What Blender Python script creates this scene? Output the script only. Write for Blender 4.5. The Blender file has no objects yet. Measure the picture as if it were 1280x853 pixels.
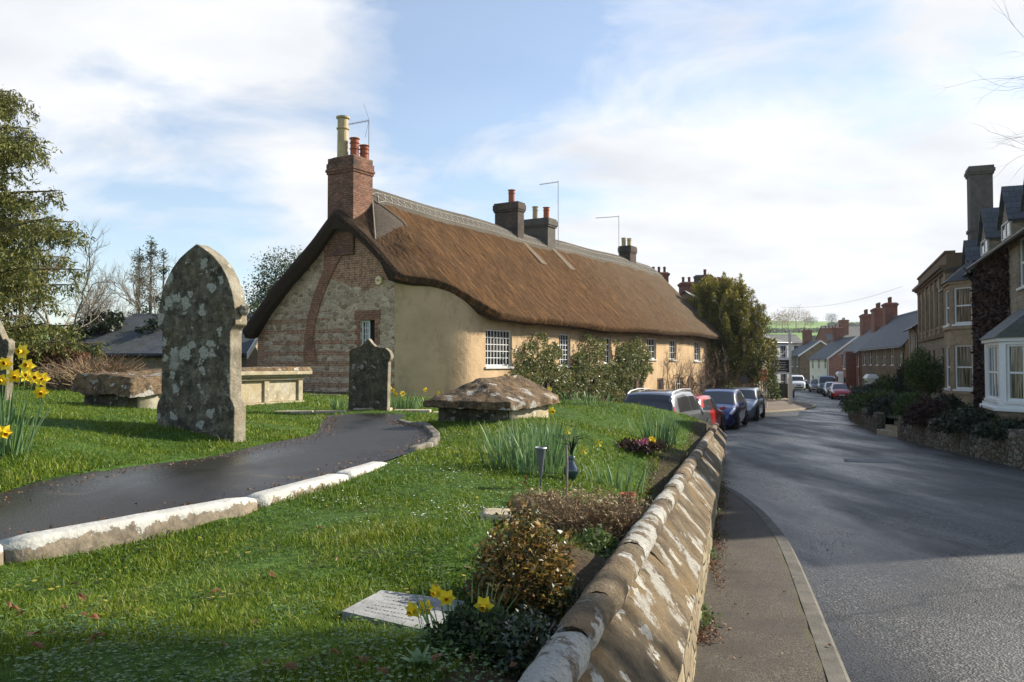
import bpy, bmesh, math, random
import numpy as np
from mathutils import Vector, Matrix, noise
R = math.radians
scene = bpy.context.scene
COL = scene.collection
# ---------------------------------------------------------------- camera
F = 1024.0; PITCH = math.atan(28.5/F); EYE = Vector((0, 0, 1.6))
cam = bpy.data.cameras.new('camera'); camo = bpy.data.objects.new('camera', cam); COL.objects.link(camo)
camo.location = EYE; camo.rotation_euler = (R(90)+PITCH, 0, 0)
cam.sensor_width = 36; cam.lens = 28.8; cam.clip_end = 9000; cam.clip_start = .05
scene.camera = camo
# ---------------------------------------------------------------- light
SUN_AZ = 69.0; SUN_EL = 31.0      # azimuth clockwise from +Y
sd = bpy.data.lights.new('sun', 'SUN'); sd.energy = 5.0; sd.angle = R(.55); sd.color = (1, .93, .80)
so = bpy.data.objects.new('sun', sd); COL.objects.link(so)
sv = Vector((math.sin(R(SUN_AZ))*math.cos(R(SUN_EL)), math.cos(R(SUN_AZ))*math.cos(R(SUN_EL)), math.sin(R(SUN_EL))))
so.rotation_euler = sv.to_track_quat('Z', 'Y').to_euler(); so.location = (30, 10, 30)
scene.view_settings.view_transform = 'Standard'; scene.view_settings.look = 'None'
scene.view_settings.gamma = 1; scene.view_settings.exposure = 0.78

# ---------------------------------------------------------------- node helper
class NT:
    def __init__(s, nt): s.nt = nt; s.N = nt.nodes; s.L = nt.links
    def _in(s, sock, v):
        if v is None: return
        if isinstance(v, bpy.types.NodeSocket): s.L.new(v, sock)
        else:
            if isinstance(v, (tuple, list)) and len(v) == 3 and sock.type == 'RGBA': v = (*v, 1)
            sock.default_value = v
    def coord(s, k='Object'): return s.N.new('ShaderNodeTexCoord').outputs[k]
    def map(s, v, scale=(1, 1, 1), loc=(0, 0, 0), rot=(0, 0, 0)):
        n = s.N.new('ShaderNodeMapping'); s._in(n.inputs[0], v)
        n.inputs['Location'].default_value = loc; n.inputs['Rotation'].default_value = rot; n.inputs['Scale'].default_value = scale
        return n.outputs[0]
    def noise(s, v, scale=5, detail=6, rough=.55, dist=0, out=0):
        n = s.N.new('ShaderNodeTexNoise'); s._in(n.inputs['Vector'], v)
        for k, x in (('Scale', scale), ('Detail', detail), ('Roughness', rough), ('Distortion', dist)): s._in(n.inputs[k], x)
        return n.outputs[out]
    def voro(s, v, scale=5, feature='F1', out='Distance', rnd=1):
        n = s.N.new('ShaderNodeTexVoronoi'); n.feature = feature; s._in(n.inputs['Vector'], v)
        n.inputs['Scale'].default_value = scale; n.inputs['Randomness'].default_value = rnd
        return n.outputs[out]
    def ramp(s, f, stops, interp='LINEAR'):
        n = s.N.new('ShaderNodeValToRGB'); s._in(n.inputs[0], f); cr = n.color_ramp; cr.interpolation = interp
        while len(cr.elements) < len(stops): cr.elements.new(.5)
        for e, (p, c) in zip(cr.elements, stops):
            e.position = p; e.color = (c, c, c, 1) if isinstance(c, (int, float)) else (*c, 1)
        return n.outputs[0]
    def mix(s, f, a, b, blend='MIX'):
        n = s.N.new('ShaderNodeMix'); n.data_type = 'RGBA'; n.blend_type = blend
        s._in(n.inputs[0], f); s._in(n.inputs[6], a); s._in(n.inputs[7], b); return n.outputs[2]
    def math(s, op, a, b=None, c=None, clamp=False):
        n = s.N.new('ShaderNodeMath'); n.operation = op; n.use_clamp = clamp
        s._in(n.inputs[0], a); s._in(n.inputs[1], b)
        if c is not None: s._in(n.inputs[2], c)
        return n.outputs[0]
    def vmath(s, op, a, b=None, out=0):
        n = s.N.new('ShaderNodeVectorMath'); n.operation = op; s._in(n.inputs[0], a); s._in(n.inputs[1], b); return n.outputs[out]
    def sep(s, v):
        n = s.N.new('ShaderNodeSeparateXYZ'); s._in(n.inputs[0], v); return n.outputs
    def comb(s, x, y, z):
        n = s.N.new('ShaderNodeCombineXYZ')
        for i, q in enumerate((x, y, z)): s._in(n.inputs[i], q)
        return n.outputs[0]
    def attr(s, name, out='Fac'):
        n = s.N.new('ShaderNodeAttribute'); n.attribute_name = name; return n.outputs[out]
    def rand(s): return s.N.new('ShaderNodeObjectInfo').outputs['Random']
    def brick(s, v, c1, c2, mo, w=.225, h=.075, m=.011, sm=.3):
        n = s.N.new('ShaderNodeTexBrick'); s._in(n.inputs['Vector'], v); s._in(n.inputs['Color1'], c1); s._in(n.inputs['Color2'], c2); s._in(n.inputs['Mortar'], mo)
        n.inputs['Scale'].default_value = 1; n.inputs['Mortar Size'].default_value = m; n.inputs['Mortar Smooth'].default_value = sm
        n.inputs['Brick Width'].default_value = w; n.inputs['Row Height'].default_value = h; n.inputs['Bias'].default_value = 0
        return n.outputs
    def bump(s, h, strength=.5, dist=.02, normal=None):
        n = s.N.new('ShaderNodeBump'); n.inputs['Strength'].default_value = strength; n.inputs['Distance'].default_value = dist
        s._in(n.inputs['Height'], h)
        if normal is not None: s._in(n.inputs['Normal'], normal)
        return n.outputs[0]
    def bsdf(s, col, rough=.8, normal=None, spec=.3, metal=0, coat=0, trans=0):
        n = s.N.new('ShaderNodeBsdfPrincipled'); s._in(n.inputs['Base Color'], col); s._in(n.inputs['Roughness'], rough)
        s._in(n.inputs['Specular IOR Level'], spec); s._in(n.inputs['Metallic'], metal); n.inputs['Coat Weight'].default_value = coat; n.inputs['Coat Roughness'].default_value = .03
        if normal is not None: s._in(n.inputs['Normal'], normal)
        o = n.outputs[0]
        if trans:
            t = s.N.new('ShaderNodeBsdfTranslucent'); s._in(t.inputs[0], col)
            mx = s.N.new('ShaderNodeMixShader'); mx.inputs[0].default_value = trans; s.L.new(o, mx.inputs[1]); s.L.new(t.outputs[0], mx.inputs[2]); o = mx.outputs[0]
        s.L.new(o, s.N.new('ShaderNodeOutputMaterial').inputs[0])
def newmat(name):
    m = bpy.data.materials.new(name); m.use_nodes = True; m.node_tree.nodes.clear(); return m, NT(m.node_tree)

# ---------------------------------------------------------------- sky
w = bpy.data.worlds.new('World'); scene.world = w; w.use_nodes = True; w.node_tree.nodes.clear(); n = NT(w.node_tree)
sky = n.N.new('ShaderNodeTexSky'); sky.sky_type = 'NISHITA'; sky.sun_disc = False
sky.sun_elevation = R(SUN_EL); sky.sun_rotation = R(SUN_AZ); sky.air_density = 1.0; sky.dust_density = 0.4; sky.ozone_density = 1.6
d = n.coord('Generated'); x, y, z = n.sep(d)
k = n.math('ADD', n.math('MAXIMUM', z, 0), .22)
pl = n.comb(n.math('DIVIDE', x, k), n.math('DIVIDE', y, k), 0)
nz = n.noise(n.map(pl, (.85, 1.05, 1), (4.3, 1.2, 0), (0, 0, .5)), 2.1, 10, .60, .4)
low = n.math('SUBTRACT', 1, n.math('MULTIPLY', z, 3.2), clamp=True)          # whiter towards the horizon
def blob(v, a, b):
    v = Vector(v).normalized(); dt = n.vmath('DOT_PRODUCT', d, tuple(v), out=1)
    m = n.N.new('ShaderNodeMapRange'); m.interpolation_type = 'SMOOTHSTEP'; n._in(m.inputs[0], dt); m.inputs[1].default_value = a; m.inputs[2].default_value = b
    return m.outputs[0]
def sdir(px, py): return ((px-640)/F, 1, (455-py)/F)
cov = n.math('MULTIPLY', blob(sdir(1400, 300), .80, 1.0), .26)
cov = n.math('ADD', cov, n.math('MULTIPLY', blob(sdir(230, 90), .93, 1.0), .30))
cov = n.math('ADD', cov, n.math('MULTIPLY', blob(sdir(800, 230), .96, 1.0), .10))
cov = n.math('SUBTRACT', cov, n.math('MULTIPLY', blob(sdir(610, -10), .95, 1.0), .20))
cov = n.math('SUBTRACT', cov, n.math('MULTIPLY', blob(sdir(180, 290), .975, 1.0), .34))
cov = n.math('SUBTRACT', cov, n.math('MULTIPLY', blob(sdir(950, 40), .985, 1.0), .12))
cov = n.math('SUBTRACT', cov, n.math('MULTIPLY', n.ramp(n.math('ADD', n.math('MULTIPLY', y, -1), .5), [(.15, 0), (.55, 1)]), .34))
cov = n.math('SUBTRACT', cov, n.math('MULTIPLY', n.ramp(z, [(.42, 0), (.70, 1)]), .3))
f = n.math('ADD', n.math('ADD', nz, cov), n.math('MULTIPLY', low, .07))
mask = n.ramp(f, [(.44, 0.16), (.55, .5), (.70, 1)])
nz2 = n.noise(n.map(pl, (1, 1.3, 1), (1, 7, 0)), 2.2, 5, .5)
ccol = n.ramp(nz2, [(.30, (6.7, 6.95, 7.4)), (.60, (8.5, 8.65, 8.9))])
skc = n.mix(1.0, sky.outputs[0], (1.62, 1.62, 1.62), 'MULTIPLY')
c = n.mix(mask, skc, ccol)
bg = n.N.new('ShaderNodeBackground'); n._in(bg.inputs[0], c); bg.inputs[1].default_value = .070
n.L.new(bg.outputs[0], n.N.new('ShaderNodeOutputWorld').inputs[0])

# ---------------------------------------------------------------- object helpers
ROOTM = {}
def rootmat(o):
    while o.parent is not None: o = o.parent
    return ROOTM.get(o.name, Matrix.Identity(4))
def tag(o, label=None, cat=None, group=None, kind=None):
    if label: o['label'] = label
    if cat: o['category'] = cat
    if group: o['group'] = group
    if kind: o['kind'] = kind
    return o
def thing(name, label, cat, loc=(0, 0, 0), rz=0, group=None):
    o = bpy.data.objects.new(name, None); COL.objects.link(o); o.location = loc; o.rotation_euler = (0, 0, rz); o.empty_display_size = .2
    ROOTM[o.name] = Matrix.Translation(loc) @ Matrix.Rotation(rz, 4, 'Z')
    return tag(o, label, cat, group)
def copy_tree(o, parent=None, loc=None, rz=None, label=None, scale=None):
    c = o.copy(); COL.objects.link(c)
    if parent is not None: c.parent = parent
    for ch in list(o.children): copy_tree(ch, c)
    if loc is not None: c.location = loc
    if rz is not None: c.rotation_euler = (0, 0, rz)
    if scale is not None: c.scale = (scale,)*3
    if label: c['label'] = label
    return c
def fast(name, V, faces, mat, parent=None, tint=None, smooth=False, world=False, uv=None):
    """V (n,3) array; faces list/array; linked as one mesh object"""
    V = np.asarray(V, dtype=np.float64).reshape(-1, 3)
    if world and parent is not None:
        M = np.array(rootmat(parent).inverted()); V = V @ M[:3, :3].T + M[:3, 3]
    me = bpy.data.meshes.new(name)
    if isinstance(faces, np.ndarray):
        k = faces.shape[1]; me.vertices.add(len(V)); me.vertices.foreach_set('co', V.ravel())
        me.loops.add(faces.size); me.loops.foreach_set('vertex_index', faces.ravel().astype(np.int32))
        me.polygons.add(len(faces)); me.polygons.foreach_set('loop_start', np.arange(0, faces.size, k, dtype=np.int32))
        me.polygons.foreach_set('loop_total', np.full(len(faces), k, dtype=np.int32)); me.update(calc_edges=True); me.validate()
    else:
        me.from_pydata(V.tolist(), [], faces)
    if tint is not None:
        a = me.attributes.new('tint', 'FLOAT', 'POINT'); a.data.foreach_set('value', np.asarray(tint, dtype=np.float32))
    if uv is not None:
        l = me.uv_layers.new(name='UVMap'); vi = np.zeros(len(me.loops), dtype=np.int32); me.loops.foreach_get('vertex_index', vi)
        l.data.foreach_set('uv', np.asarray(uv, dtype=np.float32)[vi].ravel())
    if mat:
        for m in (mat if isinstance(mat, (list, tuple)) else [mat]): me.materials.append(m)
    if smooth: me.polygons.foreach_set('use_smooth', [True]*len(me.polygons))
    o = bpy.data.objects.new(name, me); COL.objects.link(o)
    if parent is not None: o.parent = parent
    return o
class MB:
    def __init__(s, M=None): s.v = []; s.f = []; s.M = M
    def add(s, V, Fs):
        b = len(s.v)
        for p in V:
            p = Vector(p); s.v.append(tuple(s.M @ p if s.M else p))
        for f in Fs: s.f.append([b+i for i in f])
    def box(s, x0, y0, z0, x1, y1, z1):
        if x0 > x1: x0, x1 = x1, x0
        if y0 > y1: y0, y1 = y1, y0
        if z0 > z1: z0, z1 = z1, z0
        s.add([(x0, y0, z0), (x1, y0, z0), (x1, y1, z0), (x0, y1, z0), (x0, y0, z1), (x1, y0, z1), (x1, y1, z1), (x0, y1, z1)],
              [(0, 3, 2, 1), (4, 5, 6, 7), (0, 1, 5, 4), (1, 2, 6, 5), (2, 3, 7, 6), (3, 0, 4, 7)])
    def hexa(s, P): s.add(P, [(0, 3, 2, 1), (4, 5, 6, 7), (0, 1, 5, 4), (1, 2, 6, 5), (2, 3, 7, 6), (3, 0, 4, 7)])
    def frustum(s, x0, y0, x1, y1, z0, z1, ins):
        s.hexa([(x0, y0, z0), (x1, y0, z0), (x1, y1, z0), (x0, y1, z0), (x0+ins, y0+ins, z1), (x1-ins, y0+ins, z1), (x1-ins, y1-ins, z1), (x0+ins, y1-ins, z1)])
    def prism(s, pts, a, b, axis='y'):
        """2-D outline extruded from a to b along axis; outline in the other two axes"""
        def P(u, v, t): return {'y': (u, t, v), 'x': (t, u, v), 'z': (u, v, t)}[axis]
        k = len(pts); V = [P(u, v, a) for u, v in pts]+[P(u, v, b) for u, v in pts]
        s.add(V, [list(range(k))[::-1], [k+i for i in range(k)]]+[(i, (i+1) % k, k+(i+1) % k, k+i) for i in range(k)])
    def poly(s, P): s.add(P, [list(range(len(P)))])
    def tube(s, path, rad, n=8, caps=True):
        path = [Vector(p) for p in path]; k = len(path)
        if not isinstance(rad, (list, tuple)): rad = [rad]*k
        V = []; up0 = None
        for i, p in enumerate(path):
            t = (path[min(i+1, k-1)]-path[max(i-1, 0)]);
            if t.length < 1e-9: t = Vector((0, 0, 1))
            t.normalize(); ref = Vector((0, 0, 1)) if abs(t.z) < .9 else Vector((1, 0, 0))
            if up0 is not None and up0.cross(t).length > .1: ref = up0
            a = t.cross(ref).normalized(); b = a.cross(t).normalized(); up0 = b
            for j in range(n):
                q = 2*math.pi*j/n; V.append(p+(a*math.cos(q)+b*math.sin(q))*rad[i])
        Fs = [(i*n+j, i*n+(j+1) % n, (i+1)*n+(j+1) % n, (i+1)*n+j) for i in range(k-1) for j in range(n)]
        if caps: Fs += [list(range(n))[::-1], [(k-1)*n+j for j in range(n)]]
        s.add(V, Fs)
    def lathe(s, prof, c=(0, 0, 0), n=16, axis='z'):
        V = []
        for r_, h in prof:
            for j in range(n):
                q = 2*math.pi*j/n; a, b = r_*math.cos(q), r_*math.sin(q)
                p = {'z': (a, b, h), 'y': (a, h, b), 'x': (h, a, b)}[axis]; V.append((c[0]+p[0], c[1]+p[1], c[2]+p[2]))
        k = len(prof)
        s.add(V, [(i*n+j, i*n+(j+1) % n, (i+1)*n+(j+1) % n, (i+1)*n+j) for i in range(k-1) for j in range(n)]+[list(range(n))[::-1], [(k-1)*n+j for j in range(n)]])
    def grid(s, fn, nu, nv):
        s.add([fn(i/nu, j/nv) for i in range(nu+1) for j in range(nv+1)],
              [(i*(nv+1)+j, (i+1)*(nv+1)+j, (i+1)*(nv+1)+j+1, i*(nv+1)+j+1) for i in range(nu) for j in range(nv)])
    def build(s, name, mat, parent=None, smooth=False, bevel=0, world=False, rough=0, sub=0, seed=0):
        if rough:
            bm = bmesh.new(); vs = [bm.verts.new(p) for p in s.v]
            for f in s.f:
                try: bm.faces.new([vs[i] for i in f])
                except ValueError: pass
            bmesh.ops.remove_doubles(bm, verts=bm.verts, dist=1e-5); bmesh.ops.recalc_face_normals(bm, faces=bm.faces)
            bmesh.ops.triangulate(bm, faces=[f for f in bm.faces if len(f.verts) > 4])
            if sub: bmesh.ops.subdivide_edges(bm, edges=bm.edges, cuts=sub, use_grid_fill=True)
            for v in bm.verts:
                q = v.co*1.0; k = noise.noise_vector(q*3.2+Vector((seed, 0, 0)))*.6+noise.noise_vector(q*9)*.35+noise.noise_vector(q*24)*.18
                v.co += k*rough
            me = bpy.data.meshes.new(name); bm.to_mesh(me); bm.free(); me.materials.append(mat)
            if smooth: me.polygons.foreach_set('use_smooth', [True]*len(me.polygons))
            if world and parent is not None: me.transform(rootmat(parent).inverted())
            o = bpy.data.objects.new(name, me); COL.objects.link(o)
            if parent is not None: o.parent = parent
        else:
            o = fast(name, np.array(s.v), s.f, mat, parent, smooth=smooth, world=world)
        if bevel:
            m = o.modifiers.new('bevel', 'BEVEL'); m.width = bevel; m.segments = 2; m.limit_method = 'ANGLE'; m.angle_limit = R(35)
        return o
def at(px, py, Y):
    dx = (px-640)/F; dy = (426.5-py)/F; c, s_ = math.cos(PITCH), math.sin(PITCH)
    v = Vector((dx, c-dy*s_, s_+dy*c)); return EYE+v*(Y/v.y)
def leafmesh(name, C, size, mat, parent=None, rng=None, aspect=.5, tint=None, droop=0, world=False, nrm=None):
    """one small bent quad per centre"""
    C = np.asarray(C, float); k = len(C); rng = rng or np.random.default_rng(1)
    a = rng.normal(size=(k, 3)); a /= np.linalg.norm(a, axis=1)[:, None]
    if droop: a[:, 2] -= droop; a /= np.linalg.norm(a, axis=1)[:, None]
    b = rng.normal(size=(k, 3)); b = np.cross(a, b); b /= np.linalg.norm(b, axis=1)[:, None]+1e-9
    s_ = (size*(.6+.8*rng.random(k)))[:, None]
    V = np.stack([C-b*s_*aspect*.5, C+a*s_*.5-b*s_*aspect*.1*0-b*s_*aspect*.35, C+a*s_, C+a*s_*.45+b*s_*aspect*.5], 1).reshape(-1, 3)
    Fc = np.arange(4*k).reshape(k, 4)
    t = rng.random(k) if tint is None else tint
    return fast(name, V, Fc, mat, parent, tint=np.repeat(t, 4), world=world)
# ---------------------------------------------------------------- materials
def wallvec(n, k='Object'):
    x, y, z = n.sep(n.coord(k)); return n.comb(n.math('ADD', x, y), z, 0)
def m_brick(name, c1, c2, mo=(.30, .27, .22), w=.225, h=.075, grime=(.05, .04, .035), g=.5):
    m, n = newmat(name); v = wallvec(n); o = n.coord()
    b = n.brick(v, c1, c2, mo, w, h)
    c = n.mix(n.ramp(n.noise(n.map(o, (1, 1, 2.4)), 6.5, 5, .7), [(.38, 0), (.60, .8)]), b[0], n.mix(.5, c1, (.05, .03, .025)))
    c = n.mix(n.ramp(n.noise(n.map(o, (1, 1, 2.4), (5, 2, 1)), 5.5, 4, .7), [(.58, 0), (.68, .6)]), c, tuple(min(1, q*1.5+.06) for q in c2))
    c = n.mix(n.math('MULTIPLY', n.ramp(n.noise(o, 1.3, 5), [(.45, 0), (.7, 1)]), g), c, grime)
    hgt = n.math('ADD', n.math('MULTIPLY', b[1], -1), n.math('MULTIPLY', n.noise(o, 60, 3), .5))
    n.bsdf(c, .9, n.bump(hgt, .8, .012)); return m
def m_plain(name, col, rough=.6, var=.25, scale=4, bump=.1, spec=.3, metal=0, coat=0, dirt=None):
    m, n = newmat(name); o = n.coord()
    c = n.mix(n.ramp(n.noise(o, scale, 5), [(.3, 0), (.7, 1)]), col, tuple(q*(1-var) for q in col))
    if dirt: c = n.mix(n.ramp(n.noise(n.map(o, (1, 1, .3)), 2.5, 6, .6), [(.5, 0), (.75, .7)]), c, dirt)
    n.bsdf(c, rough, n.bump(n.noise(o, scale*12, 4), bump, .01) if bump else None, spec, metal, coat); return m
def m_stone(name, base, dark, lich=(.50, .49, .44), lscale=5, lt=(.60, .66), rough=.9, bump=.5, warm=None, blotch=.33, stretch=(1, 1, 1), spots=True, mott=False):
    """weathered stone with round patches of pale lichen"""
    m, n = newmat(name); o = n.coord()
    c = n.mix(n.ramp(n.noise(o, 6, 8, .65), [(.38, 0), (.62, 1)]), dark, base)
    if warm: c = n.mix(n.ramp(n.noise(o, 2.2, 5), [(.45, 0), (.65, .8)]), c, warm)
    if mott:
        c = n.mix(n.ramp(n.noise(o, 14, 6, .7), [(.52, 0), (.62, .75)]), c, tuple(q*1.55 for q in base))
        c = n.mix(n.ramp(n.noise(n.map(o, (1, 1, 1), (3, 3, 3)), 8, 6, .7), [(.50, 0), (.60, .85)]), c, dark)
    od = n.vmath('ADD', o, n.vmath('MULTIPLY', n.vmath('SUBTRACT', n.noise(o, 13, 5, .65, out=1), (.5, .5, .5)), (.16, .16, .16)))
    if spots:
        vo = n.voro(n.map(od, stretch), lscale); pick = n.sep(n.voro(n.map(od, stretch), lscale, out='Color'))[0]
        sp = n.math('MULTIPLY', n.math('LESS_THAN', vo, n.math('MULTIPLY', pick, blotch)), n.math('GREATER_THAN', pick, .45))
        sp = n.math('MULTIPLY', sp, n.ramp(n.noise(o, 45, 3), [(.33, .35), (.5, 1)]))
        c = n.mix(sp, c, lich)
    big = n.ramp(n.noise(n.map(od, stretch, (3, 1, 5)), 2.6, 7, .6), [(lt[0], 0), (lt[1], .9)])
    c = n.mix(big, c, tuple(q*.8 for q in lich))
    c = n.mix(n.ramp(n.noise(o, 70, 3), [(.3, .35), (.5, 0)]), c, tuple(q*.4 for q in dark))
    hgt = n.math('ADD', n.noise(o, 9, 8, .7), n.math('MULTIPLY', n.noise(o, 60, 4), .4))
    n.bsdf(c, rough, n.bump(hgt, bump, .05)); return m
def m_rubble(name, cols, mortar, scale=5, sq=(1, 1, 1.6), edge=.06, bump=1.0):
    m, n = newmat(name); o = n.coord()
    od = n.vmath('ADD', o, n.vmath('MULTIPLY', n.noise(o, 7, 3, out=1), (.07, .07, .07)))
    v = n.map(od, sq); e = n.voro(v, scale, 'DISTANCE_TO_EDGE'); k = n.sep(n.voro(v, scale, out='Color'))[0]
    c = n.ramp(k, [(i/max(1, len(cols)-1), q) for i, q in enumerate(cols)])
    c = n.mix(n.ramp(n.noise(o, 25, 4), [(.3, .6), (.7, 0)]), c, tuple(q*.45 for q in cols[0]))
    ed = n.ramp(e, [(0, 0), (edge, 1)])
    c = n.mix(ed, mortar, c)
    n.bsdf(c, .92, n.bump(n.math('ADD', n.ramp(e, [(0, 0), (edge*2.2, 1)]), n.math('MULTIPLY', n.noise(o, 30, 4), .4)), bump, .03)); return m
def m_slate(name, c1=(.055, .062, .075), c2=(.095, .10, .115), moss=(.07, .075, .03), mg=.5):
    m, n = newmat(name); u = n.coord('UV')
    b = n.brick(u, c1, c2, (.018, .02, .022), .28, .20, .008, .1)
    o = n.coord(); c = n.mix(n.math('MULTIPLY', n.ramp(n.noise(o, 1.4, 6), [(.45, 0), (.68, 1)]), mg), b[0], moss)
    c = n.mix(n.ramp(n.noise(o, 11, 4), [(.35, .4), (.6, 0)]), c, (.03, .033, .038))
    uy = n.sep(u)[1]; st = n.math('FRACT', n.math('DIVIDE', uy, .20))
    n.bsdf(c, .62, n.bump(n.math('ADD', n.math('MULTIPLY', b[1], -.6), n.math('MULTIPLY', st, .6)), .7, .015), .45); return m
def m_leaf(name, stops, trans=.35, rough=.55, spec=.3):
    m, n = newmat(name); c = n.ramp(n.attr('tint'), stops); n.bsdf(c, rough, None, spec, trans=trans); return m

M = {}
M['brick_old'] = m_brick('old_red_brick', (.36, .13, .065), (.46, .21, .11), (.45, .38, .27))
M['brick_soot'] = m_brick('sooted_old_brick', (.19, .07, .04), (.28, .125, .07), (.30, .25, .18), grime=(.035, .03, .024), g=.95)
M['brick_dark'] = m_brick('sooty_brick', (.085, .06, .045), (.13, .085, .06), (.11, .095, .08), grime=(.04, .036, .03), g=.8)
M['brick_red'] = m_brick('red_brick', (.24, .075, .045), (.30, .10, .06), (.26, .2, .16), g=.3)
M['brick_pink'] = m_brick('pink_brick', (.36, .19, .14), (.42, .23, .17), (.38, .3, .25), g=.2)
M['brick_brown'] = m_brick('brown_stone_block', (.20, .14, .085), (.28, .20, .12), (.17, .13, .09), .42, .2, g=.5)
M['stone_block'] = m_brick('coursed_stone', (.31, .26, .18), (.42, .34, .23), (.24, .20, .15), .34, .17, g=.45)
M['ham'] = m_plain('ham_stone', (.42, .31, .19), .85, .4, 5, .3, dirt=(.12, .09, .06))
M['ham_dark'] = m_plain('dark_ham_stone', (.20, .13, .07), .85, .4, 5, .3, dirt=(.07, .05, .035))
M['chim_grey'] = m_plain('grey_rendered_chimney', (.13, .115, .095), .9, .35, 5, .4, dirt=(.07, .06, .05))
M['cream_far'] = m_plain('cream_paint', (.80, .72, .56), .8, .12, 2, .1)
M['white_wall'] = m_plain('white_painted_wall', (.72, .71, .67), .8, .12, 2, .1)
M['white'] = m_plain('white_gloss_paint', (.78, .78, .75), .4, .08, 8, .03)
M['white_old'] = m_plain('weathered_white_paint', (.70, .69, .64), .55, .2, 8, .08, dirt=(.35, .32, .26))
M['black'] = m_plain('black_paint', (.012, .012, .013), .4, .2, 8, .05)
M['terracotta'] = m_plain('terracotta', (.42, .12, .055), .75, .35, 9, .25, dirt=(.16, .08, .05))
M['terra_dark'] = m_plain('sooty_terracotta', (.15, .06, .04), .8, .35, 9, .25)
M['buff_pot'] = m_plain('buff_chimney_pot', (.52, .41, .22), .7, .25, 6, .15, dirt=(.25, .2, .12))
M['metal'] = m_plain('galvanised_metal', (.30, .30, .31), .45, .2, 9, .05, metal=.8)
M['wood_brown'] = m_plain('brown_door_paint', (.17, .10, .045), .6, .3, 6, .15)
M['wood_dark'] = m_plain('dark_timber', (.06, .045, .03), .8, .4, 8, .3)
M['lead'] = m_plain('lead_grey', (.13, .135, .14), .6, .3, 6, .2)
M['slate'] = m_slate('slate')
M['slate_moss'] = m_slate('mossy_slate', (.06, .06, .06), (.10, .10, .10), (.075, .085, .03), .9)
M['slate_pale'] = m_slate('pale_slate', (.16, .15, .14), (.22, .21, .19), (.12, .11, .08), .4)
M['tile_stone'] = m_slate('stone_tile', (.17, .15, .12), (.25, .22, .17), (.10, .10, .05), .8)
def _glass():
    m, n = newmat('window_glass'); o = n.coord()
    c = n.mix(n.ramp(n.noise(n.map(o, (1.5, 1.5, .6)), 1.2, 2), [(.45, 0), (.6, 1)]), (.012, .014, .016), (.05, .048, .042))
    n.bsdf(c, .04, n.bump(n.noise(o, 2.5, 2), .03, .05), .7); return m
M['glass'] = _glass()
def _curt():
    m, n = newmat('net_curtain'); x, y, z = n.sep(n.coord()); s_ = n.noise(n.comb(n.math('ADD', x, n.math('MULTIPLY', y, 1.7)), n.math('MULTIPLY', z, .08), 0), 13, 4, .6)
    c = n.ramp(s_, [(.40, (.015, .014, .012)), (.52, (.16, .14, .10)), (.66, (.36, .32, .23))]); n.bsdf(c, .12, None, .7); return m
M['curtain'] = _curt()
M['black_void'] = m_plain('dark_interior', (.01, .01, .01), .9, 0, 5, 0)

# thatch: UV is metres along the roof and down the slope
def _thatch(name, ridge=False):
    m, n = newmat(name); u = n.coord('UV'); ux, uy, _ = n.sep(u)
    wob = n.math('MULTIPLY', n.noise(u, .8, 3), .5)
    uu = n.comb(n.math('ADD', ux, wob), uy, 0)
    fine = n.noise(n.map(uu, (22, 1.9, 1)), 1, 6, .72)
    fine2 = n.noise(n.map(uu, (14, 9, 1)), 3.2, 4, .7)
    streak = n.noise(n.map(uu, (4.6, .5, 1), rot=(0, 0, .06)), 1.2, 7, .68)
    patch = n.noise(u, .35, 4, .55)
    if ridge:
        c = n.ramp(fine, [(.25, (.085, .07, .055)), (.5, (.19, .165, .13)), (.75, (.34, .30, .245))])
        c = n.mix(n.ramp(fine2, [(.35, .7), (.55, 0)]), c, (.10, .085, .07))
        c = n.mix(n.ramp(patch, [(.4, 0), (.65, .5)]), c, (.30, .26, .20))
    else:
        c = n.ramp(fine, [(.30, (.038, .020, .010)), (.48, (.138, .074, .032)), (.68, (.35, .195, .09))])
        c = n.mix(n.ramp(streak, [(.52, 0), (.60, .45), (.74, .7)]), c, (.43, .21, .078))
        c = n.mix(n.ramp(streak, [(.28, .65), (.46, 0)]), c, (.075, .042, .022))
        c = n.mix(n.ramp(fine2, [(.38, .8), (.53, 0)]), c, (.036, .023, .015))
        spk = n.noise(n.map(uu, (30, 16, 1)), 2.2, 3, .7); c = n.mix(n.ramp(spk, [(.56, 0), (.70, .55)]), c, (.30, .21, .13))
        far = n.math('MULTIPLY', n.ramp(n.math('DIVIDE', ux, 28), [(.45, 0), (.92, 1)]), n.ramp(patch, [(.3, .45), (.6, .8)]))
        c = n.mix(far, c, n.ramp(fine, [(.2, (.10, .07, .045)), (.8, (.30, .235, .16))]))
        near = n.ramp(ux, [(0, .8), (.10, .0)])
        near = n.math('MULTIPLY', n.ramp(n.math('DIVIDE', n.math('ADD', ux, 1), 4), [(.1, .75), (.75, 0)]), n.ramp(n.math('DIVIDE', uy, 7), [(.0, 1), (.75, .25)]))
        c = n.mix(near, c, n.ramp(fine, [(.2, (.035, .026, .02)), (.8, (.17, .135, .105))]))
    h = n.math('ADD', fine, n.math('ADD', n.math('MULTIPLY', fine2, 1.1), n.math('MULTIPLY', streak, 1.2)))
    n.bsdf(c, .95, n.bump(h, 1.0, .11), .1); return m
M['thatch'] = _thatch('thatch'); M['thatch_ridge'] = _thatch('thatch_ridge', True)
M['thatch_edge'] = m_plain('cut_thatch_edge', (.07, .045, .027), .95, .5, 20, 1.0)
M['spar'] = m_plain('hazel_spar', (.52, .48, .40), .8, .25, 10, .2)

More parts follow.
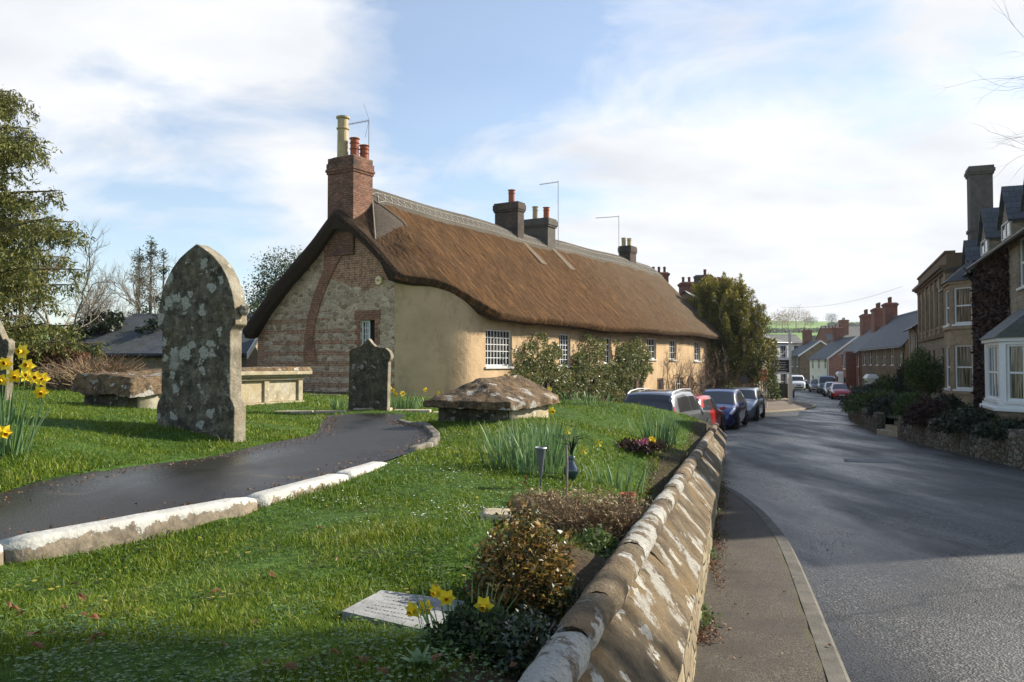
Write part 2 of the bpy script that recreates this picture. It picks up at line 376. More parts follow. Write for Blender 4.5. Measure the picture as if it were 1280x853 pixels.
# gable: local frame y runs across the gable (+ = left in the photo), z up
def _gable():
    m, n = newmat('flint_and_brick_gable'); o = n.coord(); x, y, z = n.sep(o)
    v = n.comb(n.math('ADD', x, y), z, 0)
    b = n.brick(v, (.42, .15, .075), (.54, .26, .14), (.60, .50, .36))
    bc = n.mix(n.ramp(n.noise(o, 7, 4), [(.46, 0), (.62, .65)]), b[0], (.15, .095, .065))
    od = n.vmath('ADD', o, n.vmath('MULTIPLY', n.noise(o, 6, 3, out=1), (.10, .10, .10)))
    vv = n.map(od, (1, 1, 1.7)); e = n.voro(vv, 4.6, 'DISTANCE_TO_EDGE'); k = n.sep(n.voro(vv, 4.6, out='Color'))[0]
    fl = n.ramp(k, [(0, (.32, .22, .14)), (.3, (.64, .46, .31)), (.6, (.80, .60, .43)), (.85, (.48, .32, .20)), (1, (.86, .69, .53))])
    fl = n.mix(n.ramp(n.noise(o, 22, 4), [(.3, .6), (.6, 0)]), fl, (.13, .10, .07))
    fe = n.ramp(e, [(0, 0), (.07, 1)]); fl = n.mix(fe, (.88, .65, .45), fl)
    wz = n.math('ADD', z, n.math('MULTIPLY', n.noise(o, 1.2, 2), .05))
    band = n.math('LESS_THAN', n.math('FRACT', n.math('DIVIDE', n.math('ADD', wz, 5.02), .365)), .42)
    band = n.math('MULTIPLY', band, n.math('LESS_THAN', z, n.math('ADD', 2.95, n.math('MULTIPLY', n.math('MULTIPLY', n.math('GREATER_THAN', y, .6), .45), 1))))
    band = n.math('MULTIPLY', band, n.math('GREATER_THAN', n.math('ADD', n.noise(n.map(o, (1, 1, 3)), 1.6, 3), n.math('MULTIPLY', n.math('LESS_THAN', z, 2.0), .12)), .44))
    band = n.math('MULTIPLY', band, n.math('MAXIMUM', n.math('GREATER_THAN', y, -1.35), n.math('LESS_THAN', z, 1.9)))
    quoin = n.math('MULTIPLY', n.math('GREATER_THAN', y, n.math('ADD', 3.45, n.math('MULTIPLY', n.math('GREATER_THAN', n.math('FRACT', n.math('DIVIDE', z, .3)), .5), .22))), 1)
    nsy = n.math('MULTIPLY', n.math('SUBTRACT', n.noise(o, 2.5, 3), .5), .7)
    top = n.math('MULTIPLY', n.math('GREATER_THAN', n.math('ADD', z, n.math('MULTIPLY', nsy, .8)), n.math('ADD', 3.95, n.math('MULTIPLY', n.math('ABSOLUTE', n.math('ADD', y, 1.1)), .35))), n.math('LESS_THAN', y, .5))
    mk = n.math('MAXIMUM', n.math('MAXIMUM', band, quoin), top)
    c = n.mix(mk, fl, bc)
    c = n.mix(n.ramp(n.noise(o, .9, 5), [(.45, 0), (.75, .45)]), c, (.20, .16, .11))
    hb = n.math('ADD', n.math('MULTIPLY', b[1], -.8), .8); hf = n.ramp(e, [(0, 0), (.16, 1)])
    hh = n.N.new('ShaderNodeMix'); n._in(hh.inputs[0], mk); n._in(hh.inputs[2], hf); n._in(hh.inputs[3], hb)
    n.bsdf(c, .93, n.bump(n.math('ADD', hh.outputs[0], n.math('MULTIPLY', n.noise(o, 40, 4), .5)), .9, .03), .2); return m
M['gable'] = _gable()
def _render():
    m, n = newmat('cream_limewash_render'); o = n.coord()
    c = n.mix(n.ramp(n.noise(o, 1.1, 6, .6), [(.35, 0), (.7, 1)]), (.64, .45, .26), (.50, .35, .20))
    c = n.mix(n.ramp(n.noise(n.map(o, (1, 1, .6)), 1.5, 7, .7), [(.50, 0), (.70, .6)]), c, (.25, .19, .11))
    c = n.mix(n.ramp(n.noise(o, 14, 5), [(.6, 0), (.75, .5)]), c, (.56, .46, .29))
    n.bsdf(c, .9, n.bump(n.math('ADD', n.noise(o, 7, 5), n.math('MULTIPLY', n.noise(o, 45, 4), .35)), .6, .03), .15); return m
M['render'] = _render()

M['headstone'] = m_stone('lichened_headstone', (.19, .165, .12), (.042, .036, .026), (.42, .40, .34), 8.5, (.575, .63), blotch=.60, warm=(.14, .11, .06), bump=.8, mott=True)
M['headstone2'] = m_stone('mossy_headstone', (.125, .105, .07), (.035, .03, .02), (.30, .29, .24), 9, (.62, .70), blotch=.34, warm=(.10, .078, .035), bump=.8, mott=True)
M['ashlar'] = m_stone('pale_tomb_stone', (.48, .42, .30), (.30, .25, .165), (.60, .57, .48), 8, (.58, .7), bump=.35, warm=(.42, .33, .19), blotch=.25)
M['tombtop'] = m_stone('brown_lichened_slab', (.20, .135, .075), (.06, .043, .027), (.50, .47, .41), 4.0, (.585, .62), blotch=.42, warm=(.25, .15, .065), stretch=(1, 1, 2.0), bump=1.0, mott=True)
M['cope'] = m_stone('wall_coping_stone', (.21, .155, .09), (.075, .055, .033), (.52, .49, .42), 4.2, (.575, .605), blotch=.36, warm=(.25, .165, .075), stretch=(1.5, 1.0, 1.3), bump=1.0)
M['roll'] = m_stone('wall_roll_stone', (.20, .15, .09), (.08, .06, .036), (.62, .59, .52), 3.4, (.47, .515), blotch=.42, warm=(.22, .15, .08), stretch=(1.2, 1.3, 1.2), bump=1.0)
M['roll_far'] = m_stone('bare_wall_roll_stone', (.22, .16, .095), (.09, .067, .04), (.52, .48, .41), 5, (.57, .62), blotch=.36, warm=(.24, .16, .085), stretch=(1.2, 1.5, 1.2), bump=.9)
M['slab'] = m_stone('flat_grave_slab', (.31, .31, .30), (.20, .20, .19), (.42, .42, .40), 9, (.62, .7), bump=.3, blotch=.2)
M['wallstone'] = m_rubble('churchyard_wall_stone', [(.22, .17, .10), (.34, .27, .16), (.42, .35, .23), (.27, .2, .12)], (.27, .22, .14), 3.0, (1, 1, 2.3), .05)
M['flintwall'] = m_rubble('garden_rubble_wall', [(.10, .09, .065), (.24, .21, .15), (.34, .30, .22), (.15, .13, .09), (.28, .20, .12)], (.05, .045, .03), 5.5, (1, 1, 1.5), .10, 1.2)
def _kerb():
    m, n = newmat('whitewashed_kerb'); o = n.coord(); g = n.N.new('ShaderNodeNewGeometry'); z = n.attr('tint')
    base = n.ramp(n.noise(o, 12, 6, .65), [(.3, (.13, .105, .075)), (.7, (.30, .24, .17))])
    wt = n.ramp(n.noise(o, 3, 4), [(.3, (.40, .385, .34)), (.7, (.56, .545, .50))])
    wt = n.mix(n.ramp(n.noise(o, 18, 5, .7), [(.54, 0), (.66, .6)]), wt, (.36, .32, .25))
    f = n.math('GREATER_THAN', n.math('ADD', z, n.math('MULTIPLY', n.math('SUBTRACT', n.noise(o, 8, 8, .75), .5), 2.6)), .60)
    c = n.mix(f, base, wt)
    n.bsdf(c, .85, n.bump(n.math('ADD', n.noise(o, 25, 5), n.math('MULTIPLY', f, .5)), .6, .015), .25); return m
M['kerb_white'] = _kerb()
M['kerb_grey'] = m_stone('kerb_stone', (.24, .21, .16), (.11, .095, .07), (.34, .33, .28), 9, (.6, .7), bump=.5)
def _path():
    m, n = newmat('damp_tarmac_path'); o = n.coord()
    sp = n.noise(o, 190, 3, .7)
    c = n.ramp(sp, [(.3, (.011, .010, .009)), (.6, (.024, .022, .020)), (.8, (.075, .072, .066))])
    wet = n.ramp(n.noise(n.map(o, (1, .55, 1)), 1.1, 5, .55), [(.38, 0), (.58, 1)])
    c = n.mix(n.math('MULTIPLY', wet, .25), c, (.06, .052, .04))
    c = n.mix(n.ramp(n.noise(n.map(o, (1, 3, 1), (2, 0, 0)), 1.6, 6, .6), [(.62, 0), (.75, .5)]), c, (.13, .10, .05))
    rg = n.ramp(wet, [(0, .27), (1, .55)])
    n.bsdf(c, rg, n.bump(n.voro(o, 110), .35, .006), .5); return m
M['path'] = _path()
def _road():
    m, n = newmat('damp_asphalt_road'); o = n.coord(); x, y, z = n.sep(o)
    ag = n.voro(o, 62, out='Color'); ak = n.sep(ag)[0]; 
    c = n.ramp(ak, [(0, (.017, .016, .014)), (.4, (.034, .032, .029)), (.8, (.066, .063, .057)), (1, (.16, .155, .14))])
    ln = n.noise(n.map(o, (1, .22, 1), rot=(0, 0, .33)), .75, 6, .6)
    c = n.mix(n.ramp(ln, [(.42, .8), (.54, 0)]), c, (.026, .024, .022))
    c = n.mix(n.ramp(ln, [(.58, 0), (.72, .6)]), c, (.10, .10, .10))
    pt = n.noise(o, .35, 4, .5)
    c = n.mix(n.ramp(pt, [(.55, 0), (.57, .6)]), c, (.030, .028, .026))
    cr = n.voro(n.vmath('ADD', o, n.vmath('MULTIPLY', n.noise(o, 1.5, 4, out=1), (.8, .8, 0))), .33, 'DISTANCE_TO_EDGE')
    c = n.mix(n.math('MULTIPLY', n.math('LESS_THAN', cr, .006), .8), c, (.012, .011, .010))
    rg = n.ramp(n.noise(n.map(o, (1, .22, 1), rot=(0, 0, .33)), .8, 6, .6), [(.38, .24), (.62, .62)])
    n.bsdf(c, rg, n.bump(n.math('ADD', n.voro(o, 62), n.math('MULTIPLY', n.noise(o, 8, 3), .3)), .6, .012), .5); return m
M['road'] = _road()
def _pave():
    m, n = newmat('gritty_pavement'); o = n.coord(); x, y, z = n.sep(o)
    c = n.ramp(n.noise(o, 90, 4, .75), [(.34, (.02, .017, .013)), (.52, (.078, .063, .046)), (.70, (.23, .19, .14))])
    c = n.mix(n.ramp(n.noise(o, 2.2, 7, .65), [(.42, 0), (.6, .7)]), c, (.05, .04, .03))
    e = n.attr('tint')
    c = n.mix(n.math('MULTIPLY', n.ramp(n.math('ADD', e, n.math('MULTIPLY', n.math('SUBTRACT', n.noise(o, 5, 6, .7), .5), 1.1)), [(.62, 0), (.85, .8)]), 1), c, n.mix(n.noise(o, 20, 3), (.055, .05, .02), (.13, .12, .035)))
    n.bsdf(c, .8, n.bump(n.noise(o, 110, 4), .7, .01), .35); return m
M['pave'] = _pave()
def _soil():
    m, n = newmat('turf_ground'); o = n.coord()
    g = n.ramp(n.noise(o, 16, 6, .65), [(.3, (.022, .045, .008)), (.55, (.06, .115, .018)), (.75, (.12, .18, .04))])
    s_ = n.ramp(n.noise(o, 30, 5), [(.3, (.035, .024, .015)), (.7, (.09, .06, .036))])
    f = n.math('MAXIMUM', n.attr('tint'), n.ramp(n.noise(o, 1.6, 5), [(.62, 0), (.72, .6)]))
    c = n.mix(f, g, s_); n.bsdf(c, .95, n.bump(n.noise(o, 40, 5), .8, .03), .15); return m
M['turf'] = _soil()
def _grass():
    m, n = newmat('grass_blades'); o = n.coord(); t = n.attr('tint')
    c = n.ramp(t, [(0, (.06, .10, .010)), (.35, (.13, .195, .014)), (.7, (.22, .285, .02)), (.9, (.33, .35, .05)), (1, (.42, .36, .15))])
    c = n.mix(n.ramp(n.noise(o, .9, 4), [(.35, .55), (.6, 0)]), c, (.06, .13, .014))
    c = n.mix(n.ramp(n.noise(o, 1.9, 4, .6), [(.58, 0), (.72, .55)]), c, (.22, .24, .03))
    n.bsdf(c, .5, None, .3, trans=.4); return m
M['grass'] = _grass()
def _field():
    m, n = newmat('countryside'); o = n.coord(); x, y, z = n.sep(o)
    c = n.ramp(n.noise(o, .012, 4), [(.35, (.14, .23, .05)), (.6, (.22, .33, .08)), (.75, (.30, .36, .14))])
    near = n.math('LESS_THAN', y, 190)
    c = n.mix(near, c, n.ramp(n.noise(o, .8, 5), [(.3, (.03, .05, .012)), (.7, (.07, .10, .025))]))
    c = n.mix(n.ramp(n.noise(o, .2, 5), [(.4, .3), (.6, 0)]), c, (.10, .14, .04))
    n.bsdf(c, .95, n.bump(n.noise(o, 3, 4), .3, .1), .1); return m
M['field'] = _field()
M['bark'] = m_plain('bark', (.16, .125, .085), .9, .5, 12, .8)
M['bark_grey'] = m_plain('pale_bark', (.30, .26, .20), .9, .4, 12, .6)
M['twig_brown'] = m_plain('dry_twigs', (.34, .24, .14), .9, .4, 12, .2)
M['vine'] = m_plain('vine_stems', (.22, .15, .10), .9, .4, 12, .5)
M['lf_conifer'] = m_leaf('golden_conifer_needles', [(0, (.03, .042, .012)), (.4, (.09, .105, .022)), (.75, (.17, .17, .035)), (1, (.28, .25, .06))], .25)
M['lf_dark'] = m_leaf('dark_evergreen', [(0, (.012, .022, .008)), (.5, (.035, .06, .018)), (1, (.09, .12, .035))], .2)
M['lf_mid'] = m_leaf('green_leaves', [(0, (.03, .055, .012)), (.5, (.075, .12, .03)), (1, (.17, .21, .07))], .3)
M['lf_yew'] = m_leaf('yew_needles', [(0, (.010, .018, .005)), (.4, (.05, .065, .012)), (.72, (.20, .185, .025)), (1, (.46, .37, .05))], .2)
M['lf_wallshrub'] = m_leaf('wall_shrub_leaves', [(0, (.035, .055, .015)), (.4, (.11, .145, .035)), (.7, (.22, .24, .08)), (.9, (.42, .38, .20)), (1, (.30, .17, .06))], .25, .4, .5)
M['lf_beech'] = m_leaf('dead_beech_leaves', [(0, (.08, .035, .02)), (.5, (.20, .09, .05)), (1, (.36, .20, .13))], .3)
M['lf_euon'] = m_leaf('golden_shrub_leaves', [(0, (.025, .03, .008)), (.4, (.09, .085, .018)), (.7, (.22, .13, .03)), (.9, (.40, .20, .05)), (1, (.60, .45, .14))], .3, .4, .5)
M['lf_dry'] = m_leaf('dry_heather', [(0, (.09, .06, .03)), (.5, (.26, .18, .09)), (1, (.50, .39, .22))], .25)
M['lf_ivy'] = m_leaf('ivy', [(0, (.008, .013, .005)), (.6, (.02, .034, .011)), (1, (.05, .07, .025))], .15, .4, .5)
M['lf_red'] = m_leaf('dormant_creeper', [(0, (.022, .013, .010)), (.5, (.05, .027, .02)), (1, (.10, .055, .035))], .15)
M['daff_leaf'] = m_leaf('daffodil_leaves', [(0, (.07, .14, .05)), (.5, (.13, .22, .085)), (1, (.24, .34, .15))], .35, .4, .4)
M['daff_petal'] = m_plain('yellow_petals', (.88, .68, .04), .5, .1, 8, .02)
M['daff_trumpet'] = m_plain('deep_yellow_trumpet', (.86, .52, .01), .5, .15, 8, .02)
M['dead_leaf'] = m_leaf('fallen_leaf', [(0, (.07, .032, .015)), (.5, (.17, .075, .03)), (1, (.28, .17, .085))], .2)
M['clover'] = m_leaf('broad_weeds', [(0, (.03, .07, .012)), (.6, (.07, .15, .025)), (1, (.16, .25, .07))], .25, .4, .4)
M['tyre'] = m_plain('tyre_rubber', (.018, .018, .019), .8, .2, 8, .1)
M['alloy'] = m_plain('alloy_wheel', (.42, .42, .44), .35, .1, 8, 0, metal=.7)
def m_paint(name, col, metal=.4):
    m, n = newmat(name); n.bsdf(col, .28, None, .5, metal, coat=1.0); return m
M['car_glass'] = m_paint('car_glass', (.010, .012, .015), 0)
M['lamp_clear'] = m_paint('headlight_lens', (.62, .64, .68), .3)
M['lamp_red'] = m_paint('tail_light_lens', (.35, .01, .01), 0)
M['plate'] = m_plain('number_plate_white', (.7, .7, .65), .5, .05, 8, 0)
M['plastic'] = m_plain('black_plastic', (.02, .02, .022), .55, .2, 8, .1)
# ================================================================ SETTING
rng = np.random.default_rng(7); random.seed(7)
def rd(Y):            # road level below the eye
    return np.interp(Y, [-12, 0, 15, 30, 50, 75, 110, 140, 200], [1.3, 1.70, 2.15, 2.55, 2.95, 3.25, 3.4, 3.45, 3.5])
def roadz(Y): return 1.6-rd(Y)
def ridge_d(Y): return .75+.039*Y       # churchyard wall ridge, below the eye
def wallx(Y): return -.49+.272*Y        # ridge line of the churchyard wall
# churchyard levels: (px, py, depth)
CT = [(430, 770, 3.1), (300, 853, 2.4), (0, 853, 2.4), (620, 800, 2.7), (0, 706, 3.85), (150, 680, 4.3), (300, 648, 4.9), (390, 616, 5.6), (465, 588, 6.5),
      (600, 650, 4.7), (620, 590, 6.6), (560, 560, 7.6), (700, 560, 8.0), (680, 680, 4.2), (740, 622, 6.0), (800, 570, 8.6), (840, 560, 10.4),
      (560, 527, 10.1), (680, 525, 10.2), (540, 514, 13.5), (650, 503, 17), (700, 502, 17.5), (750, 506, 17), (820, 514, 17), (868, 525, 17.2),
      (0, 600, 5.25), (20, 552, 6.0), (60, 575, 5.8), (200, 565, 7.2), (250, 541, 8.0), (150, 508, 12), (90, 507, 12), (200, 512, 12), (380, 508, 14), (300, 503, 14), (340, 520, 12),
      (461, 513, 13), (500, 515, 13.6), (400, 498, 27), (330, 498, 28), (60, 492, 16), (0, 500, 12), (0, 485, 20), (200, 488, 20)]
PTS = [tuple(at(*c)) for c in CT]
KERB = [(-3.9, 1.9), (-3.15, 2.9), (-2.44, 3.9), (-1.66, 5.0), (-1.13, 6.6), (-.80, 8.0), (-.88, 9.3), (-1.26, 10.5), (-1.58, 11.3)]
PATHL = [(-6.0, 1.6), (-4.35, 3.3), (-3.22, 5.05), (-2.62, 7), (-2.22, 8.9), (-2.45, 10.5), (-2.8, 12.4)]
PATHD = .81
def pathd(y): return float(np.interp(y, [3, 4, 5.2, 6.8, 9], [.865, .85, .83, .815, .80]))
for (x_, y_) in KERB[:8]: PTS.append((x_-.14, y_+.02, 1.6-pathd(y_)-.005))
for (x_, y_) in PATHL: PTS.append((x_, y_, 1.6-pathd(y_-1)+.02))
for y_, g in ((-2, .24), (1, .24), (3, .24), (5, .21), (8, .15), (12, .08), (16, .03), (20, .02)):
    PTS.append((wallx(y_)-.32, y_, 1.6-ridge_d(y_)-g))
for x_, y_, z_ in ((-9, -4, .95), (-3, -4, .62), (-14, 6, 1.2), (-16, 14, 1.15), (-25, 25, 1.15), (-14, 30, .7), (-40, 10, 1.3), (-45, 50, 1.0), (-12, 40, .55), (-6, 48, .5), (-20, 80, .6), (1, 22, .35), (-1.5, 25, .45), (3, 24, .2), (-2.9, 12.6, .80), (-1, 12.9, .79), (6, 40, .4), (10, 52, .4)):
    PTS.append((x_, y_, z_))
PTS = np.array(PTS)
def _phi(r2): return np.where(r2 > 1e-9, .5*r2*np.log(r2+1e-12), 0)
_n = len(PTS); _K = _phi(((PTS[:, None, :2]-PTS[None, :, :2])**2).sum(-1))+np.eye(_n)*.004
_A = np.zeros((_n+3, _n+3)); _A[:_n, :_n] = _K; _A[:_n, _n] = 1; _A[:_n, _n+1:] = PTS[:, :2]; _A[_n, :_n] = 1; _A[_n+1:, :_n] = PTS[:, :2].T
_W = np.linalg.solve(_A, np.concatenate([PTS[:, 2], np.zeros(3)]))
def gz(x, y):
    x = np.atleast_1d(np.asarray(x, float)); y = np.atleast_1d(np.asarray(y, float)); out = np.empty_like(x)
    for i in range(0, len(x), 20000):
        a, b = x[i:i+20000], y[i:i+20000]
        out[i:i+20000] = _phi((a[:, None]-PTS[:, 0])**2+(b[:, None]-PTS[:, 1])**2) @ _W[:_n]+_W[_n]+a*_W[_n+1]+b*_W[_n+2]
    return np.clip(out, -1.2, 1.4)
def g1(x, y): return float(gz(x, y)[0])
def inpoly(x, y, P):
    r = np.zeros(x.shape, bool); j = len(P)-1
    for i in range(len(P)):
        xi, yi = P[i]; xj, yj = P[j]
        r ^= ((yi > y) != (yj > y)) & (x < (xj-xi)*(y-yi)/(yj-yi+1e-12)+xi); j = i
    return r
def segdist(x, y, L):
    dmin = np.full(x.shape, 1e9)
    for (ax, ay), (bx, by) in zip(L[:-1], L[1:]):
        vx, vy = bx-ax, by-ay; t = np.clip(((x-ax)*vx+(y-ay)*vy)/(vx*vx+vy*vy), 0, 1)
        dmin = np.minimum(dmin, np.hypot(x-ax-t*vx, y-ay-t*vy))
    return dmin
def smoothline(P, k=8):
    out = []
    for i in range(len(P)-1):
        p0 = P[max(i-1, 0)]; p1 = P[i]; p2 = P[i+1]; p3 = P[min(i+2, len(P)-1)]
        for j in range(k):
            t = j/k; out.append(tuple(.5*((2*b)+(-a+c)*t+(2*a-5*b+4*c-d_)*t*t+(-a+3*b-3*c+d_)*t**3) for a, b, c, d_ in zip(p0, p1, p2, p3)))
    return out+[tuple(P[-1])]
KL = smoothline(KERB, 6); PL = smoothline(PATHL, 6)
PATHPOLY = KL+[(-1.35, 12.5)]+PL[::-1]
def xr(Y):            # right edge of the churchyard ground
    return np.where(Y < 20.6, wallx(Y)-.12, np.where(Y < 26, np.interp(Y, [20.6, 26], [wallx(20.6)-.12, -3.2]), np.where(Y < 27.2, -4.6, -5.2+.622*(Y-27.2))))

# --- countryside sheet reaching the horizon
def terr(x, y):
    base = np.where(y < 150, roadz(np.minimum(y, 200))-.12, -2.0)
    left = 1/(1+np.exp((x-(-12+.55*np.maximum(y-26, 0)))/2.0)); base = base+left*np.where(y > 20, 1.2, .2)*np.clip((y-16)/8, 0, 1)
    hill = 46*np.clip((y-230)/620, 0, 1)**1.15 + 3*np.sin(x/170+1)*np.clip((y-250)/300, 0, 1)
    return base+hill
ys = np.concatenate([np.arange(-40, 60, 2.5), np.arange(60, 220, 10), np.arange(220, 900, 20), np.linspace(900, 7000, 14)])
us = np.linspace(-1, 1, 90)
V = []
for yy in ys:
    wd = 120+1.6*max(yy, 0); X = us*wd+.3*max(yy, 0); V.append(np.stack([X, np.full_like(X, yy), terr(X, np.full_like(X, yy))], 1))
V = np.concatenate(V); nx, ny = len(us), len(ys)
ii = np.arange((ny-1)*(nx-1)); r_, c_ = ii//(nx-1), ii % (nx-1); a = r_*nx+c_
tag(fast('ground', V, np.stack([a, a+1, a+nx+1, a+nx], 1), M['field'], smooth=True), kind='structure')

# --- churchyard turf
ys = np.concatenate([np.arange(-3, 15, .15), np.arange(15, 27.2, .3), np.arange(27.2, 80, 2.5)])
us = np.concatenate([np.linspace(0, 1, 100)**1.0]); us = 1-np.linspace(1, 0, 130)**2.2     # dense towards the wall
V = []
for yy in ys:
    r0 = float(xr(np.array(yy))); l0 = -60; X = l0+(r0-l0)*us; X = np.minimum(X, r0); V.append(np.stack([X, np.full_like(X, yy), gz(X, np.full_like(X, yy))], 1))
V = np.concatenate(V); nx, ny = len(us), len(ys)
sink = inpoly(V[:, 0], V[:, 1], PATHPOLY); V[sink, 2] -= .05
wd_ = V[:, 0]-(wallx(V[:, 1])-.3)
V[:, 2] += np.array([noise.noise(Vector((p[0]*1.3, p[1]*1.3, 0)))*.03+noise.noise(Vector((p[0]*4, p[1]*4, 3)))*.012 for p in V])*(~sink)
soil = np.clip((wd_+.16)/.16, 0, 1)*.9
soil = np.maximum(soil, np.clip(1.3-np.hypot((V[:, 0]-.05)/.5, (V[:, 1]-2.3)/.4), 0, 1))
soil = np.maximum(soil, np.clip(1.3-np.hypot((V[:, 0]-.30)/.35, (V[:, 1]-3.7)/1.3), 0, 1))
ii = np.arange((ny-1)*(nx-1)); r_, c_ = ii//(nx-1), ii % (nx-1); a = r_*nx+c_
F4 = np.stack([a, a+1, a+nx+1, a+nx], 1)
nV = len(V); ed = np.arange(ny)*nx+nx-1; sk = V[ed].copy(); sk[:, 2] = -2.6
V = np.concatenate([V, sk]); q = np.arange(ny-1)
F4 = np.concatenate([F4, np.stack([ed[:-1], nV+q, nV+q+1, ed[1:]], 1)])
tag(fast('churchyard_lawn_ground', V, F4, M['turf'], smooth=True, tint=np.concatenate([soil, np.ones(ny)])), kind='structure')

# --- tarmac path
rows = []
k_ = 60
def resample(L, k):
    L = np.array(L); s = np.concatenate([[0], np.cumsum(np.hypot(*np.diff(L, axis=0).T))]); t = np.linspace(0, s[-1], k); return np.stack([np.interp(t, s, L[:, 0]), np.interp(t, s, L[:, 1])], 1)
RL = resample(KL+[(-1.62, 12.5)], k_); LL = resample(PL+[(-2.85, 12.6)], k_)
V = []
for i in range(k_):
    for j in range(13):
        t = j/12; p = LL[i]*(1-t)+RL[i]*t; V.append((p[0], p[1], 1.6-pathd(p[1])+.02*math.sin(math.pi*t)+.004*noise.noise(Vector((p[0]*2, p[1]*2, 0)))))
V = np.array(V); g_ = gz(V[:, 0], V[:, 1]); V[:, 2] = .35*V[:, 2]+.65*(g_+.012+.02*0)
ii = np.arange((k_-1)*12); a = (ii//12)*13+ii % 12
PATHV = V.copy()
tag(fast('footpath', V, np.stack([a, a+1, a+14, a+13], 1), M['path'], smooth=True), kind='structure')
def pathz(x, y):
    d2 = (PATHV[:, 0]-x)**2+(PATHV[:, 1]-y)**2; return float(PATHV[d2.argmin(), 2])

# --- kerbs of the path
def kerbstone(p0, p1, w0, h0, base, name, mat, group, label, nrm_in, depth=.16):
    """one kerb stone with a rounded top, tint runs 0 at its foot to 1 at its top"""
    p0 = Vector((*p0, 0)); p1 = Vector((*p1, 0)); d_ = (p1-p0).normalized(); nn = Vector((d_.y, -d_.x, 0))   # towards the camera side
    prof = [(-w0*.5, -.12), (-w0*.5, h0*.7), (-w0*.46, h0*.96), (-w0*.34, h0*1.0), (w0*.28, h0*1.0), (w0*.46, h0*.93), (w0*.51, h0*.7), (w0*.53, h0*.25), (w0*.55, -.14)]
    V = []; T = []; L = (p1-p0).length; nseg = 10; sd_ = random.random()*50
    for i in range(nseg+1):
        t = i/nseg; e = .012 if i in (0, nseg) else 0; t2 = min(max(t, .006/L), 1-.006/L)
        for (o_, h_) in prof:
            q_ = p0+d_*(L*t2)+nn*(o_*(1-e*4)); z_ = base(q_.x, q_.y) if callable(base) else base
            jit = noise.noise(Vector((q_.x*6, q_.y*6, o_*9+sd_)))*.006
            V.append((q_.x+nn.x*jit, q_.y+nn.y*jit, z_+h_+jit*.7-e)); T.append(max(0, h_/h0) if o_ > -.45*w0 else 1)
    k = len(prof); Fs = [(i*k+j, (i+1)*k+j, (i+1)*k+j+1, i*k+j+1) for i in range(nseg) for j in range(k-1)]+[list(range(k)), [nseg*k+j for j in range(k)][::-1]]
    o = fast(name, np.array(V), Fs, mat, tint=T, smooth=True); tag(o, label, 'kerb stone', group); return o
A_ = np.array(KERB, float)
RK = np.array(KL); s_ = np.concatenate([[0], np.cumsum(np.hypot(*np.diff(RK, axis=0).T))])
def along(s): return (np.interp(s, s_, RK[:, 0]), np.interp(s, s_, RK[:, 1]))
s0 = s_[KL.index(min(KL, key=lambda p: abs(p[0]+2.20)+abs(p[1]-4.22)))]
cuts = [0, s0-2.2, s0-1.35, s0-.42, s0+1.03, s0+2.1, s0+2.8]
KLAB = ['whitewashed kerb stone outside the corner of the photo beside the path', 'grey stained kerb stone behind the left edge of the path', 'short grey and white kerb stone at the bottom left edge of the path', 'whitewashed kerb stone with dark mortar patches, left of the long one', 'longest whitewashed kerb stone, its lower half stripped to brown', 'whitewashed kerb stone ending in the grass at the path bend']
pzk = lambda x, y: 1.6-PATHD-.02
for i in range(1, len(cuts)-1):
    if cuts[i] < 0: continue
    kerbstone(along(cuts[i]+.002), along(cuts[i+1]-.002), .14, .10, lambda x, y: 1.6-pathd(y)-.085, 'path_kerb_stone', M['kerb_white'], 'white kerb stones along the path', KLAB[i], None)
ends = [7.4, 8.0, 8.55, 9.1, 9.9, 10.6, 11.2]; ys_ = RK[:, 1]
elab = ['low grey kerb stone half buried in grass at the path bend', 'curved grey kerb stone at the outermost point of the path bend', 'grey kerb stone just above the bend of the path', 'long pale kerb stone along the far right side of the path', 'mossy kerb stone near the slab tomb', 'last sunken kerb stone before the slab tomb']
for i in range(len(ends)-1):
    j = [float(np.interp(e, ys_, s_)) for e in (ends[i], ends[i+1])]
    kerbstone(along(j[0]+.01), along(j[1]-.01), .085, .045, lambda x, y: g1(x, y), 'path_kerb_stone', M['kerb_grey'], 'grey kerb stones at the path bend', elab[i], None)
LK = np.array(PL); sl = np.concatenate([[0], np.cumsum(np.hypot(*np.diff(LK, axis=0).T))])
for i, (a_, b_) in enumerate(((4.3, 5.0), (5.02, 5.5), (5.52, 6.1))):
    j = [float(np.interp(e, LK[:, 1], sl)) for e in (a_, b_)]
    pt = [(np.interp(q_, sl, LK[:, 0])-.03, np.interp(q_, sl, LK[:, 1])) for q_ in j]
    kerbstone(pt[0], pt[1], .05, .025, lambda x, y: 1.6-pathd(y-.8)+.005, 'edging_stone', M['kerb_grey'], 'sunken edging stones left of the path',
              ('pale sunken edging stone at the left frame edge', 'sunken edging stone under the left lawn bank', 'edging stone vanishing into the left lawn')[i], None)
# pale stone threshold strip across the far end of the path
for i in range(5):
    mb = MB(); x0 = -3.75+i*.62; y0 = 12.85+.05*i; z0 = g1(x0+.3, y0+.1)
    mb.box(x0, y0, z0-.05, x0+.59, y0+.26, z0+.035); o = mb.build('edging_slab', M['ashlar'], bevel=.012)
    tag(o, ('leftmost', 'second', 'middle', 'fourth', 'rightmost')[i]+' flat pale edging slab across the far end of the path', 'edging slab', 'pale slabs at the far end of the path')

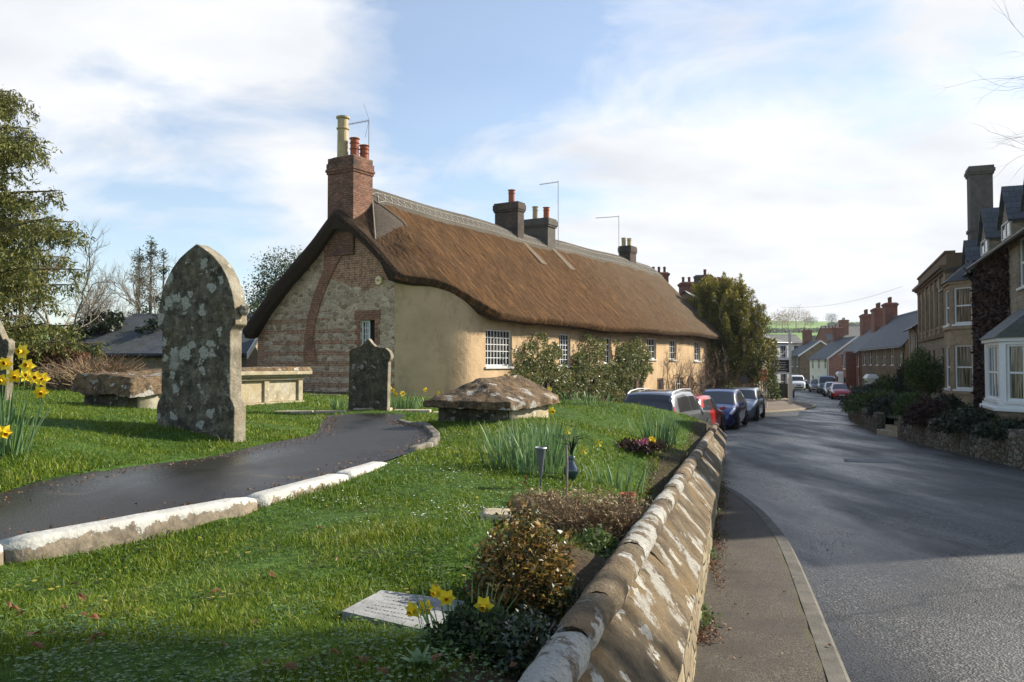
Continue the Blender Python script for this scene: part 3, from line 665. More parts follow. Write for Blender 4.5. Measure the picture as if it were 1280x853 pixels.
# --- road, pavement
ys = np.concatenate([np.arange(-12, 30, .75), np.arange(30, 152, 2)])
def roadL(Y): return np.interp(Y, [-12, 0, 20.8, 21.5, 26.6, 48, 52, 60, 66, 75, 100, 120, 150], [-3.4, -.35, 5.2, -.6, -1.2, 12.0, 14, 18.5, 21.5, 25.5, 31.5, 31, 24])
def roadR(Y): return np.interp(Y, [-12, 0, 10, 17.6, 29.4, 54, 75, 100, 120, 150], [6.2, 8.3, 9.8, 11.2, 13.6, 22.4, 31.5, 39.5, 42, 41])
V = []
for yy in ys:
    l, r0 = roadL(yy), roadR(yy)
    for j in range(25):
        t = j/24; X = l+(r0-l)*t; V.append((X, yy, roadz(yy)+.06*math.sin(math.pi*t)-.02+.012*noise.noise(Vector((X*.5, yy*.3, 0)))))
V = np.array(V); ii = np.arange((len(ys)-1)*24); a = (ii//24)*25+ii % 24
ROADV = V
tag(fast('road', V, np.stack([a, a+1, a+26, a+25], 1), M['road'], smooth=True), kind='structure')
def rz_at(x, y):
    l, r0 = float(roadL(y)), float(roadR(y)); t = min(max((x-l)/(r0-l), 0), 1); return float(roadz(y))+.06*math.sin(math.pi*t)-.02
# near pavement: from the wall face to the kerb, ends in a curve
PK = smoothline([(-1.4, -8), (.15, -2), (.70, 0.2), (1.72, 4.1), (2.78, 8.2), (3.18, 10.2), (3.38, 11.6), (3.50, 13.0), (3.42, 14.0)], 8)
V = []; T = []
PK2 = resample(PK, 90)
for i in range(90):
    yy = PK2[i, 1]; xl = wallx(yy)+.20
    for j in range(11):
        t = j/10; X = xl+(max(PK2[i, 0], xl+.02)-xl)*t; V.append((X, yy, roadz(yy)+.10+.01*noise.noise(Vector((X*3, yy*3, 0)))-(.0 if j < 10 else .012))); T.append(max((t-.60)/.38, 0) if t < .95 else .4)
        if j < 2: T[-1] = .85-.3*j
    V.append((V[-1][0]+.015, yy, roadz(yy)-.12)); T.append(0)
k = 12; Fs = [(i*k+j, i*k+j+1, (i+1)*k+j+1, (i+1)*k+j) for i in range(89) for j in range(k-1)]
tag(fast('pavement', np.array(V), Fs, M['pave'], tint=T, smooth=False), kind='structure')
# kerb edge stones (flush) as one band of the pavement
V = []
for i in range(90):
    p = PK2[i]; t = PK2[min(i+1, 89)]-PK2[max(i-1, 0)]; t = t/np.hypot(*t); nn = np.array([t[1], -t[0]])
    z0 = roadz(p[1])
    for o_, h_ in ((-.10, .104), (.0, .106), (.025, .085), (.03, -.06)): V.append((p[0]+nn[0]*o_, p[1]+nn[1]*o_, z0+h_))
Fs = [(i*4+j, i*4+j+1, (i+1)*4+j+1, (i+1)*4+j) for i in range(89) for j in range(3)]
tag(fast('pavement_kerb', np.array(V), Fs, m_plain('kerb_concrete', (.15, .135, .11), .85, .45, 6, .5, dirt=(.06, .055, .04)), smooth=False), kind='structure')
# far pavement by the inn sign
fp = smoothline([(11.2, 45.5), (14.3, 48.2), (17.2, 51.0), (20.2, 55.0), (22.0, 60.0), (22.6, 64.5), (25.2, 76.0), (30.5, 96.0)], 6)
V = []
for (px_, py_) in fp:
    z0 = roadz(py_); lx = float(np.interp(py_, [45, 48, 66, 78, 96], [10.0, 12.0, 20.2, 24.0, 28.0]))
    V += [(lx, py_, z0+.115), (px_-.15, py_, z0+.115), (px_, py_, z0+.12), (px_+.03, py_, z0-.1)]
Fs = [(i*4+j, i*4+j+1, (i+1)*4+j+1, (i+1)*4+j) for i in range(len(fp)-1) for j in range(3)]
tag(fast('far_pavement', np.array(V), Fs, m_plain('worn_pavement', (.19, .15, .12), .8, .35, 3, .4)), kind='structure')
V = []
for (px_, py_) in fp: V += [(px_-.16, py_, roadz(py_)+.122), (px_+.04, py_, roadz(py_)+.126), (px_+.045, py_, roadz(py_)+.0)]
Fs = [(i*3+j, i*3+j+1, (i+1)*3+j+1, (i+1)*3+j) for i in range(len(fp)-1) for j in range(2)]
tag(fast('far_pavement_kerb', np.array(V), Fs, M['ashlar']), kind='structure')
# worn white give-way line where the side road joins, and a long patch of pale worn tar
V = []
for i in range(9):
    t = i/8; V += [(23.8+t*6.8, 78.0+t*1.0, rz_at(23.8+t*6.8, 78+t)+.02), (23.8+t*6.8, 78.7+t*1.0, rz_at(23.8+t*6.8, 78.7+t)+.02)]
tag(fast('road_marking', np.array(V), [(2*i, 2*i+2, 2*i+3, 2*i+1) for i in range(8)], m_plain('worn_road_paint', (.45, .45, .43), .7, .4, 3, .1)), kind='structure')

# ================================================================ churchyard wall
wroot = thing('churchyard_wall', 'long stone churchyard wall with lichened coping and rounded ridge beside the pavement', 'wall', (wallx(8), 8, roadz(8)))
mb = MB(); yw = np.arange(-2.5, 20.9, .3)
prof_l = []
V = []; 
for yy in yw:
    x0 = wallx(yy); zt = 1.6-ridge_d(yy)
    for (ox, h_) in ((.22, -.33), (.235, -.60), (.24, -.9), (.235, -1.3), (.23, -2.0), (-.25, -2.0), (-.24, -.33)):
        jx = .022*noise.noise(Vector((yy*2.2, h_*6, ox*9)))+.014*noise.noise(Vector((yy*6, h_*12, ox*5))) if -1.9 < h_ < -.4 else 0
        V.append((x0+ox+jx, yy, zt+h_))
k = 7; Fs = [(i*k+j, (i+1)*k+j, (i+1)*k+(j+1) % k, i*k+(j+1) % k) for i in range(len(yw)-1) for j in range(k)]+[list(range(k)), [(len(yw)-1)*k+j for j in range(k)][::-1]]
fast('wall_face', np.array(V), Fs, M['wallstone'], wroot, world=True)
# coping stones: both slopes, and the roll along the top, each stone a part
def lerp_wall(yy): return wallx(yy), 1.6-ridge_d(yy)
yc = -2.4; ci = 0
while yc < 20.6:
    L = random.uniform(.85, 1.3); y1 = min(yc+L, 20.85); V = []; seg = max(6, int((y1-yc)/.07)); th = random.uniform(-.006, .006)
    prof = [(.245, -.335), (.27, -.315), (.275, -.275), (.225, -.215), (.16, -.145), (.075, -.05), (0, .0), (-.075, -.05), (-.16, -.145), (-.225, -.215), (-.275, -.275), (-.27, -.315), (-.245, -.335)]
    for i in range(seg+1):
        yy = yc+(y1-yc)*i/seg; ee = .010 if i in (0, seg) else 0; yy2 = yy+(.004 if i == 0 else -.004 if i == seg else 0)
        x0, zt = lerp_wall(yy)
        for (ox, h_) in prof:
            n1 = noise.noise(Vector((yy*3.5, ox*14, ci*3.1)))*.012+noise.noise(Vector((yy*12, ox*30, ci)))*.005
            V.append((x0+ox*(1-ee*1.5)+(n1 if abs(ox) > .2 else 0), yy2, zt+h_+n1+th-ee*.6))
    k = len(prof); Fs = [(i*k+j, (i+1)*k+j, (i+1)*k+j+1, i*k+j+1) for i in range(seg) for j in range(k-1)]+[list(range(k)), [seg*k+j for j in range(k)][::-1], ]
    Fs += [(i*k, i*k+k-1, (i+1)*k+k-1, (i+1)*k) for i in range(seg)]
    fast('coping_stone', np.array(V), Fs, M['cope'], wroot, world=True, smooth=False)
    yc = y1; ci += 1
yc = -2.4; ci = 0
while yc < 20.6:
    L = random.uniform(.42, .75); y1 = min(yc+L, 20.86); V = []; seg = max(6, int((y1-yc)/.05)); nr = 12; dz_ = random.uniform(-.006, .006); rr = random.uniform(.068, .078)
    for i in range(seg+1):
        t = i/seg; yy = yc+(y1-yc)*t; x0, zt = lerp_wall(yy)
        r2 = rr*(1-.16*math.exp(-min(t, 1-t)*(y1-yc)/.022)); yy2 = yy+(.003 if i == 0 else -.003 if i == seg else 0)
        for j in range(nr):
            q = 2*math.pi*j/nr; n1 = noise.noise(Vector((yy*7, q, ci*2.3)))*.007
            V.append((x0+math.cos(q)*(r2+n1), yy2, zt+.012+math.sin(q)*(r2*.9+n1)+dz_))
    Fs = [(i*nr+j, i*nr+(j+1) % nr, (i+1)*nr+(j+1) % nr, (i+1)*nr+j) for i in range(seg) for j in range(nr)]+[list(range(nr)), [seg*nr+j for j in range(nr)][::-1]]
    fast('ridge_roll_stone', np.array(V), Fs, M['roll'] if yc < 7.2 else M['roll_far'], wroot, world=True, smooth=True)
    yc = y1; ci += 1
# wall turning the corner at the end of the churchyard
mb = MB(); a0 = Vector((wallx(20.8), 20.8, 0)); a1 = Vector((-2.2, 25.2, 0)); d_ = (a1-a0).normalized(); nn = Vector((-d_.y, d_.x, 0))
k = 16; V = []
for i in range(k+1):
    p = a0+(a1-a0)*i/k; zt = g1(p.x-.3, p.y-.5)+.02
    V += [(p.x-nn.x*.18, p.y-nn.y*.18, -2.3), (p.x-nn.x*.18, p.y-nn.y*.18, zt-.1), (p.x, p.y, zt), (p.x+nn.x*.18, p.y+nn.y*.18, zt-.1), (p.x+nn.x*.18, p.y+nn.y*.18, -2.3)]
Fs = [(i*5+j, i*5+j+1, (i+1)*5+j+1, (i+1)*5+j) for i in range(k) for j in range(4)]+[(0, 1, 2, 3, 4), tuple(k*5+j for j in range(5))[::-1]]
tag(fast('retaining_wall', np.array(V), Fs, M['wallstone']), 'low stone retaining wall behind the parked cars at the lawn edge', 'wall')
# ================================================================ windows, walls, roofs
def facade(mb, x0, x1, z0, z1, y, ops, reveal=.12, axis='x', sgn=1, ztop=None):
    """a vertical wall at depth y with rectangular holes (a,b,c,d)=(x0,x1,z0,z1) and their reveals; axis x: wall along x, axis y: wall along y at x=y"""
    def P(u, v, t): return (u, y+t*sgn, v) if axis == 'x' else (y+t*sgn, u, v)
    xs = sorted({x0, x1, *[o[0] for o in ops], *[o[1] for o in ops]}); zs = sorted({z0, z1, *[o[2] for o in ops], *[o[3] for o in ops]})
    for i in range(len(xs)-1):
        for j in range(len(zs)-1):
            cx, cz = (xs[i]+xs[i+1])/2, (zs[j]+zs[j+1])/2
            if any(o[0] < cx < o[1] and o[2] < cz < o[3] for o in ops): continue
            mb.poly([P(xs[i], zs[j], 0), P(xs[i+1], zs[j], 0), P(xs[i+1], zs[j+1], 0), P(xs[i], zs[j+1], 0)])
    for a, b, c, d_ in ops:
        for q in (((a, c), (a, d_)), ((b, c), (b, d_)), ((a, c), (b, c)), ((a, d_), (b, d_))):
            mb.poly([P(*q[0], 0), P(*q[1], 0), P(*q[1], reveal), P(*q[0], reveal)])
def window(parent, x0, x1, z0, z1, y, cols=2, rows=2, fmat=None, pmat=None, axis='x', sgn=1, fr=.05, bar=.022, rec=.10, sill=None, sash=True, name='window', open_half=False):
    """frame with glazing bars set into the reveal, pane behind it, sill proud of the wall"""
    fmat = fmat or M['white']; pmat = pmat or M['glass']
    def B(mb, u0, u1, v0, v1, t0, t1):
        if axis == 'x': mb.box(u0, y+sgn*t0, v0, u1, y+sgn*t1, v1)
        else: mb.box(y+sgn*t0, u0, v0, y+sgn*t1, u1, v1)
    mb = MB(); a, b, c, d_ = x0+.004, x1-.004, z0+.004, z1-.004; t0, t1 = rec-.05, rec-.005
    B(mb, a, a+fr, c, d_, t0, t1); B(mb, b-fr, b, c, d_, t0, t1); B(mb, a+fr, b-fr, c, c+fr*1.3, t0, t1); B(mb, a+fr, b-fr, d_-fr, d_, t0, t1)
    if sash and rows > 1:
        m_ = (c+d_)/2; B(mb, a+fr, b-fr, m_-.025, m_+.025, t0+.008, t1)
    for i in range(1, cols):
        u = a+fr+(b-a-2*fr)*i/cols; B(mb, u-bar/2, u+bar/2, c+fr*1.3, d_-fr, t0+.016, t1-.003)
    for j in range(1, rows):
        if sash and rows % 2 == 0 and j == rows//2: continue
        v = c+fr*1.3+(d_-c-2.3*fr)*j/rows; B(mb, a+fr, b-fr, v-bar/2, v+bar/2, t0+.020, t1-.006)
    f_ = mb.build(name, fmat, parent)
    mb = MB(); B(mb, a+fr*.5, b-fr*.5, c+fr*.5, d_-fr*.5, t1-.010, t1+.012); mb.build('pane', pmat, f_)
    if sill:
        mb = MB(); B(mb, x0-.05, x1+.05, z0-.07, z0+.006, -.06, rec-.052); mb.build('sill', sill, f_, bevel=.008)
    return f_
def chimney(parent, x0, x1, y0, y1, z0, z1, mat, pots=(), potmat=None, poth=.45, potr=.11, cap=.10, world=False, name='chimney', capmat=None):
    mb = MB(); mb.box(x0, y0, z0, x1, y1, z1-.28)
    mb.box(x0-cap*.5, y0-cap*.5, z1-.28, x1+cap*.5, y1+cap*.5, z1-.20); mb.box(x0-cap, y0-cap, z1-.20, x1+cap, y1+cap, z1-.06); mb.frustum(x0-cap*.4, y0-cap*.4, x1+cap*.4, y1+cap*.4, z1-.06, z1+.04, .08)
    c_ = mb.build(name, mat, parent, bevel=.012)
    for i, p in enumerate(pots):
        px_, py_ = p[0], p[1]; h_ = p[2] if len(p) > 2 else poth; r_ = p[3] if len(p) > 3 else potr; pm = p[4] if len(p) > 4 else (potmat or M['terracotta'])
        mb = MB(); mb.lathe([(r_*1.0, z1-.02), (r_*.95, z1+h_*.25), (r_*.88, z1+h_*.70), (r_*1.12, z1+h_*.74), (r_*1.12, z1+h_*.80), (r_*.90, z1+h_*.83), (r_*.92, z1+h_*.94), (r_*1.15, z1+h_*.96), (r_*1.15, z1+h_), (r_*.8, z1+h_), (r_*.75, z1+h_*.7)], (px_, py_, 0), 14)
        mb.build('chimney_pot', pm, c_, smooth=False)
    return c_
def roof_slopes(parent, W, D, eave, ridge, mat, ov=.25, ovg=.12, th=.10, name='roof', hip=False, x0=0, ridge_y=None, hip2=False, ridgemat=None):
    ry = D/2 if ridge_y is None else ridge_y
    V = []; Fs = []; UV = []
    sl = (ridge-eave)/ry; hx = ry*.9 if hip else 0; hx2 = ry*.9 if hip2 else 0
    def quad(P, uvs):
        b = len(V); V.extend(P); UV.extend(uvs); Fs.append(tuple(range(b, b+len(P))))
    a0, a1 = x0-ovg, x0+W+ovg; L1 = math.hypot(ry+ov, (ry+ov)*sl)
    zt = ridge; ze = eave-ov*sl
    slb = (ridge-eave)/(D-ry); zeb = eave-ov*slb; L2 = math.hypot(D-ry+ov, (D-ry+ov)*slb)
    for dz in (0, -th):
        quad([(a0, -ov, ze+dz), (a1, -ov, ze+dz), (a1-hx2, ry, zt+dz), (a0+hx, ry, zt+dz)], [(a0, 0), (a1, 0), (a1-hx2, L1), (a0+hx, L1)])
        quad([(a1, D+ov, zeb+dz), (a0, D+ov, zeb+dz), (a0+hx, ry, zt+dz), (a1-hx2, ry, zt+dz)], [(a1, 0), (a0, 0), (a0+hx, L2), (a1-hx2, L2)])
        if hip: quad([(a0, D+ov, ze+dz), (a0, -ov, ze+dz), (a0+hx, ry, zt+dz)], [(0, 0), (D, 0), (D/2, L1)])
        if hip2: quad([(a1, -ov, ze+dz), (a1, D+ov, ze+dz), (a1-hx2, ry, zt+dz)], [(0, 0), (D, 0), (D/2, L1)])
    def edge(p, q): quad([p, q, (q[0], q[1], q[2]-th), (p[0], p[1], p[2]-th)], [(0, 0), (1, 0), (1, .1), (0, .1)])
    edge((a0, -ov, ze), (a1, -ov, ze)); edge((a1, D+ov, zeb), (a0, D+ov, zeb))
    if not hip: edge((a0, ry, zt), (a0, -ov, ze)); edge((a0, D+ov, zeb), (a0, ry, zt))
    else: edge((a0, D+ov, ze), (a0, -ov, ze))
    if not hip2: edge((a1, -ov, ze), (a1, ry, zt)); edge((a1, ry, zt), (a1, D+ov, zeb))
    else: edge((a1, -ov, ze), (a1, D+ov, ze))
    r = fast(name, np.array(V), Fs, mat, parent, uv=np.array(UV))
    mb = MB(); mb.prism([(ry-.14, zt-.10), (ry-.02, zt+.05), (ry+.02, zt+.05), (ry+.14, zt-.10)], a0+hx, a1-hx2, 'x'); mb.build('ridge_tiles', ridgemat or M['lead'], r)
    return r
def house(name, label, org, ang, W, D, z0, eave, ridge, wall, roofm, ops=(), chims=(), doors=(), hip=False, hip2=False, quoin=None, sideops=(), cat='house', group=None, ridge_y=None, ridgemat=None, bargeboard=None, gut=True, ov=.25, sidewall=None):
    """local x along the front, y inward, z up from the world datum; ops: (x0,x1,z0,z1,cols,rows[,frame,sill,pane])"""
    r = thing(name, label, cat, (org[0], org[1], z0), ang, group)
    E_, R_ = eave-z0, ridge-z0; ry = D/2 if ridge_y is None else ridge_y
    holes = [(o[0], o[1], o[2]-z0, o[3]-z0) for o in ops]+[(d_[0], d_[1], d_[2]-z0, d_[3]-z0) for d_ in doors]
    mb = MB(); facade(mb, 0, W, -.6, E_, 0, holes)
    sh = [(o[0], o[1], o[2]-z0, o[3]-z0) for o in sideops]
    mb.poly([(0, D, -.6), (W, D, -.6), (W, D, E_), (0, D, E_)])
    if sidewall is None: facade(mb, 0, D, -.6, E_, W, sh, axis='y', sgn=-1)
    facade(mb, 0, D, -.6, E_, 0, [], axis='y', sgn=1)
    if not hip: mb.poly([(0, 0, E_), (0, D, E_), (0, ry, R_-.06)])
    if not hip2 and sidewall is None: mb.poly([(W, 0, E_), (W, D, E_), (W, ry, R_-.06)])
    mb.build('wall', wall, r)
    if sidewall is not None:
        mb = MB(); facade(mb, 0, D, -.6, E_, W, sh, axis='y', sgn=-1); mb.poly([(W, 0, E_), (W, D, E_), (W, ry, R_-.06)]); mb.build('end_wall', sidewall, r)
    roof_slopes(r, W, D, E_, R_, roofm, hip=hip, hip2=hip2, ridge_y=ridge_y, ridgemat=ridgemat, ov=ov)
    for o in ops:
        window(r, o[0], o[1], o[2]-z0, o[3]-z0, 0, o[4], o[5], o[6] if len(o) > 6 and o[6] else None, o[8] if len(o) > 8 else None, sill=(o[7] if len(o) > 7 and o[7] else M['white_old']))
    for o in sideops: window(r, o[0], o[1], o[2]-z0, o[3]-z0, W, o[4], o[5], axis='y', sgn=-1, sill=M['white_old'])
    for d_ in doors:
        a, b, c, e = d_[0], d_[1], d_[2]-z0, d_[3]-z0; mt = d_[4] if len(d_) > 4 else M['wood_dark']
        mb = MB(); mb.box(a+.004, .04, c, a+.07, .115, e); mb.box(b-.07, .04, c, b-.004, .115, e); mb.box(a+.07, .04, e-.07, b-.07, .115, e-.004)
        f_ = mb.build('door_frame', M['white_old'], r)
        mb = MB(); mb.box(a+.07, .07, c, b-.07, .11, e-.07)
        for k in range(2):
            for l in range(2): u = a+.13+k*(b-a-.20)/2; v = c+.2+l*(e-c)*.45; mb.box(u, .058, v, u+(b-a-.36)/2, .069, v+(e-c)*.34)
        dr = mb.build('door', mt, r); mb = MB(); mb.lathe([(.02, -.0), (.03, .02), (.03, .045), (.01, .055)], (b-.14, .015, (c+e)/2), 8, 'y'); mb.build('door_knob', M['metal'], dr)
    for c_ in chims:
        x0, x1, y0, y1, zt, mt, npot = c_[:7]; pm = c_[7] if len(c_) > 7 else M['terracotta']; ph = c_[8] if len(c_) > 8 else .5
        pots = [(x0+(x1-x0)*(i+.5)/npot, (y0+y1)/2) for i in range(npot)] if (x1-x0) > (y1-y0) else [((x0+x1)/2, y0+(y1-y0)*(i+.5)/npot) for i in range(npot)]
        chimney(r, x0, x1, y0, y1, (E_+R_)/2-.6, zt-z0, mt, pots, pm, ph)
    if gut:
        mb = MB(); sl = (R_-E_)/ry; mb.tube([(-.05, -ov-.06, E_-ov*sl-.10), (W+.05, -ov-.06, E_-ov*sl-.10)], .05, 6); mb.tube([(W-.25, -ov-.05, E_-ov*sl-.1), (W-.25, -.08, E_-ov*sl-.45), (W-.25, -.08, -.2)], .035, 6)
        mb.build('gutter', M['black'], r)
    if bargeboard:
        mb = MB(); sl = (R_-E_)/ry; t = .2; xw = W+.125
        mb.hexa([(xw, -ov, E_-ov*sl-t), (xw+.04, -ov, E_-ov*sl-t), (xw+.04, ry, R_-t), (xw, ry, R_-t), (xw, -ov, E_-ov*sl+.03), (xw+.04, -ov, E_-ov*sl+.03), (xw+.04, ry, R_+.03), (xw, ry, R_+.03)])
        s2 = (R_-E_)/(D-ry); mb.hexa([(xw, ry, R_-t), (xw+.04, ry, R_-t), (xw+.04, D+ov, E_-ov*s2-t), (xw, D+ov, E_-ov*s2-t), (xw, ry, R_+.03), (xw+.04, ry, R_+.03), (xw+.04, D+ov, E_-ov*s2+.03), (xw, D+ov, E_-ov*s2+.03)])
        mb.build('bargeboard', bargeboard, r)
    return r

# ================================================================ THATCHED COTTAGE
G0 = Vector((-5.717, 27.236, 0)); CD = Vector((.528, .849, 0)).normalized(); CA = math.atan2(CD.y, CD.x)
cot = thing('thatched_cottage', 'long thatched cottage with flint and brick gable and cream front', 'cottage', tuple(G0), CA)
CW = ROOTM[cot.name]
def cw(t, o, z): return CW @ Vector((t, -o, z))
RZ = 7.72
def ftop(t, o):            # thatch surface height at t along the ridge, o out from the ridge (+ = street)
    a = abs(o); z = RZ-.985*a-.10*max(0, 1-a/.5)**2+.0
    if a > 3.6: z += .05*(a-3.6)
    s = min(max((1.45-t)/1.8, 0), 1); s = s*s*(3-2*s)
    z -= s*(.60+.45*math.exp(-((o+.6)/1.5)**2))
    sag = .07*math.sin(t*.33+1)+.045*math.sin(t*.9+.5); z += sag*.7-.002*t
    e = min(max((t-26.2)/1.25, 0), 1); z -= .16*e*e
    return z
def eave_o(t):
    s = min(max((t+.35)/3.1, 0), 1); s = s*s*(3-2*s)*.4+s*.6
    return 2.72+(4.56-2.72)*s
def eave_b(t): return 4.35
T0, T1 = -.36, 27.5
TH = .40
# thatch: a closed sheet, top + rounded edge + underside
ts = np.concatenate([np.linspace(T0, 3, 24), np.linspace(3.2, T1, 110)])
def prof(t):
    P = []; eo, eb = eave_o(t), eave_b(t); nst = 20
    for i in range(nst+1): q = -eb+(eb)*i/nst; P.append((q, ftop(t, q), i))
    for i in range(1, nst+1): q = eo*i/nst; P.append((q, ftop(t, q), nst+i))
    # rounded front eave
    z = ftop(t, eo); P += [(eo+.005, z-.02, 0), (eo+.0, z-.09, 0), (eo-.12, z-.22, 0), (eo-.34, z-.27, 0)]
    nr_ = .34+.28*min(max((t-.3)/1.2, 0), 1)
    for q in (eo*.75, eo*.5, eo*.25): P.append((q, ftop(t, q)-nr_, 0))
    for q in (0.0, -eb*.25, -eb*.5, -eb*.75): P.append((q, ftop(t, q)-.62, 0))
    z = ftop(t, -eb); P += [(-eb+.36, z-.42, 0), (-eb+.12, z-.40, 0), (-eb-.02, z-.22, 0), (-eb-.03, z-.07, 0)]
    return P
V = []; UV = []; ntop = 41
for ti, t in enumerate(ts):
    P = prof(t); last = None; s_len = 0
    endf = 1.0
    for j, (o, z, _) in enumerate(P):
        jit = noise.noise(Vector((t*.9, o*.9, z)))*.05+noise.noise(Vector((t*5, o*4, z*3)))*.016
        tt = t
        if ti in (0, len(ts)-1) and j < ntop: tt = t+(.05 if ti == 0 else -.05); 
        V.append((tt, -o, z+jit)); UV.append((t, abs(o)*1.39 if j < ntop else abs(o)*1.39+abs(z-ftop(t, o))))
k = len(P); Fs = []; mi = []
for i in range(len(ts)-1):
    for j in range(k):
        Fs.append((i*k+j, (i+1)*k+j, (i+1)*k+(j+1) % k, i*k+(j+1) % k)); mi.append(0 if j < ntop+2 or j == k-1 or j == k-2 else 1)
# verge faces: strips between top and underside
def verge(i0, flip):
    top = list(range(ntop)); base = i0*k
    ring = [base+j for j in range(k)]
    Fs.append(tuple(ring if flip else ring[::-1])); mi.append(1)
verge(0, False); verge(len(ts)-1, True)
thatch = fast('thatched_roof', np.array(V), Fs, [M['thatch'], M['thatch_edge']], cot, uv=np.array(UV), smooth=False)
thatch.data.polygons.foreach_set('material_index', mi)
bm = bmesh.new(); bm.from_mesh(thatch.data); bmesh.ops.triangulate(bm, faces=[f for f in bm.faces if len(f.verts) > 6]); bmesh.ops.recalc_face_normals(bm, faces=bm.faces)
for f in bm.faces: f.smooth = True
bm.to_mesh(thatch.data); bm.free()
# straw ends: short stubs standing off the surface and hanging at the eave and verge
def straw(nm, N, fn, L, wd, mat, lift=.02):
    rg = np.random.default_rng(3); V = []; U = []
    for i in range(N):
        (t, o, z), (dt, do, dz) = fn(rg); l = L*(.5+rg.random()); p = Vector((t, -o, z)); d2 = Vector((dt, -do, dz)).normalized()
        sd_ = d2.cross(Vector((0, 0, 1))).normalized()*wd*(.5+rg.random())
        if sd_.length < 1e-5: sd_ = Vector((wd, 0, 0))
        V += [p-sd_, p+sd_, p+d2*l]; U += [(t, abs(o)*1.39)]*3
    return fast(nm, np.array(V), np.arange(3*N).reshape(N, 3), mat, thatch, uv=np.array(U))
def f_surf(rg):
    t = T0+.1+(T1-T0-.2)*rg.random()**1.35; eo = eave_o(t); o = .5+(eo-.5)*rg.random(); z = ftop(t, o)
    return (t, o, z-.005), (rg.normal()*.25, 1, -.965+.30+rg.random()*.25)
straw('straw_ends', 42000, f_surf, .13, .006, M['thatch'])
def f_eave(rg):
    t = T0+(T1-T0)*rg.random(); eo = eave_o(t); z = ftop(t, eo)
    return (t, eo-.02-.22*rg.random()**2, z-.06-.12*rg.random()), (rg.normal()*.3, .4, -.9)
straw('eave_straw', 14000, f_eave, .06, .006, M['thatch'])
def f_verge(rg):
    o = -4.3+7*rg.random(); z = ftop(T0, o); e = T0+.02
    if rg.random() < .25: e = T1-.02
    return (e, o, z-.02-(.22 if o > 0 else .45)*rg.random()), (-1 if e < 5 else 1, .5*np.sign(o), -.5)
straw('verge_straw', 6000, f_verge, .08, .006, M['thatch'])
# ridge cap with its netting of hazel spars
V = []; UV = []; tr = np.linspace(1.0, 27.2, 90); orr = np.linspace(-.82, .82, 15)
for t in tr:
    for j, o in enumerate(orr):
        e = .065 if 0 < j < 14 else -.03; wob = .03*math.sin(t*3.1)
        if j in (13, 14): o += wob
        V.append((t, -o, ftop(t, o)+e+.012*noise.noise(Vector((t*3, o*3, 0))))); UV.append((t, abs(o)*1.39))
Fs = [(i*15+j, (i+1)*15+j, (i+1)*15+j+1, i*15+j+1) for i in range(89) for j in range(14)]
cap = fast('ridge_cap', np.array(V), Fs, M['thatch_ridge'], cot, uv=np.array(UV), smooth=True)
mb = MB(); 
def rp(t, o, e=.085): return (t, -o, ftop(t, o)+e)
for o in (.34, .70): mb.tube([rp(t, o) for t in np.linspace(1.05, 27.1, 70)], .012, 4)
i = 0; t = 1.1
while t < 26.9:
    mb.tube([rp(t, .34), rp(t+.17, .52), rp(t+.34, .70)], .011, 4); mb.tube([rp(t+.34, .34), rp(t+.17, .52, .09), rp(t, .70)], .011, 4); t += .36
mb.build('hazel_spars', M['spar'], cap)
# triangular thatch apron at the foot of the gable chimney
V = []; UV = []; nn_ = 10
for i in range(nn_+1):
    a = i/nn_
    for j in range(9):
        b = j/8; tA, oA = .95, .55
        ang = (-.30+1.25*b); rr_ = .05+1.15*a; t = tA-.9*a*(1-b)*1.15+.55*a*b; o = oA+1.05*a
        V.append((t, -o, ftop(t, o)+(.075 if i < nn_ else .0)+(.0 if 0 < j < 8 else -.03))); UV.append((t*3, o*1.39))
Fs = [(i*9+j, (i+1)*9+j, (i+1)*9+j+1, i*9+j+1) for i in range(nn_) for j in range(8)]
ap = fast('thatch_apron', np.array(V), Fs, m_plain('dark_thatch_apron', (.13, .10, .075), .95, .55, 16, 1.0), cot, smooth=True)
mb = MB()
for jj in (0, 8): mb.tube([Vector(V[i*9+jj])+Vector((0, 0, .05)) for i in range(nn_+1)], .03, 5)
mb.build('apron_edge', M['spar'] if False else m_plain('pale_straw_edge', (.27, .23, .17), .9, .3, 12, .3), ap)
# lead soakers and repair flashes beneath the ridge chimneys
for (ta, tb) in ((10.3, 10.78), (12.8, 13.6)):
    mb = MB(); nv = 8
    for i in range(nv):
        o0 = .62+1.15*i/nv; o1 = .62+1.15*(i+1)/nv; w0 = .16+.12*(i/nv); tc = (ta+tb)/2+.1
        mb.hexa([(tc-w0, -o0, ftop(tc-w0, o0)+.02), (tc-w0, -o1, ftop(tc-w0, o1)+.02), (tc+w0, -o1, ftop(tc+w0, o1)+.02), (tc+w0, -o0, ftop(tc+w0, o0)+.02),
                 (tc-w0, -o0, ftop(tc-w0, o0)+.045), (tc-w0, -o1, ftop(tc-w0, o1)+.045), (tc+w0, -o1, ftop(tc+w0, o1)+.045), (tc+w0, -o0, ftop(tc+w0, o0)+.045)])
    mb.build('saddle_flashing', m_plain('grey_straw_saddle', (.20, .15, .10), .95, .5, 14, .9), thatch)
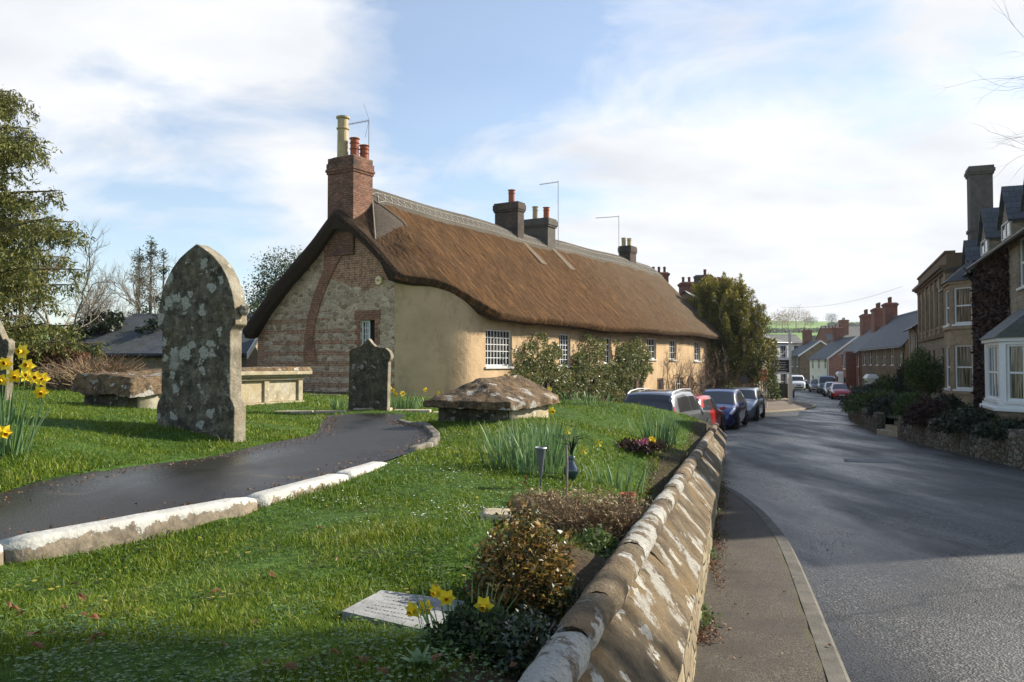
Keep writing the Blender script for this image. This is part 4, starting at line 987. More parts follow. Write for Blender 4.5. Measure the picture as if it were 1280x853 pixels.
# walls -------------------------------------------------------------
gate_ops = [(-1.52, -.88, 1.72, 3.02)]       # the gable window, local y from .. to ..
mb = MB()
zs_ = -1.3
def under(t, o): return ftop(t, o)-.20
facade(mb, -2.34, 4.0, zs_, under(0, 4.0), 0, [(-1.52, -.88, 1.72, 3.02)] if under(0, 4.0) > 3.02 else [(-1.52, -.88, 1.72, under(0, 4.0))], axis='y', sgn=1, reveal=.16)
zb = under(0, 4.0)
oo = np.linspace(2.34, -4.0, 26)
for i in range(25):
    za, zc = under(0, oo[i]), under(0, oo[i+1]); ya, yb = -oo[i], -oo[i+1]
    lo_a = zb
    if yb > -1.52-1e-6 and ya < -.88+1e-6:
        # cut round the window head
        y_a, y_b = ya, yb
        for (u0, u1) in ((ya, min(yb, -1.52)), (max(ya, -1.52), min(yb, -.88)), (max(ya, -.88), yb)):
            if u1-u0 < 1e-4: continue
            inside = u0 >= -1.5201 and u1 <= -.8799; l_ = max(3.02, zb) if inside else zb
            mb.poly([(0, u0, l_), (0, u1, l_), (0, u1, under(0, -u1)), (0, u0, under(0, -u0))])
    else: mb.poly([(0, ya, zb), (0, yb, zb), (0, yb, zc), (0, ya, za)])
mb.poly([(0, -1.52, zb), (0, -1.52, 3.02), (.16, -1.52, 3.02), (.16, -1.52, zb)]); mb.poly([(0, -.88, zb), (0, -.88, 3.02), (.16, -.88, 3.02), (.16, -.88, zb)]); mb.poly([(0, -1.52, 3.02), (0, -.88, 3.02), (.16, -.88, 3.02), (.16, -1.52, 3.02)])
# keep the head open between zb and the lintel
mb.build('gable_wall', M['gable'], cot)
# rendered front: curved corner then straight, with openings
cur = smoothline([(0, 2.34), (.9, 3.25), (1.62, 3.80), (2.1, 3.97), (2.65, 4.0)], 6)
mb = MB(); nzs = 6
for i in range(len(cur)-1):
    (t0, o0), (t1, o1) = cur[i], cur[i+1]
    mb.poly([(t0, -o0, zs_), (t1, -o1, zs_), (t1, -o1, under(t1, o1)), (t0, -o0, under(t0, o0))])
FW = [(2.72, 4.40, 1.50, 2.78, 8, 5), (7.85, 8.80, 1.50, 2.78, 4, 6), (11.75, 12.6, 1.6, 2.75, 3, 4), (16.65, 17.8, 1.82, 2.85, 3, 3), (19.6, 20.6, 1.8, 2.85, 3, 3), (23.3, 24.3, 1.75, 2.85, 3, 3),
      (8.3, 9.3, -.35, .42, 4, 3), (12.2, 13.2, -.4, .75, 3, 3), (15.05, 16.25, -.25, .95, 3, 4), (20.6, 21.6, -.4, .9, 3, 4), (24.2, 25.2, -.4, .9, 3, 4)]
DR = [(17.9, 18.75, -1.0, .88), (22.3, 23.15, -1.1, .85), (10.2, 11.1, -1.0, .8)]
facade(mb, 2.65, 27.15, zs_, 2.93, -4.0, [o[:4] for o in FW]+DR, sgn=1, reveal=.18)
for i in range(40):
    ta, tb = 2.65+24.5*i/40, 2.65+24.5*(i+1)/40; mb.poly([(ta, -4.0, 2.93), (tb, -4.0, 2.93), (tb, -4.0, under(tb, 4.0)), (ta, -4.0, under(ta, 4.0))])
# far gable and back wall
k2 = 20
for i in range(k2):
    a, b = -4+8*i/k2, -4+8*(i+1)/k2; mb.poly([(27.15, a, zs_), (27.15, b, zs_), (27.15, b, under(27.15, -b)), (27.15, a, under(27.15, -a))])
mb.poly([(0, 4, zs_), (27.15, 4, zs_), (27.15, 4, 3.3), (0, 4, 3.1)])
mb.build('front_wall', M['render'], cot)
# brick surround of the gable window, flue patch, lintel
mb = MB(); e = -.018
mb.box(e, -1.76, 3.03, .02, -.64, 3.34)
for i in range(9):
    z0 = 1.62+i*.155; w_ = .13 if i % 2 else .22
    mb.box(e, -1.523-w_, z0, .02, -1.523, z0+.15); mb.box(e, -.877, z0, .02, -.877+w_*.9, z0+.15)
mb.build('window_surround', M['brick_old'], cot)
mb = MB(); fl = [(.30, 5.9), (.42, 5.2), (.55, 4.8), (1.05, 3.9), (1.35, 3.1), (1.48, 2.4), (1.42, 1.7)]
wdt = [.55, .50, .30, .27, .25, .25, .40]
for i in range(len(fl)-1):
    (y0, z0), (y1, z1) = fl[i], fl[i+1]; w0, w1 = wdt[i], wdt[i+1]
    mb.hexa([(-.05, y1-w1, z1), (.02, y1-w1, z1), (.02, y1+w1*.6, z1), (-.05, y1+w1*.6, z1), (-.05, y0-w0, z0), (.02, y0-w0, z0), (.02, y0+w0*.6, z0), (-.05, y0+w0*.6, z0)])
mb.build('brick_flue', M['brick_old'], cot)
# stone plinth of the gable
mb = MB()
for i in range(8): y0 = -2.25+i*.78; mb.box(-.05, y0, -.2, .03, y0+.765, .66+.01*(i % 3))
mb.build('plinth', m_stone('dark_plinth', (.20, .13, .10), (.08, .05, .04), spots=False), cot, bevel=.015)
for o in FW: window(cot, o[0], o[1], o[2], o[3], -4.0, o[4], o[5], fr=.055, bar=.024, rec=.12, sill=M['white_old'], sash=False)
# gable window: glazed casement on the left, dark open half on the right
wf = window(cot, -1.52+.30, -.88, 1.72, 3.02, 0, 3, 6, axis='y', sgn=1, fr=.05, rec=.14, sash=False, pmat=M['glass'])
mb = MB(); mb.box(.13, -1.518, 1.73, .15, -1.222, 3.0); mb.build('dark_opening', M['black_void'], cot)
mb = MB(); mb.box(-.02, -1.55, 1.66, .12, -.85, 1.715); mb.build('sill', M['white_old'], wf)
for (a, b, c_, e_) in DR:
    mb = MB(); mb.box(a+.003, -3.93, c_, a+.08, -3.83, e_); mb.box(b-.08, -3.93, c_, b-.003, -3.83, e_); mb.box(a+.08, -3.93, e_-.08, b-.08, -3.83, e_-.003)
    f_ = mb.build('door_frame', M['white_old'], cot)
    mb = MB()
    for i in range(5): u = a+.082+i*(b-a-.164)/5; mb.box(u, -3.88, c_, u+(b-a-.164)/5-.008, -3.84, e_-.083)
    mb.build('door', M['wood_brown'], cot)
# alarm box with a hexagonal cover
mb = MB(); q = [(.14*math.cos(R(60*i+30))-1.72, .16*math.sin(R(60*i+30))+4.28) for i in range(6)]
mb.prism(q, -.09, -.002, 'x'); ab = mb.build('alarm_box', m_plain('faded_cream_plastic', (.85, .72, .42), .5, .1, 9, 0), cot, bevel=.012)
mb = MB(); mb.prism([(-1.78, 4.25), (-1.66, 4.25), (-1.66, 4.31), (-1.78, 4.31)], -.097, -.089, 'x'); mb.build('alarm_badge', m_plain('orange_badge', (.6, .25, .05), .5, .1, 9, 0), ab)
# chimneys
gc = MB(); gc.box(-.10, -.64, 5.2, .86, .52, 7.95)
for i, (e_, z0, z1) in enumerate(((.03, 7.95, 8.03), (.06, 8.03, 8.12), (.035, 8.12, 8.32), (.0, 8.32, 8.50))): gc.box(-.10-e_, -.64-e_, z0, .86+e_, .52+e_, z1)
gc.frustum(-.06, -.60, .82, .48, 8.50, 8.56, .1)
gco = gc.build('gable_chimney', M['brick_soot'], cot, bevel=.014)
def pot(parent, x, y, z, h, r, mat, bands=(.8,)):
    mb = MB(); pf = [(r, z-.03), (r*.94, z+h*.05)]
    for b_ in bands: pf += [(r*.90, z+h*(b_-.03)), (r*1.08, z+h*(b_-.02)), (r*1.08, z+h*(b_+.01)), (r*.90, z+h*(b_+.02))]
    pf += [(r*.90, z+h*.94), (r*1.14, z+h*.96), (r*1.14, z+h), (r*.8, z+h), (r*.78, z+h*.6)]
    mb.lathe(pf, (x, y, 0), 18); mb.build('chimney_pot', mat, parent)
pot(gco, .20, .12, 8.52, 1.42, .20, M['buff_pot'], (.72,)); pot(gco, .32, -.30, 8.52, .66, .155, M['terracotta'], (.45, .75)); pot(gco, .62, -.46, 8.52, .46, .155, M['terracotta'], (.4, .72))
mb = MB(); mb.prism([(-.64+.1, 5.98), (.52, 5.98), (.52, 6.06), (-.54, 6.06)], -.13, -.09, 'x'); mb.build('chimney_strap', M['lead'], gco)
def cchim(t0, t1, o0, o1, top, mat, pots, name='ridge_chimney', cap=.07):
    mb = MB(); zb_ = ftop((t0+t1)/2, max(abs(o0), abs(o1)))-.3
    mb.box(t0, -o1, zb_, t1, -o0, top-.42); mb.box(t0-cap*.6, -o1-cap*.6, top-.42, t1+cap*.6, -o0+cap*.6, top-.34); mb.box(t0-cap, -o1-cap, top-.34, t1+cap, -o0+cap, top-.08); mb.box(t0-cap*.5, -o1-cap*.5, top-.08, t1+cap*.5, -o0+cap*.5, top)
    c_ = mb.build(name, mat, cot, bevel=.02)
    for (t, o, h, r, mt) in pots: pot(c_, t, -o, top, h, r, mt, (.75,))
cchim(10.3, 10.85, -.58, .62, 8.72, M['brick_dark'], [(10.55, .15, .58, .15, M['terracotta'])])
cchim(12.8, 13.55, -.58, .72, 8.38, M['chim_grey'], [(13.1, -.12, .62, .14, M['buff_pot']), (13.2, .42, .55, .15, M['terracotta'])], cap=.09)
cchim(22.9, 23.75, -.30, .42, 8.35, M['brick_dark'], [(23.1, -.08, .48, .13, M['buff_pot']), (23.45, .12, .46, .13, M['buff_pot']), (23.2, .22, .44, .12, M['buff_pot'])], cap=.05)
# television aerials
def aerial(label, P0, h, boom, nel, parent_sz=.012):
    r = thing('television_aerial', label, 'aerial', tuple(P0), CA, 'aerials on the thatched cottage'); mb = MB(); mb.tube([(0, 0, 0), (0, 0, h)], parent_sz, 6)
    mb.tube([(0, 0, h-.9), (-.12, 0, h-1.02)], .008, 4); mb.build('mast', M['metal'], r)
    mb = MB(); bx, by, bz = boom; mb.tube([(0, 0, h-.05), (bx, by, h-.05+bz)], parent_sz*.8, 4)
    bd = Vector((bx, by, bz)).normalized(); sdv = bd.cross(Vector((0, 0, 1))).normalized()
    for i in range(nel):
        p = Vector((0, 0, h-.05))+Vector(boom)*((i+.5)/nel); l = .16-.05*i/nel; mb.tube([p-sdv*l, p+sdv*l], .005, 4)
        mb.tube([p+Vector((0, 0, -.05)), p+Vector((0, 0, .05))], .006, 4)
    mb.build('boom', M['metal'], r)
    return r
a1_ = aerial('tall thin aerial behind the gable chimney pots, boom reaching left', cw(1.25, .1, 7.35), 2.75, (-.35, .85, -.12), 10, .014)
mb = MB(); mb.tube([(0, 0, 2.75), (-.05, .2, 3.3)], .006, 4); mb.tube([(0, .0, 2.7), (.05, .22, 2.15)], .007, 4); mb.build('reflector_rod', M['metal'], a1_)
aerial('aerial beside the grey rendered ridge chimney', cw(13.75, .75, 7.2), 3.05, (-.55, .7, -.15), 8, .016)
aerial('aerial on the small dark chimney near the far end of the ridge', cw(22.6, -.15, 7.3), 2.75, (-.75, 1.1, -.1), 9, .017)
# ================================================================ RIGHT-HAND STREET
def fx(Y): return 5.05+.39*Y
RU = Vector((-.3633, -.9317, 0)); RN = Vector((.9317, -.3633, 0)); RA = math.atan2(RU.y, RU.x)
def rowhouse(name, label, Y1, Y0, *a, **k):      # Y1 far end, Y0 near end
    return house(name, label, (fx(Y1), Y1), RA, (Y1-Y0)*1.0734, *a, **k)
def canted_bay(parent, xa, xb, proj, z0, z1, sills, wallm, frame, roofm, rtop, facew=True, stone_to=None, cols=(1, 1)):
    """a canted bay on the front (local y=0) between xa..xb; sills: list of (z0,z1) storeys"""
    pts = [(xa, 0), (xa+proj, -proj), (xb-proj, -proj), (xb, 0)]
    mbw = MB(); mbf = MB(); mbg = MB()
    for i in range(3):
        (ax, ay), (bx, by) = pts[i], pts[i+1]; L = math.hypot(bx-ax, by-ay); T = Matrix.Translation((ax, ay, 0)) @ Matrix.Rotation(math.atan2(by-ay, bx-ax), 4, 'Z')
        ops = [(.16, L-.16, s[0], s[1]) for s in sills]
        m_ = MB(T); facade(m_, 0, L, z0, z1, 0, ops, reveal=.14); mbw.v += [v for v in m_.v]; off = len(mbw.v)-len(m_.v); mbw.f += [[off+q for q in f] for f in m_.f]
        for (a, b, c, d_) in ops:
            f_ = MB(T); fr = .055; t0, t1 = .05, .10
            f_.box(a, t0, c, a+fr, t1, d_); f_.box(b-fr, t0, c, b, t1, d_); f_.box(a+fr, t0, c, b-fr, t1, c+.07); f_.box(a+fr, t0, d_-.05, b-fr, t1, d_)
            f_.box(a+fr, t0+.01, (c+d_)/2-.025, b-fr, t1-.004, (c+d_)/2+.025)
            nc = cols[0] if i != 1 else cols[1]
            for q in range(1, nc): u = a+fr+(b-a-2*fr)*q/nc; f_.box(u-.012, t0+.013, c+.07, u+.012, t1-.006, d_-.05)
            f_.box(a-.05, -.05, c-.07, b+.05, .045, c-.002)
            fo = f_.build('window', frame, parent); g_ = MB(T); g_.box(a+.02, .088, c+.02, b-.02, .11, d_-.02); g_.build('pane', M['curtain'] if i == 2 else M['glass'], fo)
            g_ = MB(T); g_.box(a+.02, .2, c+.02, b-.02, .21, d_-.02)
    wo = mbw.build('bay', wallm, parent)
    # string courses
    mb = MB()
    for zc in ([s[0]-.18 for s in sills]+[z1-.09]):
        P0 = [(xa-.06, .0), (xa+proj-.03, -proj-.07), (xb-proj+.03, -proj-.07), (xb+.06, 0)]
        mb.prism(P0, zc, zc+.09, 'z')
    mb.build('bay_cornice', frame if facew else wallm, wo)
    P0 = [(xa-.14, .0, z1), (xa+proj-.06, -proj-.14, z1), (xb-proj+.06, -proj-.14, z1), (xb+.14, 0, z1)]; t0, t1 = (xa+proj*.9, .0, rtop), (xb-proj*.9, .0, rtop)
    V = P0+[t0, t1]; Fs = [(0, 1, 4), (1, 2, 5, 4), (2, 3, 5), (3, 2, 1, 0)]
    V2 = []; F2 = []; U2 = []
    for f in Fs:
        b = len(V2); V2 += [V[i] for i in f]; F2.append(tuple(range(b, b+len(f))))
        p0 = Vector(V[f[0]]); e = (Vector(V[f[1]])-p0).normalized()
        for i in f: q = Vector(V[i])-p0; U2.append((q.dot(e), (q-e*q.dot(e)).length))
    fast('bay_roof', np.array(V2), F2, roofm, wo, uv=np.array(U2))
def dormer(parent, x, w, y0, zb, zt, depth, roofm, wallm, frame=None, win=True):
    """gabled dormer facing the street; local front plane y0"""
    h = w*.62; mb = MB(); fr = frame or M['white_old']
    mb.prism([(x, zb), (x+w, zb), (x+w, zt), (x+w/2, zt+h), (x, zt)], y0, y0+depth, 'y'); d_ = mb.build('dormer', wallm, parent)
    if win:
        mb = MB(); a, b, c, e = x+.14, x+w-.14, zb+.35, zt-.02
        mb.box(a, y0-.04, c, a+.05, y0-.003, e); mb.box(b-.05, y0-.04, c, b, y0-.003, e); mb.box(a+.05, y0-.04, e-.05, b-.05, y0-.003, e); mb.box(a+.05, y0-.04, c, b-.05, y0-.003, c+.05); mb.box((a+b)/2-.02, y0-.035, c+.05, (a+b)/2+.02, y0-.003, e-.05)
        wf_ = mb.build('window', fr, d_); mb = MB(); mb.box(a+.02, y0-.018, c+.02, b-.02, y0-.004, e-.02); mb.build('pane', M['glass'], wf_)
    V = []; Fs = []; U = []; o = .10
    for sgn in (-1, 1):
        ex = x+w/2+sgn*(w/2+o); ez = zt-o*1.24
        b = len(V); V += [(ex, y0-.12, ez), (x+w/2, y0-.12, zt+h+.02), (x+w/2, y0+depth, zt+h+.02), (ex, y0+depth, ez)]; U += [(0, 0), (0, w*.8), (depth, w*.8), (depth, 0)]; Fs.append((b, b+1, b+2, b+3))
        b = len(V); V += [(p[0], p[1], p[2]+.06) for p in V[b-4:b]]; U += U[b-4:b]; Fs.append((b, b+1, b+2, b+3)); Fs += [(b-4, b-3, b+1, b), (b-4, b, b+3, b-1)]
    fast('dormer_roof', np.array(V), Fs, roofm, d_, uv=np.array(U))
    return d_
# R1 white-bay house
L1 = (28.0-17.0)*1.0734
r1 = rowhouse('stone_house', 'stone house at the right edge with creeper, white bay window and slate wall dormers', 28.0, 17.0, 7.2, -.3, 5.15, 7.9, M['stone_block'], M['slate_moss'],
    ops=[((28-21.9)*1.0734-.05, (28-21.9)*1.0734+1.15, 3.62, 4.95, 2, 2), ((28-18.6)*1.0734, (28-18.6)*1.0734+1.1, 3.62, 4.95, 2, 2)],
    chims=[(L1-1.2, L1-.3, 2.8, 4.2, 9.2, M['brick_dark'], 3)], doors=[((28-25.3)*1.0734, (28-25.3)*1.0734+.95, -.3, 1.85)])
canted_bay(r1, (28-22.9)*1.0734, (28-19.4)*1.0734, .80, -.2, 2.55, [(.98, 2.38)], M['white'], M['white'], M['slate_moss'], 3.35, cols=(2, 4))
mb = MB(); xa, xb = (28-22.9)*1.0734, (28-19.4)*1.0734; pr = .86
mb.prism([(xa-.05, 0), (xa+pr-.05, -pr), (xb-pr+.05, -pr), (xb+.05, 0)], -.5, .72, 'z'); mb.build('bay_base', M['brick_brown'], r1)
mb = MB(); pr = .95; mb.prism([(xa-.15, 0), (xa+pr-.12, -pr), (xb-pr+.12, -pr), (xb+.15, 0)], .72, .82, 'z'); mb.build('bay_sill', M['white'], r1, bevel=.02)
for yy in (27.2, 23.9, 20.9): dormer(r1, (28-yy)*1.0734, 1.5, -.02, 5.15-.35+.3, 5.95, 2.3, M['slate'], M['stone_block'])
# R2 house with two-storey canted stone bay
L2 = (35.5-28.03)*1.0734
r2 = rowhouse('stone_house', 'stone house with two-storey canted bay, dormers and one tall grey rendered chimney', 35.5, 28.03, 7.0, -.4, 5.0, 7.6, M['stone_block'], M['slate'],
    ops=[((35.5-34.3)*1.0734, (35.5-34.3)*1.0734+.9, 3.3, 4.7, 2, 2), ((35.5-34.3)*1.0734, (35.5-34.3)*1.0734+.9, .9, 2.5, 2, 2)], chims=[])
xe = (35.5-28.55)*1.0734
canted_bay(r2, xe-3.1, xe, .72, -.3, 4.95, [(1.10, 2.66), (3.42, 4.72)], M['ham'], M['white'], M['slate'], 5.75, facew=False, cols=(1, 1))
dormer(r2, 1.1, 1.1, .9, 5.1, 6.0, 2.0, M['slate'], M['white_old']); dormer(r2, 3.1, 1.2, .9, 5.3, 6.35, 2.0, M['slate'], M['white_old'])
dormer(r2, 5.6, 1.1, -.05, 4.8, 5.75, 2.6, M['slate'], M['stone_block'], win=False)
mb = MB(); cx0, cx1, cy0, cy1 = .10, .97, .80, 1.65; mb.box(cx0, cy0, 5.4, cx1, cy1, 10.0); mb.box(cx0-.05, cy0-.05, 7.55, cx1+.05, cy1+.05, 7.7); mb.box(cx0-.05, cy0-.05, 9.95, cx1+.05, cy1+.05, 10.32); mb.box(cx0-.09, cy0-.09, 10.05, cx1+.09, cy1+.09, 10.2)
mb.build('chimney', M['chim_grey'], r2, bevel=.02)
mb = MB(); mb.tube([(xe+.18, -.08, 5.1), (xe+.18, -.08, -.3)], .05, 8); mb.tube([(xe+.18, -.08, 5.1), (xe-.2, -.3, 5.35)], .045, 8); mb.build('downpipe', M['black'], r2)
# R3 taller pilastered stone building
L3 = (47-35.53)*1.0734
o3 = []
for i in range(6): x0 = .7+i*1.95; o3.append((x0, x0+1.05, 3.3, 5.2, 2, 3, M['ham_dark'], M['ham'])); 
for i in (0, 2, 3, 5): x0 = .7+i*1.95; o3.append((x0, x0+1.05, .5, 2.3, 2, 2, M['ham_dark'], M['ham']))
r3 = rowhouse('stone_hall', 'taller brown stone building with tall upper windows and a heavy cornice', 47, 35.53, 9.0, -.6, 5.75, 6.35, M['stone_block'], M['slate'], ops=o3, doors=[(.7+1.95*4, .7+1.95*4+1.1, -.5, 1.9)], gut=False, ov=.0)
mb = MB()
for i in range(7): x0 = .18+i*1.95; mb = MB(); mb.box(x0, -.09, 2.95+.63, x0+.34, -.002, 6.15); mb.build('pilaster', M['ham'], r3, bevel=.01)
mb = MB()
mb.box(-.05, -.10, 3.4, L3+.05, -.004, 3.58); mb.build('string_course', M['ham_dark'], r3)
pass
mb = MB()
for e, z0, z1 in ((.10, 6.15, 6.27), (.20, 6.27, 6.36), (.32, 6.36, 6.50)): mb.box(-e, -e, z0, L3+e*.3, .4, z1); 
mb.build('cornice', M['ham_dark'], r3)
mb = MB(); mb.box(0, -.02, 6.50, L3, .28, 7.02); mb.box(-.06, -.08, 7.02, L3+.04, .34, 7.12); mb.box(L3-.28, .28, 6.0, L3+.0, 5, 7.02)
mb.build('parapet', M['ham_dark'], r3)
# small stone houses beyond
rowhouse('stone_cottage', 'small grey stone house with white sash windows between the hall and the terrace', 53.5, 47.1, 6, -1.0, 3.95, 5.6, M['stone_block'], M['slate_moss'],
    ops=[(1.0, 1.9, 1.9, 3.4, 1, 2), (4.4, 5.3, 1.9, 3.4, 1, 2), (1.0, 1.9, -.3, 1.0, 1, 2), (4.3, 5.4, -.3, 1.0, 2, 2)], doors=[(2.7, 3.55, -1, 1.0)], chims=[(5.7, 6.5, 2.4, 3.6, 6.6, M['chim_grey'], 2, M['buff_pot'], .35)], cat='house')
def line_house(name, label, far, near, D, z0, eave, ridge, wall, roofm, **k):
    fa, ne = Vector((*far, 0)), Vector((*near, 0)); d_ = ne-fa
    return house(name, label, far, math.atan2(d_.y, d_.x), d_.length, D, z0, eave, ridge, wall, roofm, **k)
W_ = M['white']
def row_ops(L, z_up, z_lo, hs=(1.3, 1.3), w=1.0, n=5, skip=(), **k):
    o = []
    for i in range(n):
        x0 = (i+.5)*L/n-w/2
        if ('u', i) not in skip: o.append((x0, x0+w, z_up, z_up+hs[0], 1, 2))
        if ('l', i) not in skip: o.append((x0, x0+w, z_lo, z_lo+hs[1], 1, 2))
    return o
t4 = line_house('terrace_house', 'long stone terrace with a hipped dark slate roof and a white porch', (32.0, 75), (27.6, 57.5), 6, -1.6, 3.15, 5.75, M['brick_brown'], M['slate'], ops=row_ops(18, 1.5, -.7, n=6, skip=[('l', 2)]),
    chims=[(.6, 2.0, 1.7, 2.7, 7.0, M['brick_red'], 2, M['terra_dark'], .55)], ridge_y=2.4, hip=True)
mb = MB(); mb.box(7.0, -.9, 0, 8.6, -.02, 2.0); mb.frustum(6.85, -1.05, 8.75, 0, 2.0, 2.35, .25); pw = mb.build('porch', M['white'], t4, bevel=.02)
mb = MB()
for i in range(3): mb.box(7.1+i*.5, -.925, .25, 7.5+i*.5, -.905, 1.85)
mb.build('porch_pane', M['glass'], pw)
t5 = line_house('terrace_house', 'red brick terrace with projecting brick bay beyond the stone terrace', (36.6, 91), (32.25, 75.8), 6, -1.9, 2.95, 5.2, M['brick_red'], M['slate'], ops=row_ops(15.8, 1.35, -.9, n=5, skip=[('l', 1), ('u', 3), ('l', 3)]),
    chims=[(1.0, 3.0, 1.8, 2.8, 6.9, M['brick_red'], 4, M['terra_dark'], .55), (9.5, 11.6, 1.8, 2.8, 7.0, M['brick_red'], 4, M['terra_dark'], .55)], ridge_y=2.4)
mb = MB(); mb.box(10.2, -.9, -.3, 12.4, -.02, 4.7); bp = mb.build('brick_bay', M['brick_red'], t5)
mb = MB()
for z_ in (.9, 3.1):
    for i in range(3): mb.box(10.4+i*.65, -.925, z_, 10.4+i*.65+.45, -.903, z_+1.3)
mb.build('bay_pane', M['glass'], bp)
mb = MB()
for z_ in (.8, 3.0): mb.box(10.3, -.97, z_-.05, 12.3, -.905, z_+.07)
mb.build('bay_sill', M['white_old'], bp)
mb = MB(); mb.box(3.9, -.9, 0, 5.4, -.02, 2.4); mb.frustum(3.75, -1.05, 5.55, 0, 2.4, 2.7, .2); pw = mb.build('porch', M['white'], t5)
mb = MB(); mb.box(4.1, -.925, .2, 4.65, -.905, 2.2); mb.box(4.75, -.925, .2, 5.2, -.905, 2.2); mb.build('porch_pane', M['glass'], pw)
# cream house with a pink brick end and others down the hill
line_house('cream_house', 'cream fronted house with pink brick end wall and white bargeboard', (37.5, 103.2), (36.7, 95), 6.2, -1.95, 2.4, 4.75, M['cream_far'], M['slate'], ops=row_ops(8.2, 1.0, -1.1, n=3, w=.9, skip=[('l', 1)]), doors=[(3.7, 4.6, -1.9, .1)], sidewall=M['brick_pink'], bargeboard=M['white'], ridgemat=M['slate'], chims=[(1.0, 1.8, 2.5, 3.6, 6.1, M['brick_red'], 2, M['terra_dark'], .3)])
line_house('brown_house', 'brown brick house with dark roof and white bargeboard left of the cream house', (41.8, 125), (40.4, 115), 5.6, -2.0, 2.95, 4.9, M['brick_brown'], M['slate'], ops=row_ops(10, 1.2, -1.1, n=3), bargeboard=M['white'], chims=[(2, 3.0, 2.0, 3.2, 6.6, M['brick_red'], 2, M['terra_dark'], .3)])
house('white_house', 'white house with a black upper window and white shutters at the foot of the street', (38.8, 127), R(2), 6.4, 6, -2.0, 4.9, 6.2, M['white_wall'], M['slate_pale'], ops=[(5.0, 5.8, 3.0, 4.4, 1, 2, M['black'])])
house('hillside_house', 'long pale roofed house with red brick chimneys seen above the cream house', (52.2, 135), R(-3), 12, 7, -1.5, 5.6, 8.0, M['brick_red'], M['slate_pale'], chims=[(-.1, 1.6, 1.5, 2.6, 7.6, M['brick_red'], 3, M['terra_dark'], .4), (2.5, 3.7, 1.2, 2.6, 8.9, M['brick_red'], 2, M['terra_dark'], .4)], ops=row_ops(13, 3.6, .6, n=4))
# neighbour outside the right edge whose roof shades the road
house('neighbour_house', 'stone house just outside the right edge whose shadow crosses the road', (12.6, 16.6), R(-90), 3.4, 8.0, -.2, 5.3, 8.5, M['stone_block'], M['slate'], ops=[(.8, 1.7, 3.4, 4.7, 2, 2), (2.3, 3.2, 3.4, 4.7, 2, 2), (.8, 1.7, .7, 2.2, 2, 2)], doors=[(2.3, 3.2, -.2, 1.8)], chims=[(1.0, 2.2, 3.4, 4.6, 9.8, M['brick_dark'], 3)])

# ================================================================ LEFT BEHIND THE YEW
tl = line_house('stone_terrace', 'sunlit stone terrace behind the yew with rows of tile chimney pots', (14.2, 50.5), (23.6, 74.2), 7, -1.6, 3.9, 6.2, M['stone_block'], M['slate'], ops=[(6.5, 7.5, 1.6, 3.1, 2, 2), (6.5, 7.5, -1.0, .6, 2, 2), (10.5, 11.5, 1.6, 3.1, 2, 2), (10.5, 11.5, -1.0, .6, 2, 2), (15, 16, 1.6, 3.1, 2, 2), (15, 16, -1.0, .6, 2, 2), (20, 21, 1.6, 3.1, 2, 2), (20, 21, -1, .6, 2, 2)], doors=[(3.0, 4.0, -1.6, .6), (13, 13.9, -1.6, .5), (18, 18.9, -1.6, .5)],
    chims=[(7.8, 9.4, 2.9, 4.1, 8.0, M['chim_grey'], 1, M['terra_dark'], .5), (16.0, 18.2, 3.0, 4.0, 8.2, M['brick_red'], 3, M['terra_dark'], .5)])
mb = MB(); mb.box(2.6, -1.1, 1.7, 2.72, -.98, 2.0); 
for x0 in (2.6, 4.3): mb.box(x0, -1.1, 0, x0+.10, -1.0, 2.1)
pp = mb.build('porch', M['white'], tl)
mb = MB(); mb.hexa([(2.4, -1.2, 2.1), (4.6, -1.2, 2.1), (4.6, -.01, 2.1), (2.4, -.01, 2.1), (3.45, -1.2, 2.85), (3.55, -1.2, 2.85), (3.55, -.01, 2.85), (3.45, -.01, 2.85)]); mb.build('porch_roof', M['terracotta'], pp)
house('brick_house', 'dark brick house behind the thatch with two stacks of three chimney pots', (7.6, 60.5), R(0), 9, 7, -1.0, 4.4, 6.4, M['brick_red'], M['slate'], ops=[(3, 4, 2, 3.5, 2, 2)],
    chims=[(3.2, 4.5, 2.6, 3.7, 8.65, M['brick_red'], 3, M['terra_dark'], .5), (5.5, 6.9, 2.6, 3.7, 7.9, M['brick_red'], 3, M['terra_dark'], .45)])
# white inn end with its sash window
house('white_inn', 'white painted house end with a tall paned window behind the inn sign', (23.2, 76.5), R(35), 4.4, 6, -1.7, 3.75, 4.6, M['white_wall'], M['slate_pale'], ops=[(2.95, 3.85, 1.75, 3.35, 3, 3), (2.95, 3.85, -1.0, .8, 3, 2)], hip=True, hip2=True, ov=.1)
# outbuilding in the churchyard
ob = house('slate_outbuilding', 'low slate roofed outbuilding half overgrown with ivy behind the tombs', (-17.3, 30.2), 0, 7.5, 5, .3, 2.15, 3.55, M['stone_block'], M['slate'], hip=True, bargeboard=M['white'], ov=.3)

